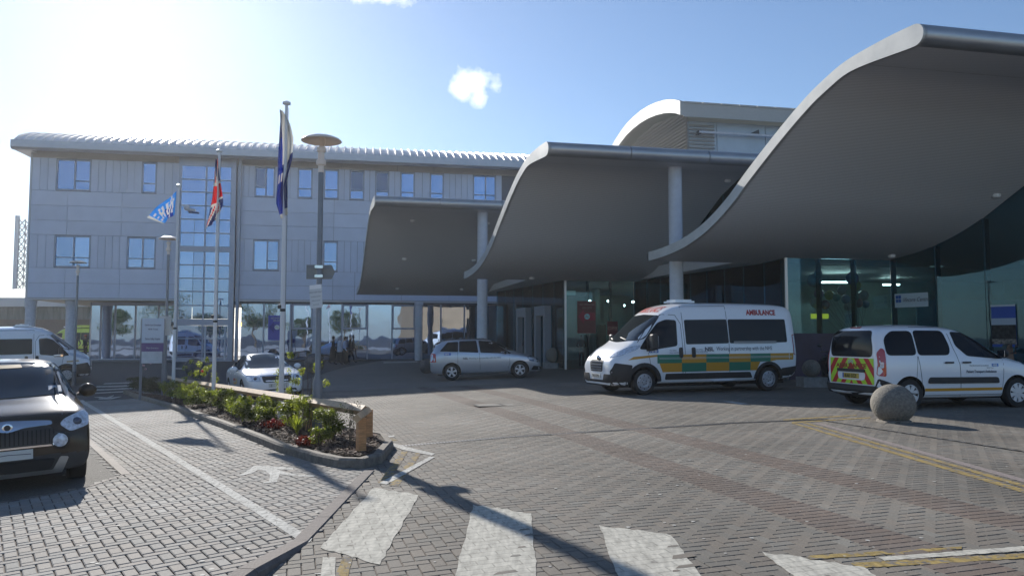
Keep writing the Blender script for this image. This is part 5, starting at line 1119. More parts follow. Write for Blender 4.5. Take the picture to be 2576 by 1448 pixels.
def van(name, label, xy, heading, paintm, livery, side, local=(5.05, 1.0), stripe=None, group=None):
    x, y = car_at(xy, heading, local); loc, tl_ = settle(x, y, heading, 6)
    c = Car(name, label, 'ambulance' if livery else 'van', loc, heading, VANST, paintm, [(1.015, .34), (5.05, .34)], .345, 1.02, group, arch=.42, tilt=tl_)
    c.wheel(1.015, .345, .345, 1.0, rm=RIMW, kind='steel', wd=.22); c.wheel(5.05, .345, .345, 1.0, rm=RIMW, kind='steel', wd=.22)
    # windscreen, front
    c.decal('F', rpoly([(-.86, 1.46), (0, 1.40), (.86, 1.46), (.74, 2.13), (0, 2.17), (-.74, 2.13)], .09), 'windscreen', WSG, .008)
    c.decal('F', rpoly([(-.34, .62), (.34, .62), (.38, .90), (.22, .96), (-.22, .96), (-.38, .90)], .05), 'grille', BLK, .01)
    c.decal('F', rpoly([(-.88, .26), (.88, .26), (.9, .44), (.86, .56), (.45, .56), (.40, .40), (-.40, .40), (-.45, .56), (-.86, .56), (-.9, .44)], .03), 'bumper_lower', BLK, .02)
    pl = c.decal('F', [(-.26, .45), (.26, .45), (.26, .56), (-.26, .56)], 'number_plate', PLW, .03)
    for sy in (-1, 1):
        pts = [(sy*.52, .98), (sy*.86, 1.04), (sy*.93, 1.20), (sy*.90, 1.34), (sy*.80, 1.28), (sy*.62, 1.12)]
        h = c.decal('F', rpoly(pts, .04), 'headlight', LENS, .012)
    gm = MB()
    for k in range(9):
        for r in range(4): yy = -.28+k*.07; zz = .66+r*.07; p, n_ = c.hit('F', yy, zz); gm.sphere(tuple(p+n_*.012), .02, 6, 4)
    gr = gm.build('grille_mesh', mat('mesh_grey', (.45, .45, .46), .35, metal=.7), c.root)
    for sd in 'LR':
        c.decal(sd, rpoly([(5.16, 1.22), (4.78, 1.20), (4.02, 1.30), (3.98, 2.0), (4.28, 2.02), (4.52, 1.93), (4.80, 1.64)], .07), 'door_window', CGL, .008)
        c.decal(sd, rpoly([(4.98, 1.16), (4.70, 1.18), (4.72, 1.56), (4.86, 1.56)], .05), 'mirror_base', BLK, .014)
        c.line(sd, [(3.86, .42), (3.86, 1.9), (4.0, 2.14), (4.36, 2.16), (4.75, 1.86), (5.15, 1.4)], .014); c.line(sd, [(4.62, .55), (4.86, .80), (4.92, 1.12), (5.1, 1.3)], .012)
        c.line(sd, [(3.78, .40), (3.80, 2.38), (2.36, 2.40), (2.34, .40)], .014)
        c.arch_ring(sd, 5.05, .34, .415, .52, 'arch_cladding', BLK, -8, 188); c.arch_ring(sd, 1.015, .34, .415, .50, 'arch_cladding', BLK, -8, 188)
        c.decal(sd, rpoly([(5.50, .26), (5.93, .26), (5.95, .66), (5.86, .86), (5.40, .80), (5.47, .5)], .04), 'bumper_corner', BLK, .015)
        c.decal(sd, rpoly([(.04, .40), (.55, .32), (.58, .64), (.04, .70)], .03), 'rear_corner', BLK, .012)
        c.decal(sd, rpoly([(1.58, .40), (4.42, .40), (4.40, .56), (1.66, .56)], .03), 'rub_strip', BLK, .016)
        c.decal(sd, rpoly([(.02, 1.02), (.13, 1.02), (.14, 1.6), (.02, 1.6)], .03), 'tail_light', REDL, .012)
        for hx in (3.92, 3.52): c.decal(sd, rpoly([(hx-.06, .98), (hx+.06, .98), (hx+.06, 1.26), (hx-.06, 1.26)], .05), 'door_handle', BLK, .02)
    for sy in (-1, 1):
        q = MB().box(-.09, .09, -.07, .13, -.22, .20); o = q.build('mirror', BLK, c.root, loc=(4.84, sy*1.16-(.03 if sy > 0 else .03), 1.42)); bv = o.modifiers.new('b', 'BEVEL'); bv.width = .05; bv.segments = 3
        MB().box(-.1, -.088, -.03, .1, -.15, .15).build('mirror_glass', CHR, o)
    for sd in 'LR': c.decal(sd, rpoly([(3.74, 1.34), (2.36, 1.36), (2.36, 2.03), (3.74, 2.01)], .05), 'side_window', CGL, .010); c.decal(sd, rpoly([(2.32, 1.36), (.34, 1.38), (.34, 2.04), (2.32, 2.03)], .05), 'side_window', CGL, .010)
    q = MB().box(-.32, .32, -.3, .3, 0, .05).box(-.26, .26, -.24, .24, .05, .09); q.build('roof_vent', VW, c.root, loc=(3.3, 0, 2.515))
    return c
amb = van('large_ambulance', 'large white high roof ambulance with green and orange squares along its side', P(1622, 993).xy, R_(200.5), VW, True, 'L')
c = amb
S_ = 'L'
for i, (a, b, m1, m2_) in enumerate([(4.66, 3.90, GRN_, ORG), (3.90, 3.12, ORG, GRN_), (3.12, 2.37, GRN_, ORG), (2.37, 1.65, ORG, GRN_), (1.65, .96, GRN_, ORG)]):
    c.decal(S_, [(a, .84), (b, .84), (b, 1.07), (a, 1.07)], 'livery_square', m1, .006, skirt=0)
    lo = (a if i else 4.50); bb_ = b if i < 4 else 1.44; c.decal(S_, [(lo, .60), (bb_, .60), (bb_ if i < 4 else 1.32, .84), (a if i else 4.60, .84)], 'livery_square', m2_, .006, skirt=0)
c.decal(S_, [(.96, .84), (.75, .88), (.16, .88), (.14, 1.07), (.96, 1.07)], 'livery_square', ORG, .006, skirt=0)
c.decal(S_, [(5.52, .93), (5.35, .95), (4.66, 1.02), (4.66, 1.07), (5.36, 1.02)], 'livery_stripe', ORG, .006, skirt=0)
for z in (.955, .985): c.line(S_, [(4.6, z), (.2, z)], .008, 'reflective_line', WTX, .009)
c.line(S_, [(.30, .90), (.30, 1.06)], .016, 'reflective_line', WTX, .009)
c.text(S_, 'NSL', .15, 3.16, 1.155, TXTG, bold=.006, sx=1.15); c.text(S_, 'Working in partnership with the NHS', .155, 2.78, 1.165, TXTG, sx=.79)
c.text(S_, 'AMBULANCE', .20, 1.66, 2.16, REDT, bold=.009, sx=.86)
bxn = c.decal(S_, [(4.90, 1.12), (4.62, 1.12), (4.62, 1.24), (4.90, 1.24)], 'badge', NHSB, .007); c.text(S_, 'NHS', .115, 4.885, 1.142, WTX, bold=.006, shear=.25, parent=None, off=.011)
c.text(S_, 'TO OPEN', .05, 4.28, 1.16, TXTG); c.text(S_, 'PULL HANDLE', .05, 4.28, 1.10, TXTG); c.text(S_, 'TO OPEN', .05, 3.44, 1.18, TXTG); c.text(S_, 'PULL AND SLIDE', .05, 3.44, 1.12, TXTG)
c.text('F', 'AMBULANCE', .20, 0, 2.235, REDT, bold=.006, sx=.9, align='CENTER'); c.text('F', 'YH13 EYB', .10, 0, .466, ARCH, sx=.92, align='CENTER', off=.036, bold=.003)
bdg = MB(); p_, n_ = c.hit('F', 0, .98); bdg.sphere(tuple(p_+n_*.02), .06, 10, 8); bdg.build('badge', CHR, c.root, smooth=True)
MB().box(2.2, 2.9, .92, 1.10, .30, .33).build('side_step', CHR, c.root); MB().box(.75, 2.2, 1.025, 1.035, 1.36, 1.42).build('window_rail', mat('rail_grey', (.3, .3, .3), .5), c.root)
for yy in (-.35, .4): p_, n_ = c.hit('F', yy, 1.45); c.line('F', [(yy, 1.455), (yy-.45, 1.53)], .02, 'wiper', BLK, .02)
# plain white van on the left, heading right
lv = van('white_van', 'white high roof van with black bumper partly hidden by the brown car', P(168, 962).xy, R_(27), VW, False, 'R', local=(5.05, -1.0))
lv.decal('R', [(5.55, .93), (5.05, .90), (5.05, .98), (5.5, 1.0)], 'livery_stripe', mat('pale_orange', (.55, .42, .25), .4), .006, skirt=0)
# yellow ambulance far behind the arcade, heading left
a = RY(140, 898, 72)
yv = van('yellow_ambulance', 'yellow ambulance parked beyond the arcade columns', (a.x, 71.0), R_(184), VY, True, 'L')
for u_ in (0,): yv.decal('L', [(3.7, .7), (.3, .7), (.3, 1.2), (3.7, 1.2)], 'livery_band', VY, .012, skirt=0); MB().box(3.2, 4.0, -.75, .75, 2.50, 2.62).build('light_bar', WTX, yv.root); MB().box(.3, 3.0, -.8, .8, 2.54, 2.72).build('roof_box', VY, yv.root)
# ---- people carrier / hatchback body
ZST = [(0, .92, .72, .62, .76, .74, .40), (.03, 1.05, .78, .68, .82, .80, .34), (.12, 1.34, .95, .62, .87, .85, .27), (.30, 1.54, 1.08, .64, .885, .87, .22), (.75, 1.615, 1.10, .67, .895, .88, .20), (1.6, 1.64, 1.06, .68, .90, .885, .19), (2.25, 1.60, 1.02, .67, .90, .885, .19), (2.62, 1.50, 1.0, .64, .90, .885, .19), (3.0, 1.28, .98, .65, .895, .88, .19), (3.36, 1.07, .93, .68, .89, .88, .19), (3.8, .95, .86, .70, .88, .865, .2), (4.15, .84, .76, .66, .84, .83, .2), (4.36, .70, .62, .56, .76, .76, .21), (4.46, .56, .48, .44, .62, .62, .25)]
def mpv(name, label, xy, heading, pm, local, real=True, group=None):
    x, y = car_at(xy, heading, local); loc, tl_ = settle(x, y, heading, 4.47); c = Car(name, label, 'car', loc, heading, ZST, pm, [(.85, .32), (3.55, .32)], .318, .895, group, tilt=tl_)
    c.wheel(.85, .318, .318, .89, 5); c.wheel(3.55, .318, .318, .89, 5)
    c.decal('F', rpoly([(-.68, 1.08), (0, 1.05), (.68, 1.08), (.56, 1.48), (0, 1.52), (-.56, 1.48)], .07), 'windscreen', WSG, .008)
    c.decal('B', rpoly([(-.66, 1.08), (.66, 1.08), (.55, 1.50), (-.55, 1.50)], .07), 'rear_window', CGL, .008)
    c.decal('B', [(-.26, .66), (.26, .66), (.26, .78), (-.26, .78)], 'number_plate', PLY, .012)
    for sd in 'LR':
        c.decal(sd, rpoly([(.40, 1.14), (1.12, 1.10), (1.14, 1.50), (.72, 1.49)], .05), 'side_window', CGL, .007)
        c.decal(sd, rpoly([(1.16, 1.10), (1.92, 1.05), (1.86, 1.52), (1.18, 1.52)], .04), 'side_window', CGL, .007)
        c.decal(sd, rpoly([(2.0, 1.045), (3.24, .965), (2.66, 1.36), (2.42, 1.47), (1.94, 1.52)], .04), 'side_window', CGL, .007)
        c.line(sd, [(1.1, .35), (1.10, 1.08), (1.13, 1.52)], .012); c.line(sd, [(1.98, .26), (1.96, 1.04)], .012); c.line(sd, [(3.05, .28), (3.16, .62), (3.14, .96)], .012); c.line(sd, [(1.2, .26), (3.06, .26)], .012)
        for hx in (1.25, 2.25): c.decal(sd, rpoly([(hx, .92), (hx+.2, .92), (hx+.2, .96), (hx, .96)], .02), 'door_handle', pm, .035)
        c.decal(sd, rpoly([(1.32, .58), (3.02, .58), (3.0, .65), (1.34, .65)], .02), 'side_moulding', pm, .018)
        c.decal(sd, rpoly([(.02, .72), (.26, .72), (.24, 1.05), (.06, 1.08)], .03), 'tail_light', REDL, .01); c.decal(sd, [(.05, .78), (.2, .78), (.2, .88), (.05, .88)], 'tail_light_clear', LENS, .014, skirt=0)
        c.decal(sd, rpoly([(3.95, .66), (4.30, .58), (4.32, .72), (4.02, .86), (3.86, .82)], .03), 'headlight', LENSD, .01)
        c.decal(sd, rpoly([(4.0, .30), (4.4, .30), (4.4, .42), (4.1, .46)], .03), 'bumper_vent', ARCH, .01)
        c.line(sd, [(.55, 1.585), (2.3, 1.57)], .03, 'roof_rail', BLK, .02)
    c.mirror(2.98, .90, 1.03, BLK, .10)
    return c
zf = mpv('silver_people_carrier', 'silver people carrier with blue badge and grey lettering on its doors', P(1137, 956).xy, R_(5), VS, (.85, -.89))
zf.decal('R', [(.57, .98), (.84, .98), (.84, 1.07), (.57, 1.07)], 'badge', NHSB, .008); zf.text('R', 'NHS', .085, .585, .995, WTX, bold=.004, shear=.25, off=.012)
zf.text('R', 'NSL', .11, 1.30, .80, TXTG, bold=.005, sx=1.1); zf.text('R', 'Working in partnership with the NHS', .10, 1.54, .80, TXTG, sx=.82, bold=.001)
p_ = MB().lathe([(.085, -.01), (.085, 0), (.078, .004)], 16, axis='y'); h_, n_ = zf.hit('R', .62, .86); p_.build('fuel_flap', VS, zf.root, loc=h_+n_*.004)
a = RY(135, 898, 66.5)
hb = mpv('silver_hatchback', 'pale silver hatchback parked beyond the arcade in front of the yellow ambulance', (a.x-1.0, 66.0), R_(176), VS2, (2.2, 0))
# ---- leisure van (patient transport)
BST = [(0, 1.40, 1.0, .66, .80, .80, .34), (.02, 1.62, 1.04, .70, .83, .83, .30), (.10, 1.74, 1.06, .72, .87, .87, .27), (.35, 1.79, 1.08, .73, .895, .885, .24), (1.2, 1.81, 1.08, .73, .905, .89, .22), (2.0, 1.78, 1.06, .72, .905, .89, .22), (2.35, 1.70, 1.05, .70, .905, .89, .22), (2.75, 1.48, 1.04, .70, .90, .885, .22), (3.1, 1.24, 1.02, .72, .90, .88, .22), (3.35, 1.12, .98, .74, .895, .88, .22), (3.75, 1.02, .90, .74, .88, .87, .22), (4.08, .88, .78, .70, .84, .84, .22), (4.28, .68, .60, .60, .76, .76, .22), (4.37, .55, .45, .5, .64, .64, .25)]
hd_ = R_(13); x, y = car_at(P(2291, 1031).xy, hd_, (.73, -.89)); loc, tl_ = settle(x, y, hd_, 4.38)
b = Car('patient_transport_van', 'small white patient transport van with red and lime chevron tailgate', 'ambulance', loc, hd_, BST, VW, [(.73, .33), (3.46, .33)], .325, .90, tilt=tl_)
b.wheel(.73, .325, .325, .90, 8); b.wheel(3.46, .325, .325, .90, 8)
b.decal('B', rpoly([(-.67, 1.10), (.67, 1.10), (.69, 1.3), (.60, 1.66), (-.60, 1.66), (-.69, 1.3)], .09), 'rear_window', CGL, .010)
# chevrons: alternate diagonal stripes on tailgate lower half, clipped left and right of centre
def clip(poly, f):
    out_ = []
    for i in range(len(poly)):
        p, q = poly[i], poly[(i+1) % len(poly)]; fp_, fq = f(p), f(q)
        if fp_ >= 0: out_.append(p)
        if (fp_ > 0) != (fq > 0) and fp_ != fq and (fp_ >= 0) != (fq >= 0): t = fp_/(fp_-fq); out_.append((p[0]+(q[0]-p[0])*t, p[1]+(q[1]-p[1])*t))
    return out_
Y0, Y1, Z0, Z1 = 0, .72, .52, 1.07
for sgn in (-1, 1):
    for k in range(-1, 9):
        # stripe between lines  z + 1.15*|y| = c
        c0, c1_ = .40+k*.20, .60+k*.20; poly = [(0, Z0), (Y1, Z0), (Y1, Z1), (0, Z1)]
        poly = clip(poly, lambda p: p[1]+1.3*p[0]-c0); poly = clip(poly, lambda p: c1_-(p[1]+1.3*p[0])) if len(poly) > 2 else []
        if len(poly) > 2 and abs(sum(poly[i][0]*poly[(i+1) % len(poly)][1]-poly[(i+1) % len(poly)][0]*poly[i][1] for i in range(len(poly)))) > 1e-3:
            b.decal('B', [(p[0]*sgn, p[1]) for p in poly], 'chevron', LIM if k % 2 else CRD, .006, skirt=0)
b.text('B', 'AMBULANCE', .125, 0, .865, mat('chev_text', (.30, .05, .01), .5), bold=.006, sx=1.35, align='CENTER', off=.012)
b.decal('B', rpoly([(-.45, .77), (.45, .77), (.46, .84), (-.46, .84)], .03), 'handle_bar', BLK, .03)
b.decal('B', rpoly([(-.44, .60), (.44, .60), (.46, .78), (-.46, .78)], .08), 'plate_recess', VW, .012); b.decal('B', [(-.26, .635), (.26, .635), (.26, .745), (-.26, .745)], 'number_plate', PLY, .03); b.decal('B', [(.26, .635), (.22, .635), (.22, .745), (.26, .745)], 'plate_edge', NHSB, .034, skirt=0)
b.text('B', 'EU61 CCZ', .098, -.01, .655, ARCH, sx=.86, align='CENTER', off=.038, bold=.003)
for k in (0, 1): b.decal('B', [(-.09, .965+k*.045), (0, 1.01+k*.045), (.09, .965+k*.045), (.09, .94+k*.045), (0, .985+k*.045), (-.09, .94+k*.045)], 'badge', CHR, .016)
b.decal('B', rpoly([(-.16, 1.715), (.16, 1.715), (.16, 1.74), (-.16, 1.74)], .01), 'brake_light', REDL, .012)
b.decal('B', rpoly([(-.86, .26), (.86, .26), (.88, .40), (.82, .50), (-.82, .50), (-.88, .40)], .05), 'rear_bumper', BLK, .05)
for sd in 'LR':
    b.decal(sd, rpoly([(.0, .30), (.36, .24), (.40, .52), (.02, .66)], .03), 'rear_bumper_corner', BLK, .02)
    b.decal(sd, rpoly([(.012, .72), (.17, .70), (.19, 1.26), (.12, 1.30), (.03, 1.2)], .04), 'tail_light', REDL, .012)
    b.decal(sd, rpoly([(.045, .88), (.12, .88), (.13, 1.0), (.06, 1.0)], .02), 'reverse_light', LENS, .018, skirt=0)
    b.decal(sd, rpoly([(.22, 1.14), (.93, 1.14), (.93, 1.655), (.42, 1.65), (.22, 1.50)], .10), 'side_window', CGL, .010)
    b.decal(sd, rpoly([(.97, 1.14), (1.74, 1.14), (1.80, 1.30), (1.72, 1.66), (.97, 1.665)], .09), 'side_window', CGL, .010)
    b.decal(sd, rpoly([(1.92, 1.64), (2.24, 1.62), (2.66, 1.42), (3.18, 1.06), (2.98, 1.06), (2.20, 1.12), (1.96, 1.34)], .06), 'side_window', CGL, .010)
    b.line(sd, [(.86, .40), (.95, 1.12)], .010); b.line(sd, [(1.06, .30), (1.0, .8), (.96, 1.12)], .012); b.line(sd, [(.97, 1.66), (1.0, 1.74), (1.70, 1.74)], .010); b.line(sd, [(1.82, 1.74), (1.88, 1.30), (1.98, .95), (2.0, .28)], .012); b.line(sd, [(3.06, .30), (3.1, .8), (3.12, 1.04)], .010); b.line(sd, [(1.12, .30), (3.06, .30)], .010)
    b.decal(sd, rpoly([(1.16, .55), (2.98, .54), (2.94, .67), (1.20, .68)], .05), 'rub_strip', BLK, .022)
    b.decal(sd, [(1.10, .385), (3.07, .385), (3.07, .445), (1.10, .445)], 'livery_stripe', ORG, .006, skirt=0)
    for hx in (1.60, 2.04): b.decal(sd, rpoly([(hx, .965), (hx+.21, .965), (hx+.21, 1.0), (hx, 1.0)], .015), 'door_handle', BLK, .035)
    b.decal(sd, rpoly([(3.72, .80), (4.12, .64), (4.2, .74), (3.86, 1.0), (3.66, .98)], .03), 'headlight', LENS, .01)
b.text('R', 'Patient Transport Ambulance', .078, 2.13, .765, TXTG, bold=.002, sx=.83); b.text('R', 'Dartford and Gravesham', .055, 2.22, .90, TXTG, sx=.88); b.text('R', 'NHS Trust', .038, 2.66, .855, TXTG)
b.decal('R', [(2.80, .895), (2.97, .895), (2.97, .955), (2.80, .955)], 'badge', mat('badge_pale', (.12, .25, .6), .4), .007); b.text('R', 'NHS', .055, 2.81, .905, WTX, bold=.003, shear=.25, off=.011)
b.decal('F', rpoly([(-.74, 1.16), (.74, 1.16), (.62, 1.66), (-.62, 1.66)], .07), 'windscreen', WSG, .008); b.mirror(3.0, .90, 1.17, BLK, .13)
# ---- white saloon
OST = [(0, .88, .70, .60, .74, .74, .36), (.04, 1.0, .80, .66, .80, .80, .30), (.35, 1.08, .92, .66, .86, .85, .22), (.75, 1.20, .95, .60, .875, .865, .2), (1.2, 1.38, .95, .58, .88, .87, .19), (1.7, 1.455, .94, .60, .885, .875, .19), (2.2, 1.46, .93, .60, .885, .875, .19), (2.6, 1.38, .92, .60, .885, .875, .19), (3.0, 1.16, .91, .64, .88, .87, .19), (3.3, .99, .89, .68, .88, .87, .19), (3.8, .93, .84, .68, .87, .86, .19), (4.2, .84, .76, .66, .83, .83, .2), (4.45, .74, .64, .60, .74, .76, .21), (4.56, .58, .48, .50, .62, .64, .25)]
hd2 = R_(-61.5); fr = RZ(700, 974, .35+g(-6, 20.3)); x, y = car_at((fr.x, fr.y), hd2, (4.54, 0)); loc, tl_ = settle(x, y, hd2, 4.57)
o_ = Car('white_saloon', 'white saloon car with orange door sticker parked behind the flower bed', 'car', loc, hd2, OST, VW, [(.98, .32), (3.56, .32)], .318, .88, tilt=tl_)
o_.wheel(.98, .318, .318, .875, 7); o_.wheel(3.56, .318, .318, .875, 7)
o_.decal('F', rpoly([(-.70, .985), (0, .975), (.70, .985), (.54, 1.375), (0, 1.41), (-.54, 1.375)], .08), 'windscreen', WSG, .008)
o_.decal('F', rpoly([(-.40, .56), (.40, .56), (.44, .74), (-.44, .74)], .05), 'grille', BLK, .012); o_.decal('F', rpoly([(-.47, .735), (.47, .735), (.46, .765), (-.46, .765)], .01), 'grille_trim', CHR, .02)
o_.decal('F', [(-.26, .42), (.26, .42), (.26, .53), (-.26, .53)], 'number_plate', PLW, .03); o_.text('F', 'Z', .10, -.22, .435, ARCH, off=.036)
o_.decal('F', rpoly([(-.6, .24), (.6, .24), (.55, .36), (-.55, .36)], .03), 'lower_grille', BLK, .01)
for sy in (-1, 1):
    o_.decal('F', rpoly([(sy*.46, .60), (sy*.80, .62), (sy*.84, .74), (sy*.78, .82), (sy*.50, .74)], .04), 'headlight', LENS, .012)
    p_, n_ = o_.hit('F', sy*.62, .69); MB().sphere(tuple(p_+n_*.005), .05, 12, 8).build('headlight_bulb', LENSD, o_.root, smooth=True)
    o_.line('T', [(3.25, sy*.52), (4.2, sy*.38)], .012)
for sd in 'LR':
    o_.decal(sd, rpoly([(.72, 1.02), (1.62, .985), (1.64, 1.38), (1.28, 1.33)], .05), 'side_window', CGL, .008); o_.decal(sd, rpoly([(1.70, .985), (2.98, .95), (2.52, 1.30), (2.28, 1.37), (1.70, 1.39)], .05), 'side_window', CGL, .008)
    o_.line(sd, [(1.66, .25), (1.66, 1.0)], .012); o_.line(sd, [(2.90, .3), (2.95, .93)], .012)
    for hx in (1.42, 2.30): o_.decal(sd, rpoly([(hx, .80), (hx+.2, .80), (hx+.2, .84), (hx, .84)], .02), 'door_handle', VW, .035)
    o_.decal(sd, [(2.12, .50), (2.62, .50), (2.62, .56), (2.12, .56)], 'sticker_stripe', ORG, .007, skirt=0); o_.decal(sd, [(2.12, .60), (2.52, .60), (2.52, .68), (2.12, .68)], 'sticker_stripe', mat('sticker_red', (.5, .08, .04), .5), .007, skirt=0); o_.decal(sd, rpoly([(2.60, .52), (2.80, .52), (2.80, .70), (2.60, .70)], .08), 'sticker_roundel', PLY, .008, skirt=0)
o_.mirror(2.86, .88, .98, VW, .12); MB().tube((1.5, 0, 1.45), (1.35, 0, 1.62), .008, n=5).build('aerial', BLK, o_.root)
# ---- brown compact SUV in the left foreground
YST = [(0, 1.1, .85, .66, .80, .80, .45), (.05, 1.3, .95, .70, .84, .84, .38), (.2, 1.56, 1.08, .68, .88, .88, .30), (.6, 1.64, 1.10, .70, .89, .885, .26), (1.6, 1.66, 1.08, .71, .895, .89, .25), (2.2, 1.62, 1.06, .70, .895, .89, .25), (2.55, 1.50, 1.05, .69, .895, .89, .25), (2.9, 1.26, 1.04, .72, .895, .89, .25), (3.15, 1.12, 1.02, .76, .895, .89, .25), (3.6, 1.05, .97, .80, .89, .885, .25), (3.98, .97, .91, .80, .885, .88, .25), (4.10, .92, .82, .80, .875, .88, .25), (4.18, .80, .66, .78, .86, .87, .24), (4.21, .60, .48, .76, .82, .84, .24)]
hd3 = R_(-55.5); fx, fy = -6.03, 9.32; x, y = car_at((fx, fy), hd3, (4.2, 0)); loc, tl_ = settle(x, y, hd3, 4.22); loc = (loc[0], loc[1], loc[2]-.04)
yt = Car('brown_suv', 'shiny dark brown compact SUV facing the camera at the left edge', 'car', loc, hd3, YST, VB, [(.82, .34), (3.40, .34)], .34, .89, tilt=tl_, two=(lambda p: p.x > 3.95 and p.z < .44 or p.z < .36, BLK))
yt.wheel(.82, .335, .335, .885, 5); yt.wheel(3.40, .335, .335, .885, 5)
yt.decal('F', rpoly([(-.76, 1.135), (0, 1.12), (.76, 1.135), (.62, 1.555), (0, 1.59), (-.62, 1.555)], .08), 'windscreen', WSG, .008)
yt.decal('F', rpoly([(-.48, .565), (.48, .565), (.54, .68), (.43, .80), (0, .77), (-.43, .80), (-.54, .68)], .05), 'grille', BLK, .014, step=.08)
yt.decal('F', rpoly([(-.47, .80), (-.17, .785), (0, .74), (.17, .785), (.47, .80), (.46, .845), (0, .875), (-.46, .845)], .03), 'grille_trim', CHR, .024, step=.06)
yt.line('F', [(-.54, .70), (-.47, .56), (.47, .56), (.54, .70)], .022, 'grille_surround', CHR, .02)
gs = MB()
for k in range(22): yy = -.48+k*.0457; p_, n_ = yt.hit('F', yy, .67); gs.box(p_.x+.012, p_.x+.024, yy-.006, yy+.006, .59, .76)
gs.build('grille_bars', ARCH, yt.root)
p_, n_ = yt.hit('F', 0, .81); MB().lathe([(.055, .0), (.055, .03), (.04, .036), (.001, .03)], 20, tuple(p_), 'x').build('badge', CHR, yt.root, smooth=True); MB().lathe([(.035, .037), (.001, .038)], 16, tuple(p_), 'x').build('badge_centre', BLK, yt.root)
yt.decal('F', [(-.26, .42), (.26, .42), (.26, .535), (-.26, .535)], 'number_plate', PLW, .035); yt.line('F', [(-.24, .47), (.0, .49), (.24, .48)], .008, 'plate_mark', TXTG, .042)
yt.decal('F', rpoly([(-.44, .27), (.44, .27), (.50, .40), (-.50, .40)], .04), 'lower_grille', ARCH, .02)
yt.decal('F', rpoly([(-.56, .20), (.56, .20), (.64, .40), (.55, .415), (.47, .26), (-.47, .26), (-.55, .415), (-.64, .40)], .02), 'skid_plate', mat('skid_silver', (.35, .34, .32), .4, metal=.6), .03, step=.08)
for sy in (-1, 1):
    h = yt.decal('F', rpoly([(sy*.54, .80), (sy*.60, .86), (sy*.82, .94), (sy*.865, .90), (sy*.86, .76), (sy*.66, .70)], .04), 'headlight', LENS, .014, step=.06)
    p_, n_ = yt.hit('F', sy*.74, .82); MB().sphere(tuple(p_-n_*.02), .06, 14, 8).build('headlight_bulb', LENSD, yt.root, smooth=True)
    p_, n_ = yt.hit('F', sy*.55, .61); MB().lathe([(.105, .0), (.105, .035), (.09, .04)], 24, tuple(p_-n_*.01), 'x', close=False).build('fog_ring', BLK, yt.root, smooth=True); MB().lathe([(.085, .0), (.08, .035), (.04, .046), (.001, .05)], 22, tuple(p_-n_*.01), 'x').build('fog_light', LENS, yt.root, smooth=True)
    yt.line('T', [(3.12, sy*.70), (3.6, sy*.62), (4.08, sy*.58)], .012)
    yt.line('F', [(sy*.70, 1.10), (sy*.60, 1.58)], .03, 'pillar_trim', VB, .012)
for sd in 'LR':
    yt.decal(sd, rpoly([(.30, 1.18), (.95, 1.14), (.95, 1.52), (.42, 1.50)], .05), 'side_window', CGL, .008); yt.decal(sd, rpoly([(1.0, 1.14), (1.78, 1.12), (1.76, 1.55), (1.0, 1.54)], .05), 'side_window', CGL, .008); yt.decal(sd, rpoly([(1.84, 1.12), (2.95, 1.08), (2.46, 1.44), (2.26, 1.53), (1.84, 1.55)], .05), 'side_window', CGL, .008)
    yt.arch_ring(sd, 3.40, .34, .40, .46, 'arch_cladding', BLK, 5, 188); yt.arch_ring(sd, .82, .34, .40, .46, 'arch_cladding', BLK, -5, 175)
    yt.line(sd, [(1.8, .35), (1.8, 1.1)], .012); yt.line(sd, [(2.85, .4), (2.9, 1.07)], .012)
    MB().tube((.5, (.74 if sd == 'L' else -.74), 1.66), (2.2, (.72 if sd == 'L' else -.72), 1.655), .018, n=8).build('roof_rail', CHR, yt.root, smooth=True)
yt.decal('F', [(.50, 1.155), (.66, 1.155), (.65, 1.235), (.50, 1.24)], 'tax_disc', mat('paper_pale', (.45, .52, .6), .6), .012, skirt=0); yt.decal('F', rpoly([(-.3, 1.50), (.22, 1.50), (.2, 1.545), (-.28, 1.545)], .01), 'sun_strip', mat('sun_strip', (.42, .27, .12), .6), .012, skirt=0)
for y_, r_s in (): yt.decal('F', rpoly([(y_-.15, 1.20), (y_+.15, 1.20), (y_+.13, 1.46), (y_-.13, 1.46)], .06), 'headrest_shape', mat('seat_dark', (.05, .05, .055), .7), .011, skirt=0)
yt.mirror(2.80, .88, 1.15, VB, .125)
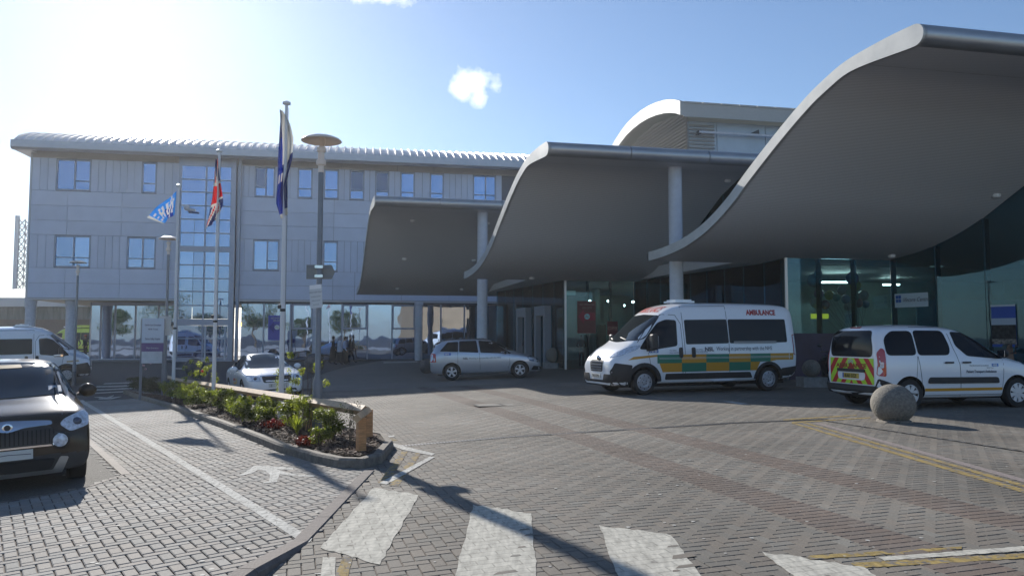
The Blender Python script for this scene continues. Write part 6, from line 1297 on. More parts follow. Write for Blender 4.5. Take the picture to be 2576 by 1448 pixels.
# ---- motorcycle and scooter
def bike(name, label, xy, hd, L=1.9, scooter=True, cover=False):
    t = thing(name, label, 'motorcycle', (xy[0], xy[1], g(*xy)), hd)
    BK = mat('bike_black', (.015, .015, .02), .3, coat=.6)
    for wx in (.35, L-.35):
        MB().lathe([(.20, -.06), (.27, -.05), (.29, 0), (.27, .05), (.20, .06)], 22, (wx, 0, .29), 'y').build('wheel', TYRE, t, smooth=True)
    MB().lathe([(.31, -.07), (.33, 0), (.31, .07)], 22, (L-.35, 0, .29), 'y', close=False).build('front_mudguard', mat('guard_white', (.6, .6, .62), .3) if scooter else BK, t, smooth=True)
    MB().prism([(.15, .55), (.75, .45), (1.2, .35), (1.35, .4), (1.5, .95), (1.38, 1.0), (1.2, .62), (.8, .75), (.2, .8)], -.16, .16, axis='y').build('body_panel', BK, t)
    o = MB().sphere((0, 0, 0), 1, 14, 8); o.v = [(a*.45, b*.14, c*.09) for a, b, c in o.v]; o.build('seat', BK, t, smooth=True, loc=(.6, 0, .84))
    MB().tube((L-.35, 0, .3), (1.36, 0, 1.0), .04).tube((1.36, -.33, 1.08), (1.36, .33, 1.08), .022).build('fork_and_bars', BK, t)
    h = MB().sphere((0, 0, 0), 1, 12, 8); h.v = [(a*.12, b*.14, c*.12) for a, b, c in h.v]; h.build('headlight', LENS, t, smooth=True, loc=(1.47, 0, .92))
    for s_ in (-1, 1):
        MB().tube((1.36, s_*.26, 1.08), (1.34, s_*.32, 1.24), .01).build('mirror_stem', BK, t); q = MB().sphere((0, 0, 0), 1, 10, 6); q.v = [(a*.03, b*.08, c*.055) for a, b, c in q.v]; q.build('mirror', BK, t, smooth=True, loc=(1.34, s_*.35, 1.27))
    if cover: q = MB().sphere((0, 0, 0), 1, 16, 10); q.v = [(a*.28, b*.26, c*.24) for a, b, c in q.v]; q.build('top_box', BK, t, smooth=True, loc=(.12, 0, 1.05)); MB().prism([(1.35, .95), (1.6, .9), (1.5, 1.3), (1.38, 1.35)], -.17, .17, axis='y').build('screen', BK, t)
    return t
p_ = RZ(2075, 935, .1); p_ = Vector((9.6, 24.6, 0)); s_dir = -1
bike('scooter', 'black scooter with white front mudguard beside the purple screen', (p_.x+.5, p_.y+.5), R_(-100))
mbp = RY(2490, 980, 21.5); bike('motorcycle', 'black motorcycle with top box at the right edge behind the small van', (mbp.x+2.2, 21.6), R_(168), cover=True, scooter=False)
# ================================================================== STREET FURNITURE
STONE = mat('ball_stone', (.20, .183, .155), .85, noise=.35, scale=26, bump=1.0, bscale=45); STONED = mat('ball_stone_dark', (.10, .095, .095), .85, noise=.25, scale=12, bump=.6, bscale=40); PLI = mat('plinth_stone', (.26, .26, .25), .8, noise=.2, scale=8, bump=.4)
def ball(label, u, v, rpx, m=STONE, plinth=False, sub=False, sz=1.0):
    p = P(u, v); dist = p.y; r = rpx/1932*dist; t = thing('stone_ball', label, 'bollard', p, 0, 'stone ball bollards round the forecourt')
    h = 0
    if plinth: MB().box(-r*1.35, r*1.35, -r*1.2, r*1.2, -.03, .30).build('plinth', PLI, t); h = .30
    elif sub:
        q = MB(); n = 14; q.lathe([(r*.95, -.04), (r*.85, .03), (r*.6, .06)], n, (0, 0, 0)); q.v = [(x*.85+random.uniform(-.05, .05), y*.85+random.uniform(-.05, .05), z) for x, y, z in q.v]; q.build('mortar_collar', KERB, t); h = -.03
    MB().sphere((0, 0, h+r*sz*.97), r, 40, 24, sz=sz).build('ball', m, t, smooth=True)
    return t
ball('big rough stone ball in front of the chevron tailgate', 2248, 1060, 52, STONE, sub=True, sz=.95)
ball('stone ball on a plinth beside the tail of the large ambulance', 2042, 972, 22, STONE, plinth=True)
ball('stone ball on a plinth by the entrance board', 1392, 926, 19, STONE, plinth=True)
ball('dark stone ball behind the flower bed left of the white saloon', 488, 946, 23, STONED)
ball('dark stone ball behind the nearest lamp post and the wing mirror of the white saloon', 790, 938, 25, STONED)
ball('dark stone ball in the shade behind the tail of the silver people carrier', 1072, 938, 17, STONED)
# A-board
p = P(1358, 922); ab = thing('a_board', 'dark folding pavement board with pale poster near the entrance doors', 'sign', p, R_(62))
for s_ in (-1, 1): MB().prism([(s_*.30, 0), (s_*.26, 0), (s_*.0, 1.25), (s_*.04, 1.25)], -.32, .32, axis='y').build('board', BLK, ab)
MB().add([(-.262, -.25, .3), (-.262, .25, .3), (-.075, .25, 1.15), (-.075, -.25, 1.15)], [(0, 1, 2, 3)]).build('poster', mat('poster_pale_blue', (.35, .5, .7), .5), ab, fix=False)
ab.rotation_euler = (0, 0, R_(25))
# ---- lamp posts
POSTM = mat('post_grey', (.20, .21, .235), .45, metal=.4, noise=.1, scale=3); POSTD = mat('post_dark', (.10, .115, .14), .5, metal=.3, noise=.15, scale=3); LAMPW = mat('lamp_pink_white', (.80, .68, .58), .35)
def lamp(label, x, y, top, base=0.0):
    z = g(x, y)+base; t = thing('lamp_post', label, 'street lamp', (x, y, z), 0, 'mushroom topped lamp posts'); H = top-z
    MB().lathe([(.085, -.1), (.085, .58)], 16).build('base_dark', POSTD, t, smooth=True)
    MB().lathe([(.084, .58), (.084, .84), (.050, .98), (.046, H-.62)], 16).build('pole', POSTM, t, smooth=True)
    MB().lathe([(.05, H-.62), (.05, H-.50), (.085, H-.48), (.085, H-.40), (.06, H-.38), (.055, H-.26), (.08, H-.24), (.08, H-.17), (.045, H-.15)], 18).build('lamp_neck', LAMPW, t, smooth=True)
    for k in range(3): a = k*2.094+.3; MB().tube((.05*math.cos(a), .05*math.sin(a), H-.16), (.07*math.cos(a), .07*math.sin(a), H+.03), .007, n=5).build('lamp_rod', LAMPW, t)
    MB().lathe([(.001, H+.055), (.12, H+.05), (.24, H+.02), (.32, H-.015), (.355, H-.045), (.355, H-.055), (.33, H-.05), (.001, H+.02)], 32, close=False).build('lamp_shade', LAMPW, t, smooth=True, ang=60)
    return t
pl = P(797, 1085, .10); lt = RY(803, 348, pl.y).z; l1 = lamp('nearest lamp post, carrying the drop off sign, rising from the flower bed', pl.x, pl.y, lt, .10)
x2, y2 = -.4503*28.2, 28.2; lamp('lamp post left of the nearest flagpole row, behind the hospital sign', x2+.02, y2, RY(418, 598, y2).z)
y3 = 34.0; lamp('farthest lamp post, standing in front of the left end of the wing', (192-1288)/1932*y3, y3, RY(192, 658, y3).z)
SIGNB = mat('sign_back', (.23, .24, .235), .55, metal=.3, noise=.1); SIGNW = mat('drop_sign_white', (.62, .64, .64), .5); SIGNT = mat('drop_sign_text', (.22, .25, .28), .5)
sg = thing('direction_sign', 'grey back of an arrow shaped direction sign on the nearest lamp post', 'sign', (pl.x, pl.y, RY(800, 683, pl.y).z), R_(4))
zz = 36/1932*pl.y/2
MB().prism([(-.24, -zz), (.20, -zz), (.26, 0), (.20, zz), (-.24, zz)], .07, .085, axis='y').build('plate', SIGNB, sg); MB().box(-.23, .22, .055, .07, zz-.06, zz-.03).box(-.23, .22, .055, .07, -zz+.03, -zz+.06).build('stiffener', POSTM, sg); MB().box(-.07, .07, -.07, .07, zz-.07, zz-.02).box(-.07, .07, -.07, .07, -zz+.02, -zz+.07).build('clamp', CHR, sg)
dz = RY(795, 745, pl.y-.08).z; ds = thing('drop_off_sign', 'small white drop off only sign strapped to the nearest lamp post', 'sign', (pl.x-.03, pl.y-.09, dz), R_(-20))
w2, h2 = .125, .205; MB().box(-w2, w2, -.004, .004, -h2, h2).build('plate', mat('drop_plate', (.62, .65, .67), .5), ds); MB().box(-w2+.005, w2-.005, -.006, -.004, h2-.075, h2-.005).build('header', mat('drop_header', (.85, .86, .87), .5), ds)
for i, (tx, sz_) in enumerate((('DROP OFF ONLY', .033), ('No waiting at any time', .020), ('Vehicles left unattended', .017), ('may be removed', .017))):
    place_text(tx, sz_*1.05, SIGNT, ds, (0, -.0075, .06-.07*i), (1, 0, 0), (0, 0, 1), align='CENTER', bold=.0008)
ds.rotation_euler = (0, R_(-4), R_(-20))
# ---- flagpoles and flags
PLW_ = mat('pole_white', (.70, .71, .73), .35)
def pole(label, x, y, vtop, utop):
    z = g(x, y)+.1; H = RY(utop, vtop, y).z-z; t = thing('flagpole', label, 'flagpole', (x, y, z), 0, 'white flagpoles in the flower bed')
    MB().lathe([(.055, -.1), (.05, 2.2), (.042, H*.65), (.034, H-.02)], 16).build('mast', PLW_, t, smooth=True); MB().lathe([(.02, H-.05), (.085, H-.02), (.085, H+.02), (.03, H+.05)], 16).build('cap', PLW_, t, smooth=True)
    MB().tube((.06, 0, 1.3), (.05, 0, H-.1), .005, n=4).build('halyard', BLK, t); MB().lathe([(.057, 2.25), (.057, 2.31)], 12).build('band', BLK, t)
    MB().sphere((-.06, -.02, H*.26+.6), .05, 8, 6).build('cleat', BLK, t)
    return t, H
P3 = P(706, 1052, .1); A3 = (P3.x, P3.y); D35n = Vector((math.sin(R_(-35)), math.cos(R_(-35))))
def along(u): 
    k = ((u-1288)/1932*A3[1]-A3[0])/(D35n.x-(u-1288)/1932*D35n.y); return A3[0]+D35n.x*k, A3[1]+D35n.y*k
f3, H3 = pole('nearest and tallest looking white flagpole, flying the navy flag', *A3, 260, 712)
f2, H2 = pole('middle white flagpole, flying the red white and blue flag', *along(542), 380, 545)
f1, H1 = pole('farthest white flagpole, flying the light blue flag', *along(441), 467, 446)
def flag(name, label, x, y, pts, fn, nu=26, nv=26, fold=.10, waves=3, seed=1, mats=None, edge=0.0, edges=None):
    """pts: hoist_top, fly_top, fly_bottom, hoist_bottom as (dx, z)"""
    t = thing(name, label, 'flag', (x, y, 0)); ht, ft_, fb_, hb_ = [Vector(p) for p in pts]
    q = MB()
    def edge_at(L_, j):
        L_ = [(px(a_, b_, y).x-x, px(a_, b_, y).z) for a_, b_ in L_]; k_ = j*(len(L_)-1); i_ = min(int(k_), len(L_)-2); f_ = k_-i_; return Vector(L_[i_])*(1-f_)+Vector(L_[i_+1])*f_
    def F(i, j):
        if edges:
            a, b_ = edge_at(edges[0], j), edge_at(edges[1], j); p = a+(b_-a)*i; return (p.x, math.sin(i*waves*math.pi+j*2.1+seed)*fold, p.y)
        a = ht+(ft_-ht)*i; b_ = hb_+(fb_-hb_)*i; p = a+(b_-a)*j; s_ = math.sin(i*waves*math.pi+j*1.3+seed)*fold*min(1, i*3+.15); sx_ = math.cos(i*waves*math.pi*1.1+j*2+seed)*edge*i
        return (p.x+sx_, s_+.02, p.y)
    q.grid(F, nu, nv); q.m = [fn((k % nu+.5)/nu, (k//nu+.5)/nv) for k in range(nu*nv)]
    q.v += []; o = q.build('cloth', mats, t, smooth=True, ang=180, fix=False); sd_ = o.modifiers.new('t', 'SOLIDIFY'); sd_.thickness = .004
    return t
def clothmat(name, c):
    if name in MATS: return MATS[name]
    m, n, b = nodes(name); b.inputs['Base Color'].default_value = (*c, 1); b.inputs['Roughness'].default_value = .8
    tl_ = n.nodes.new('ShaderNodeBsdfTranslucent'); tl_.inputs['Color'].default_value = (*c, 1); ms = n.nodes.new('ShaderNodeMixShader'); ms.inputs[0].default_value = .6
    lk(n, b.outputs[0], ms.inputs[1]); lk(n, tl_.outputs[0], ms.inputs[2]); lk(n, ms.outputs[0], n.nodes['Material Output'].inputs['Surface']); MATS[name] = m; return m
FBLU, FLB, FWH, FRED, FNAV = clothmat('flag_blue', (.02, .09, .45)), clothmat('flag_light_blue', (.08, .42, .80)), clothmat('flag_white', (.72, .72, .70)), clothmat('flag_red', (.70, .02, .03)), clothmat('flag_navy', (.03, .06, .24))
def px(u, v, y): p = RY(u, v, y); return p
def fpts(x, y, L_): return [(px(u, v, y).x-x, px(u, v, y).z) for u, v in L_]
x_, y_ = along(441)
def nhsf(i, j):
    # light blue ground with white letter strokes and white hem
    if i > .94: return 1
    for (a, b, c, d) in ((.12, .20, .2, .8), (.32, .40, .2, .8), (.48, .55, .2, .8), (.62, .69, .2, .8)):
        if a < i-(j-.5)*.12 < b and c < j < d: return 1
    if .20 <= i-(j-.5)*.12 <= .32 and abs(j-.2-(i-.2)*5) < .12: return 1
    if .55 <= i-(j-.5)*.12 <= .62 and .45 < j < .57: return 1
    if .76 < i < .88 and (.2 < j < .3 or .45 < j < .55 or .7 < j < .8): return 1
    return 2 if (i < .45 and j > .45 and i > .12) else 0
flag('light_blue_flag', 'light blue flag with white letters blowing to the left', x_, y_, fpts(x_, y_, [(443, 480), (367, 546), (408, 562), (438, 540)]), nhsf, mats=[FLB, FWH, FBLU], fold=.07, waves=2.2, seed=.5)
x_, y_ = along(542)
def union(i, j):
    x, y = (i-.5)*2, (j-.5)*2
    if abs(x) < .10 or abs(y) < .2: return 0
    if abs(x) < .17 or abs(y) < .34: return 1
    d = abs(abs(x)-abs(y))
    return 0 if d < .07 else 1 if d < .22 else 2
flag('union_flag', 'red white and blue union flag hanging limp from the middle pole', x_, y_, fpts(x_, y_, [(546, 405), (547, 440), (530, 572), (541, 545)]), union, mats=[FRED, FWH, FNAV], fold=.07, waves=3, seed=2, nu=40, edges=[[(543, 402), (540, 440), (534, 500), (526, 545), (521, 574)], [(550, 400), (553, 440), (558, 480), (561, 510), (545, 552)]])
flag('union_flag_fold', 'lower red fold of the limp union flag', x_, y_, fpts(x_, y_, [(544, 470), (541, 472), (523, 572), (536, 566)]), lambda i, j: 1 if (i > .9 or j > .93) else 0, mats=[FRED, FWH, FNAV], fold=.05, waves=1.2, seed=0) if False else None
x_, y_ = A3
def navy(i, j):
    if i > .36 and j < .55: return 1
    if j > .95: return 1
    return 1 if abs(j-.66) < .05 and .15 < i < .5 and int(i*26) % 3 == 0 else (2 if (i < .35 and j > .25) else 0)
flag('navy_flag', 'navy and white flag hanging limp from the nearest pole', x_, y_, fpts(x_, y_, [(709, 278), (742, 335), (727, 535), (697, 545)]), navy, mats=[FNAV, FWH, FBLU], fold=.08, waves=3, seed=1.2, nu=36, edges=[[(704, 278), (700, 340), (697, 400), (696, 450), (694, 510), (708, 553)], [(712, 278), (733, 315), (741, 350), (737, 400), (722, 450), (723, 540)]])
# ---- hospital sign
y_ = 27.0; a = RY(363, 815, y_); b_ = RY(408, 815, y_); zt_ = RY(388, 800, y_).z; zb_ = RY(388, 913, y_).z; zg_ = g(a.x, y_)
hs = thing('hospital_sign', 'white and purple hospital name board with a paper notice fixed under it', 'sign', ((a.x+b_.x)/2, y_, 0), R_(20)); w_ = (b_.x-a.x)/2/math.cos(R_(20))*1.05; hh = zt_-zb_
SWH = mat('sign_face', (.55, .62, .70), .45); SPU = mat('sign_purple', (.10, .05, .20), .5); SNT = mat('sign_notice', (.58, .60, .62), .6, noise=.15, scale=4)
MB().box(-w_, w_, -.05, .05, zt_-hh*.55, zt_).build('board', SWH, hs); MB().box(-w_, w_, -.055, .05, zt_-hh*.76, zt_-hh*.55).build('purple_panel', SPU, hs); MB().box(-w_*.95, w_*.9, -.07, -.05, zb_, zt_-hh*.74).build('notice', SNT, hs)
for s_ in (-1, 1): MB().box(s_*w_-.04, s_*w_+.04, -.04, .04, zg_-.1, zt_-.02).build('post', POSTM, hs)
MB().box(w_*.5, w_*1.6, .1, .13, zt_-hh*.38, zt_+.08).build('side_board', mat('side_board', (.6, .58, .54), .5), hs)
DT = mat('sign_dark_text', (.07, .08, .16), .5)
for tx, z, sz_, m_ in (('Dartford and Gravesham', zt_-hh*.17, .085, DT), ('NHS Trust', zt_-hh*.26, .07, DT), ('Darent Valley Hospital', zt_-hh*.48, .105, DT)): place_text(tx, sz_, m_, hs, (0, -.058, z), (1, 0, 0), (0, 0, 1), align='CENTER', bold=.002, sx=w_*2*.85/(len(tx)*sz_*.52) if len(tx) > 12 else 1)
place_text('Main Entrance', .09, SWH, hs, (0, -.062, zt_-hh*.68), (1, 0, 0), (0, 0, 1), align='CENTER', sx=.75)
# ---- timber rail round the bed
WOOD = mat('timber', (.48, .24, .10), .65, noise=.28, scale=5, stretch=(1, 1, 8), bump=.2); WOODP = mat('timber_top', (.44, .30, .17), .6, noise=.2, scale=6, bump=.2)
rl = thing('timber_rail', 'low timber rail with diamond shaped top bar along the back of the flower bed', 'fence', (0, 0, 0))
def dbar(p, q, r, name='rail', m=WOODP):
    p = Vector(p); q = Vector(q); d = (q-p).normalized(); sd = Vector((d.y, -d.x, 0)).normalized(); up = Vector((0, 0, 1)); vs = []
    for c_ in (p, q): vs += [c_+sd*r, c_+up*r, c_-sd*r, c_-up*r]
    MB().add(vs, [(0, 1, 5, 4), (1, 2, 6, 5), (2, 3, 7, 6), (3, 0, 4, 7), (0, 3, 2, 1), (4, 5, 6, 7)]).build(name, m, rl)
def rp(u, v, zrel): 
    pp = P(u, v, zrel); return pp
e0 = P(905, 1040, .70); e1 = P(928, 1030, .70); zr0 = .70
far = P(412, 945, .60)
segs_ = 6; pr_ = e1
dbar(P(897, 1052, .62), P(926, 1032, .62), .06)
prev = P(926, 1034, .62)
mid_pts = [prev+(far-prev)*(k/segs_) for k in range(segs_+1)]
for k in range(segs_+1): mid_pts[k].z = g(mid_pts[k].x, mid_pts[k].y)+.62-.004*k
mid_pts[0] = prev-(far-prev).normalized()*(-.1)
for k in range(segs_): dbar(mid_pts[k]+(mid_pts[k+1]-mid_pts[k]).normalized()*.01, mid_pts[k+1], .08)
def rpost(p, h=.55, r=.05, top=0.0):
    z = g(p.x, p.y); d = (far-prev).normalized(); sd = Vector((d.y, -d.x, 0)).normalized(); d2 = Vector((d.x, d.y, 0)).normalized(); b0 = []
    for s1, s2 in ((-1, -1), (1, -1), (1, 1), (-1, 1)): b0.append(Vector((p.x, p.y, 0))+d2*(r*s1)+sd*(r*s2))
    MB().prism([(v.x, v.y) for v in b0], z, z+h+top).build('post', WOOD, rl)
rpost(P(908, 1139, .10), .58, .055); rpost(P(927, 1103, .10), .56, .05)
for k in range(1, segs_): rpost(mid_pts[k])
sc_ = P(872, 1004, .70)
def near_on(u):
    best = None
    for k in range(200):
        p = mid_pts[0]+(mid_pts[-1]-mid_pts[0])*(k/200); uu = 1288+1932*p.x/(p.y)
        if best is None or abs(uu-u) < best[0]: best = (abs(uu-u), p)
    return best[1]
ps = near_on(778); rpost(ps)
MB().box(ps.x-.10, ps.x+.10, ps.y-.03, ps.y+.03, ps.z-.09, ps.z+.095).build('metal_strap', STEEL, rl)
# ================================================================== PLANTS
def leafmat(name, c, c2):
    m, n, b = nodes(name); a = n.nodes.new('ShaderNodeAttribute'); a.attribute_name = 'tint'; cr = n.nodes.new('ShaderNodeValToRGB'); cr.color_ramp.elements[0].color = (*c, 1); cr.color_ramp.elements[1].color = (*c2, 1)
    lk(n, a.outputs['Fac'], cr.inputs['Fac']); lk(n, cr.outputs['Color'], b.inputs['Base Color']); b.inputs['Roughness'].default_value = .5
    tr = n.nodes.new('ShaderNodeBsdfTranslucent'); ms = n.nodes.new('ShaderNodeMixShader'); ms.inputs[0].default_value = .45; sc2 = n.nodes.new('ShaderNodeVectorMath'); sc2.operation = 'MULTIPLY'; sc2.inputs[1].default_value = (1.5, 1.7, .7)
    lk(n, cr.outputs['Color'], sc2.inputs[0]); lk(n, sc2.outputs[0], tr.inputs['Color']); lk(n, b.outputs[0], ms.inputs[1]); lk(n, tr.outputs[0], ms.inputs[2]); lk(n, ms.outputs[0], n.nodes['Material Output'].inputs['Surface']); return m
LG = leafmat('leaf_green', (.042, .058, .014), (.21, .22, .045)); LY = leafmat('leaf_yellow', (.10, .12, .02), (.36, .36, .07)); LD = leafmat('leaf_dark', (.018, .028, .012), (.06, .065, .03)); LR = leafmat('leaf_red', (.03, .008, .010), (.12, .014, .016)); LT = leafmat('leaf_tree', (.02, .045, .012), (.08, .12, .03)); STEM = mat('stem_brown', (.10, .07, .045), .8)
FLR = mat('flower_red', (.65, .02, .02), .6); FLP = mat('flower_pink', (.60, .38, .38), .7)
def leaves(name, m, parent, blobs, n, size, flat=.2, loc=(0, 0, 0)):
    """blobs: (cx,cy,cz,rx,ry,rz)"""
    vol = np.array([b[3]*b[4]*b[5] for b in blobs]); idx = rng.choice(len(blobs), n, p=vol/vol.sum()); B = np.array(blobs)[idx]
    d = rng.normal(size=(n, 3)); d /= np.linalg.norm(d, axis=1)[:, None]; r = rng.random(n)**(.45); C = B[:, :3]+d*r[:, None]*B[:, 3:]
    C += rng.normal(0, size*.5, C.shape); C[:, 2] = np.maximum(C[:, 2], .02)
    a = rng.normal(size=(n, 3)); a /= np.linalg.norm(a, axis=1)[:, None]; nrm = d*.7+rng.normal(size=(n, 3))*.6; b = np.cross(a, nrm); b /= np.linalg.norm(b, axis=1)[:, None]+1e-9; a2 = np.cross(b, nrm); a2 /= np.linalg.norm(a2, axis=1)[:, None]+1e-9
    s = size*rng.uniform(.6, 1.3, n)[:, None]; V = np.stack([C-a2*s, C-b*s*.45, C+a2*s, C+b*s*.45], 1).reshape(-1, 3)
    me = bpy.data.meshes.new(name); me.vertices.add(len(V)); me.vertices.foreach_set('co', V.ravel().astype(np.float32)); F = np.arange(4*n); me.loops.add(4*n); me.loops.foreach_set('vertex_index', F.astype(np.int32)); me.polygons.add(n); me.polygons.foreach_set('loop_start', (np.arange(n)*4).astype(np.int32)); me.materials.append(m); me.update(calc_edges=True)
    at = me.attributes.new('tint', 'FLOAT', 'FACE'); at.data.foreach_set('value', np.clip(rng.random(n)*.8+.2*r, 0, 1).astype(np.float32)); return link(name, me, parent, loc)
def stems(parent, n, h, r, m=STEM, w=.008, lean=.3):
    q = MB()
    for k in range(n):
        t = random.random()*6.28; rr = r*random.random(); p = Vector((rr*.4*math.cos(t), rr*.4*math.sin(t), -.03)); hh = h*random.uniform(.7, 1.05); e = Vector((rr*math.cos(t)+random.uniform(-.05, .05), rr*math.sin(t), hh)); mid = (p+e)/2+Vector((random.uniform(-.04, .04), random.uniform(-.04, .04), 0)); q.tube(p, mid, w, w*.8, 5).tube(mid, e, w*.8, w*.4, 5)
        if random.random() < .7: q.tube(mid, mid+Vector((random.uniform(-.15, .15), random.uniform(-.1, .1), hh*.3)), w*.6, w*.3, 4)
    return q.build('stems', m, parent)
def shrub(name, label, u, v, w, h, m, n, size, kind='bush', group='shrubs planted in the kerbed flower bed', flowers=None):
    """u,v pixel of foot (on soil), w,h in metres"""
    if u < 715 and kind != 'low': v = 992+(u-403)*.285-(16 if kind == 'rose' else 0)
    p = P(u, v, .12); w *= 1.05; h *= (.68 if u < 715 and kind == 'bush' else 1.0); n = int(n*1.5) if kind != 'grass' else n
    t = thing(name, label, 'shrub', p, random.random()*6, group)
    if kind == 'bush':
        bl = [(random.uniform(-.34, .34)*w, random.uniform(-.3, .3)*w, h*random.uniform(.22, .80), w*random.uniform(.14, .26), w*random.uniform(.14, .26), h*random.uniform(.13, .24)) for _ in range(15)]
        stems(t, 8, h*.8, w*.35); leaves('foliage', m, t, bl, n, size)
    elif kind == 'rose':
        stems(t, 6, h, w*.45, w=.006); bl = [(random.uniform(-.45, .45)*w, random.uniform(-.35, .35)*w, h*random.uniform(.45, 1.0), .07, .07, .08) for _ in range(9)]; leaves('foliage', m, t, bl, n, size)
    elif kind == 'grass':
        q = MB()
        for k in range(n):
            a = random.random()*6.28; l = h*random.uniform(.6, 1.1); sp = w*random.uniform(.2, .6); c_, s_ = math.cos(a), math.sin(a); pts = [Vector((c_*sp*f*f, s_*sp*f*f, l*f*(1.15-.3*f))) for f in (0, .35, .7, 1)]; ws = (.008, .01, .007, .001); sd = Vector((-s_, c_, 0)); vs = []
            for pp, ww in zip(pts, ws): vs += [pp-sd*ww, pp+sd*ww]
            q.add(vs, [(0, 1, 3, 2), (2, 3, 5, 4), (4, 5, 7, 6)])
        me = q.mesh('foliage', m); at = me.attributes.new('tint', 'FLOAT', 'FACE'); at.data.foreach_set('value', rng.random(len(me.polygons)).astype(np.float32)); link('foliage', me, t)
    elif kind == 'low':
        leaves('foliage', m, t, [(random.uniform(-.4, .4)*w, random.uniform(-.4, .4)*w, h*.35, w*.3, w*.3, h*.4) for _ in range(6)], n, size)
    for (dx, dy, dz_, mm) in (flowers or []): MB().sphere((dx, dy, dz_), .04, 8, 6).build('flower', mm, t, smooth=True)
    return t
G = 'shrubs planted in the kerbed flower bed'
shrub('leafy_shrub', 'bright green rounded shrub between the lamp post and the end rail', 833, 1110, .46, .62, LG, 1500, .022)
shrub('leafy_shrub', 'low green shrub tight against the right side of the lamp post foot', 806, 1120, .36, .30, LG, 700, .02)
shrub('bare_rose', 'nearly bare thorny rose beside the end post of the timber rail', 880, 1118, .40, .60, LD, 120, .018, 'rose')
shrub('leafy_shrub', 'tall reddish tipped shrub left of the lamp post', 765, 1085, .50, .72, LY, 1000, .022)
shrub('leafy_shrub', 'green shrub right of the nearest flagpole foot', 728, 1078, .48, .60, LG, 1300, .024)
shrub('tall_rose', 'leggy rose with pale yellow leaves rising above the rail by the lamp post', 775, 1060, .75, 1.30, LY, 420, .028, 'rose')
shrub('grass_tuft', 'yellow green grassy tuft in front of the lamp post shrubs', 748, 1096, .40, .38, LY, 70, 0, 'grass')
shrub('red_bedding', 'dark red bedding plant at the foot of the lamp post', 770, 1118, .40, .18, LR, 500, .022, 'low')
shrub('red_bedding', 'dark red bedding plant with one red bloom left of the nearest flagpole', 672, 1078, .50, .2, LR, 600, .022, 'low', flowers=[(-.1, -.1, .16, FLR)])
shrub('leafy_shrub', 'biggest dense green shrub just left of the nearest flagpole', 643, 1052, .95, .86, LG, 3600, .026)
shrub('leafy_shrub', 'narrow upright shrub left of the biggest dense shrub', 597, 1026, .55, .80, LG, 1500, .026)
shrub('grass_tuft', 'long leaved tuft before the middle of the bed', 580, 1032, .5, .5, LY, 80, 0, 'grass')
shrub('leafy_shrub', 'wide yellow green shrub in front of the middle flagpole', 548, 1006, .95, .86, LG, 2800, .028)
shrub('tall_rose', 'leggy rose with orange tinted leaves above the rail at the middle flagpole', 520, 985, .95, 1.15, LY, 360, .034, 'rose')
shrub('leafy_shrub', 'green shrub with a red bloom left of the middle flagpole', 505, 992, .80, .85, LG, 2000, .030, flowers=[(.05, -.3, .95, FLR)])
shrub('leafy_shrub', 'olive shrub fourth from the far end of the bed', 470, 975, .85, .85, LY, 1500, .030)
shrub('grass_tuft', 'pale spiky tuft at the kerb near the far flagpole', 412, 986, .6, .55, LY, 80, 0, 'grass')
shrub('leafy_shrub', 'green shrub at the foot of the farthest flagpole', 440, 968, .9, .9, LG, 1500, .032)
shrub('tall_rose', 'sprawling pale leaved rose above the rail near the farthest flagpole', 495, 965, 1.2, 1.25, LY, 300, .036, 'rose')
shrub('heather_shrub', 'dark heathery shrub left of the farthest flagpole', 400, 965, 1.2, .75, LD, 2200, .032)
shrub('heather_shrub', 'dark purplish shrub with pink blooms at the far corner of the bed', 362, 972, 1.2, .80, LD, 2200, .032, flowers=[(-.3, .0, .95, FLP), (.1, .2, 1.05, FLP), (.3, -.1, .98, FLP), (-.5, .1, .8, FLP)])
shrub('tall_rose', 'small leggy rose with yellow leaves between the nearest flagpole and rail', 722, 1040, .45, 1.05, LY, 160, .026, 'rose')
shrub('leafy_shrub', 'green shrub low behind the biggest dense shrub', 668, 1046, .5, .55, LG, 1100, .025)
# trees across the road behind the camera, mirrored in the glazing
def tree(label, x, y, h, r):
    t = thing('broadleaf_tree', label, 'tree', (x, y, 0), random.random()*6, 'trees across the road mirrored in the glazing'); q = MB().tube((0, 0, -.1), (.1, 0, h*.45), .22, .14, 9)
    for k in range(7): a = k*.9; q.tube((.1, 0, h*(.3+.02*k)), (r*.7*math.cos(a), r*.7*math.sin(a), h*random.uniform(.6, .85)), .08, .02, 6)
    q.build('trunk', STEM, t); leaves('crown', LT, t, [(random.uniform(-.6, .6)*r, random.uniform(-.6, .6)*r, h*random.uniform(.45, .9), r*.4, r*.4, h*.13) for _ in range(14)], 3000, .17)
for i, (x, y, h, r) in enumerate(((-47, -31, 8, 4.2), (-37, -27, 6, 3.6), (-28, -34, 9.5, 5), (-20, -28, 5.5, 3.4), (-13, -36, 8.5, 4.4), (-5, -32, 5, 3.2), (3, -38, 7, 3.6))): tree(('leftmost', 'second from the left', 'third from the left', 'middle', 'third from the right', 'second from the right', 'rightmost')[i]+' of seven broadleaf trees across the road, mirrored in the glazing', x, y, h, r)
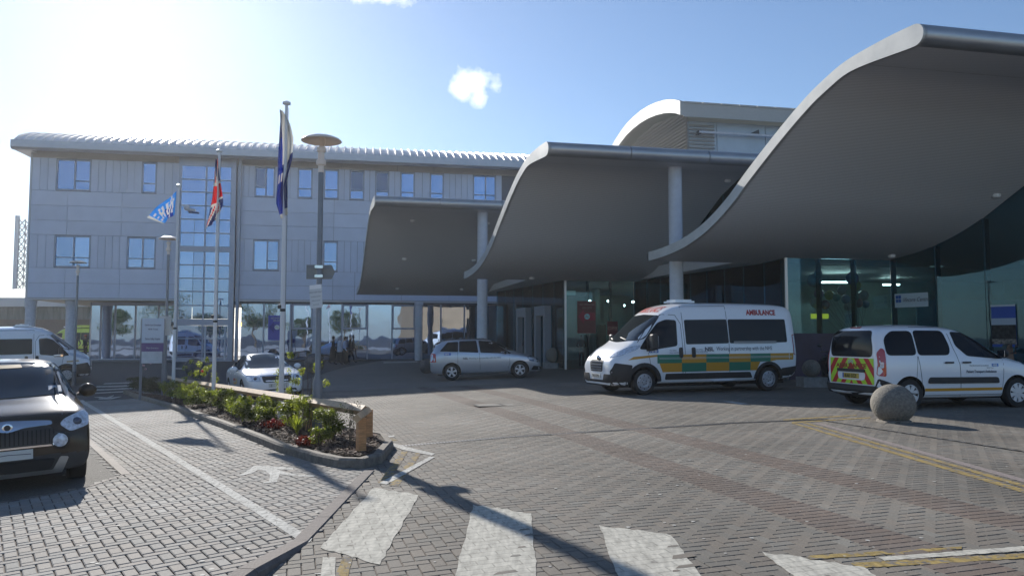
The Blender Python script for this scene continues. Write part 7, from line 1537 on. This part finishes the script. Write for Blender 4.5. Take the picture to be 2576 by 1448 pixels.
# ================================================================== PEOPLE
SKIN = mat('skin', (.42, .26, .19), .6); 
def person(label, u, v, hd, tall, top_c, leg_c, hair_c, walk=.0, group=None, skirt=None, coat=False, scarf=None, arms='walk', dist=None, hat=None):
    p = P(u, v) if dist is None else Vector(((u-1288)/1932*dist, dist, g((u-1288)/1932*dist, dist)))
    t = thing('person', label, 'person', p, hd, group); k = tall/1.72
    J = {}; E = []; Rr = {}
    def v_(n_, x, y, z, r): J[n_] = (x*k, y*k, z*k); Rr[n_] = (r*k, r*k*.85)
    w_ = walk
    v_('pel', 0, 0, .95, .150); v_('wai', 0, 0, 1.12, .125); v_('che', .01, 0, 1.32, .150); v_('nec', .01, 0, 1.47, .055); v_('hd0', .02, 0, 1.56, .075); v_('hd1', .02, 0, 1.66, .085)
    for s, sd in ((1, 'l'), (-1, 'r')):
        f = w_*s; v_('hip'+sd, 0, .09*s, .90, .10); v_('kne'+sd, .17*f+.04*abs(f), .09*s, .50, .065); v_('ank'+sd, .30*f-(.08 if f < 0 else 0), .09*s, .10, .045); v_('toe'+sd, .30*f+.16-(.06 if f < 0 else 0), .10*s, .035, .035)
        v_('sho'+sd, .01, .175*s, 1.41, .065); fa = -f*.5
        if arms == 'walk': v_('elb'+sd, .10*fa-.05, .23*s, 1.14, .045); v_('wri'+sd, .30*fa+.08, .23*s, .92, .032); v_('han'+sd, .36*fa+.12, .22*s, .84, .036)
        elif arms == 'pocket': v_('elb'+sd, -.08, .28*s, 1.15, .045); v_('wri'+sd, .08, .22*s, .96, .034); v_('han'+sd, .12, .17*s, .92, .034)
        else: v_('elb'+sd, .06, .25*s, 1.14, .045); v_('wri'+sd, .26, .14*s, 1.10, .032); v_('han'+sd, .32, .06*s, 1.12, .035)
        E += [('pel', 'hip'+sd), ('hip'+sd, 'kne'+sd), ('kne'+sd, 'ank'+sd), ('ank'+sd, 'toe'+sd), ('che', 'sho'+sd), ('sho'+sd, 'elb'+sd), ('elb'+sd, 'wri'+sd), ('wri'+sd, 'han'+sd)]
    E += [('pel', 'wai'), ('wai', 'che'), ('che', 'nec'), ('nec', 'hd0'), ('hd0', 'hd1')]
    names = list(J); me = bpy.data.meshes.new('body'); me.from_pydata([J[n_] for n_ in names], [(names.index(a), names.index(b)) for a, b in E], []); o = bpy.data.objects.new('tmp', me); col.objects.link(o)
    sk = o.modifiers.new('s', 'SKIN'); sk.use_smooth_shade = True; ss = o.modifiers.new('u', 'SUBSURF'); ss.levels = 1; ss.render_levels = 1
    for i, n_ in enumerate(names): me.skin_vertices[0].data[i].radius = Rr[n_]; me.skin_vertices[0].data[i].use_root = n_ == 'pel'
    dg = bpy.context.evaluated_depsgraph_get(); m2 = bpy.data.meshes.new_from_object(o.evaluated_get(dg)); bpy.data.objects.remove(o)
    m2.materials.clear(); MT = mat('cloth_%s' % '_'.join(str(int(c*100)) for c in top_c), top_c, .85); ML = mat('cloth_%s' % '_'.join(str(int(c*100)) for c in leg_c), leg_c, .85)
    for m_ in (SKIN, MT, ML, BLK): m2.materials.append(m_)
    hands = [Vector(J['wril']), Vector(J['wrir'])]
    for pg in m2.polygons:
        c = pg.center; z = c.z/k; pg.use_smooth = True
        pg.material_index = 0 if z > 1.49 else 3 if z < .075 else 2 if (z < .98 and min((c-h).length for h in hands) > .16*k and abs(c.y) < .2*k) else (0 if min((c-Vector(J['hanl'])).length, (c-Vector(J['hanr'])).length) < .065*k else 1)
    link('body', m2, t); HM = mat('hair_%s' % '_'.join(str(int(c*100)) for c in hair_c), hair_c, .8)
    h = MB().sphere((0, 0, 0), 1, 14, 10); h.v = [(a*.098*k-.014, b*.092*k, c*.115*k) for a, b, c in h.v if True]
    hv = MB(); hv.v = h.v; hv.f = [f for f in h.f if not (np.mean([h.v[i][0] for i in f]) > .035*k and np.mean([h.v[i][2] for i in f]) < .045*k)]; hv.m = [0]*len(hv.f)
    hv.build('hair', HM, t, smooth=True, loc=(.02*k, 0, 1.645*k))
    MB().add([(.1*k, 0, 1.645*k), (.128*k, -.012*k, 1.60*k), (.128*k, .012*k, 1.60*k), (.10*k, 0, 1.59*k)], [(0, 1, 2), (1, 3, 2), (0, 3, 1), (0, 2, 3)]).build('nose', SKIN, t)
    for s in (-1, 1): MB().sphere((.092*k, s*.034*k, 1.645*k), .009*k, 6, 4).build('eye', BLK, t)
    for s in (-1, 1):
        q = MB()
        for i_, l_ in enumerate((.055, .065, .06, .05)):
            b0 = Vector(J['hanl' if s > 0 else 'hanr'])+Vector((.0, (i_-1.5)*.016, -.02))*k; q.tube(b0, b0+Vector((.012, 0, -l_*.6))*k, .009*k, .008*k, 5).tube(b0+Vector((.012, 0, -l_*.6))*k, b0+Vector((.03, 0, -l_))*k, .008*k, .006*k, 5)
        q.build('fingers', SKIN, t)
    if skirt:
        q = MB(); q.lathe([(.15*k, 1.05*k), (.19*k, .85*k), (.23*k, .45*k), (.30*k, skirt*k)], 16, close=False); q.v = [(x*1.05, y*.85, z+.012*math.sin(7*math.atan2(y, x))) for x, y, z in q.v]; q.build('skirt', ML, t, smooth=True)
    if coat:
        q = MB(); q.lathe([(.10*k, 1.46*k), (.19*k, 1.36*k), (.19*k, 1.1*k), (.215*k, coat*k)], 14, close=False); q.v = [(x*.85, y*1.08, z) for x, y, z in q.v]; q.build('coat', MT, t, smooth=True)
    if scarf:
        q = MB().sphere((0, 0, 0), 1, 14, 8); q.v = [(a*.115*k-.02, b*.11*k, c*.14*k) for a, b, c in q.v]; q.f = [f for f in q.f if not (np.mean([q.v[i][0] for i in f]) > .05*k)]; q.m = [0]*len(q.f); q.build('head_scarf', mat('scarf_%d' % int(sum(scarf)*100), scarf, .85), t, smooth=True, loc=(.02*k, 0, 1.62*k))
    if hat: MB().lathe([(.10*k, 1.68*k), (.105*k, 1.72*k), (.08*k, 1.76*k), (.01, 1.775*k)], 12, (.02*k, 0, 0)).build('cap', mat('cap_red', hat, .7), t, smooth=True)
    return t
GP = 'people walking past the lobby glass'
person('person in a long black robe and black headscarf walking at the back of the group', 838, 913, R_(0), 1.66, (.015, .015, .02), (.012, .012, .016), (.01, .01, .01), .6, GP, skirt=.10, scarf=(.015, .015, .02))
person('person in a pale patterned top, pale headscarf and long dark skirt', 855, 917, R_(0), 1.66, (.45, .48, .56), (.012, .012, .016), (.2, .2, .22), .8, GP, skirt=.16, coat=.78, scarf=(.32, .32, .36))
person('person with light blue shirt and long dark skirt beside the pale patterned top', 867, 917, R_(-5), 1.62, (.42, .50, .68), (.012, .012, .016), (.05, .03, .02), .5, GP, skirt=.14)
person('person in a black jacket and dark trousers leading the group', 880, 913, R_(8), 1.74, (.010, .010, .012), (.03, .03, .04), (.28, .26, .25), .9, GP)
person('person in a dark jacket with pale shirt front under the arcade', 194, 905, R_(-70), 1.74, (.05, .05, .07), (.02, .02, .03), (.10, .08, .07), .1, 'people standing under the arcade', arms='pocket', dist=57)
person('person in dark uniform with a red cap under the arcade', 218, 905, R_(-110), 1.74, (.015, .018, .03), (.015, .016, .022), (.1, .05, .04), .1, 'people standing under the arcade', arms='pocket', dist=56.5, hat=(.45, .06, .04))
person('person in dark clothes standing between the people carrier and the first door', 1325, 905, R_(-80), 1.74, (.02, .02, .025), (.02, .02, .02), (.04, .03, .03), .1, 'people waiting by the entrance doors', arms='hold', dist=43.5)
person('person in dark clothes waiting inside the entrance hall near the red banner', 1462, 905, R_(-100), 1.7, (.02, .02, .035), (.02, .02, .02), (.04, .03, .03), .1, 'people waiting in the entrance hall', arms='hold', dist=41.5)

# ================================================================== LENS GLARE VEIL
hm = bpy.data.materials.new('glare_veil'); hm.use_nodes = True; hn = hm.node_tree; hn.nodes.clear(); ho = hn.nodes.new('ShaderNodeOutputMaterial'); pv = hn.nodes.new('ShaderNodeVolumePrincipled')  # thin scattering volume added to imitate the veil of lens glare
pv.inputs['Color'].default_value = (.92, .95, 1, 1); pv.inputs['Density'].default_value = .0005; pv.inputs['Anisotropy'].default_value = .6; hn.links.new(pv.outputs[0], ho.inputs['Volume'])
hz = MB().box(-1300, 1300, -1300, 2500, -1.8, 26).build('veil_volume', hm); hz['kind'] = 'stuff'
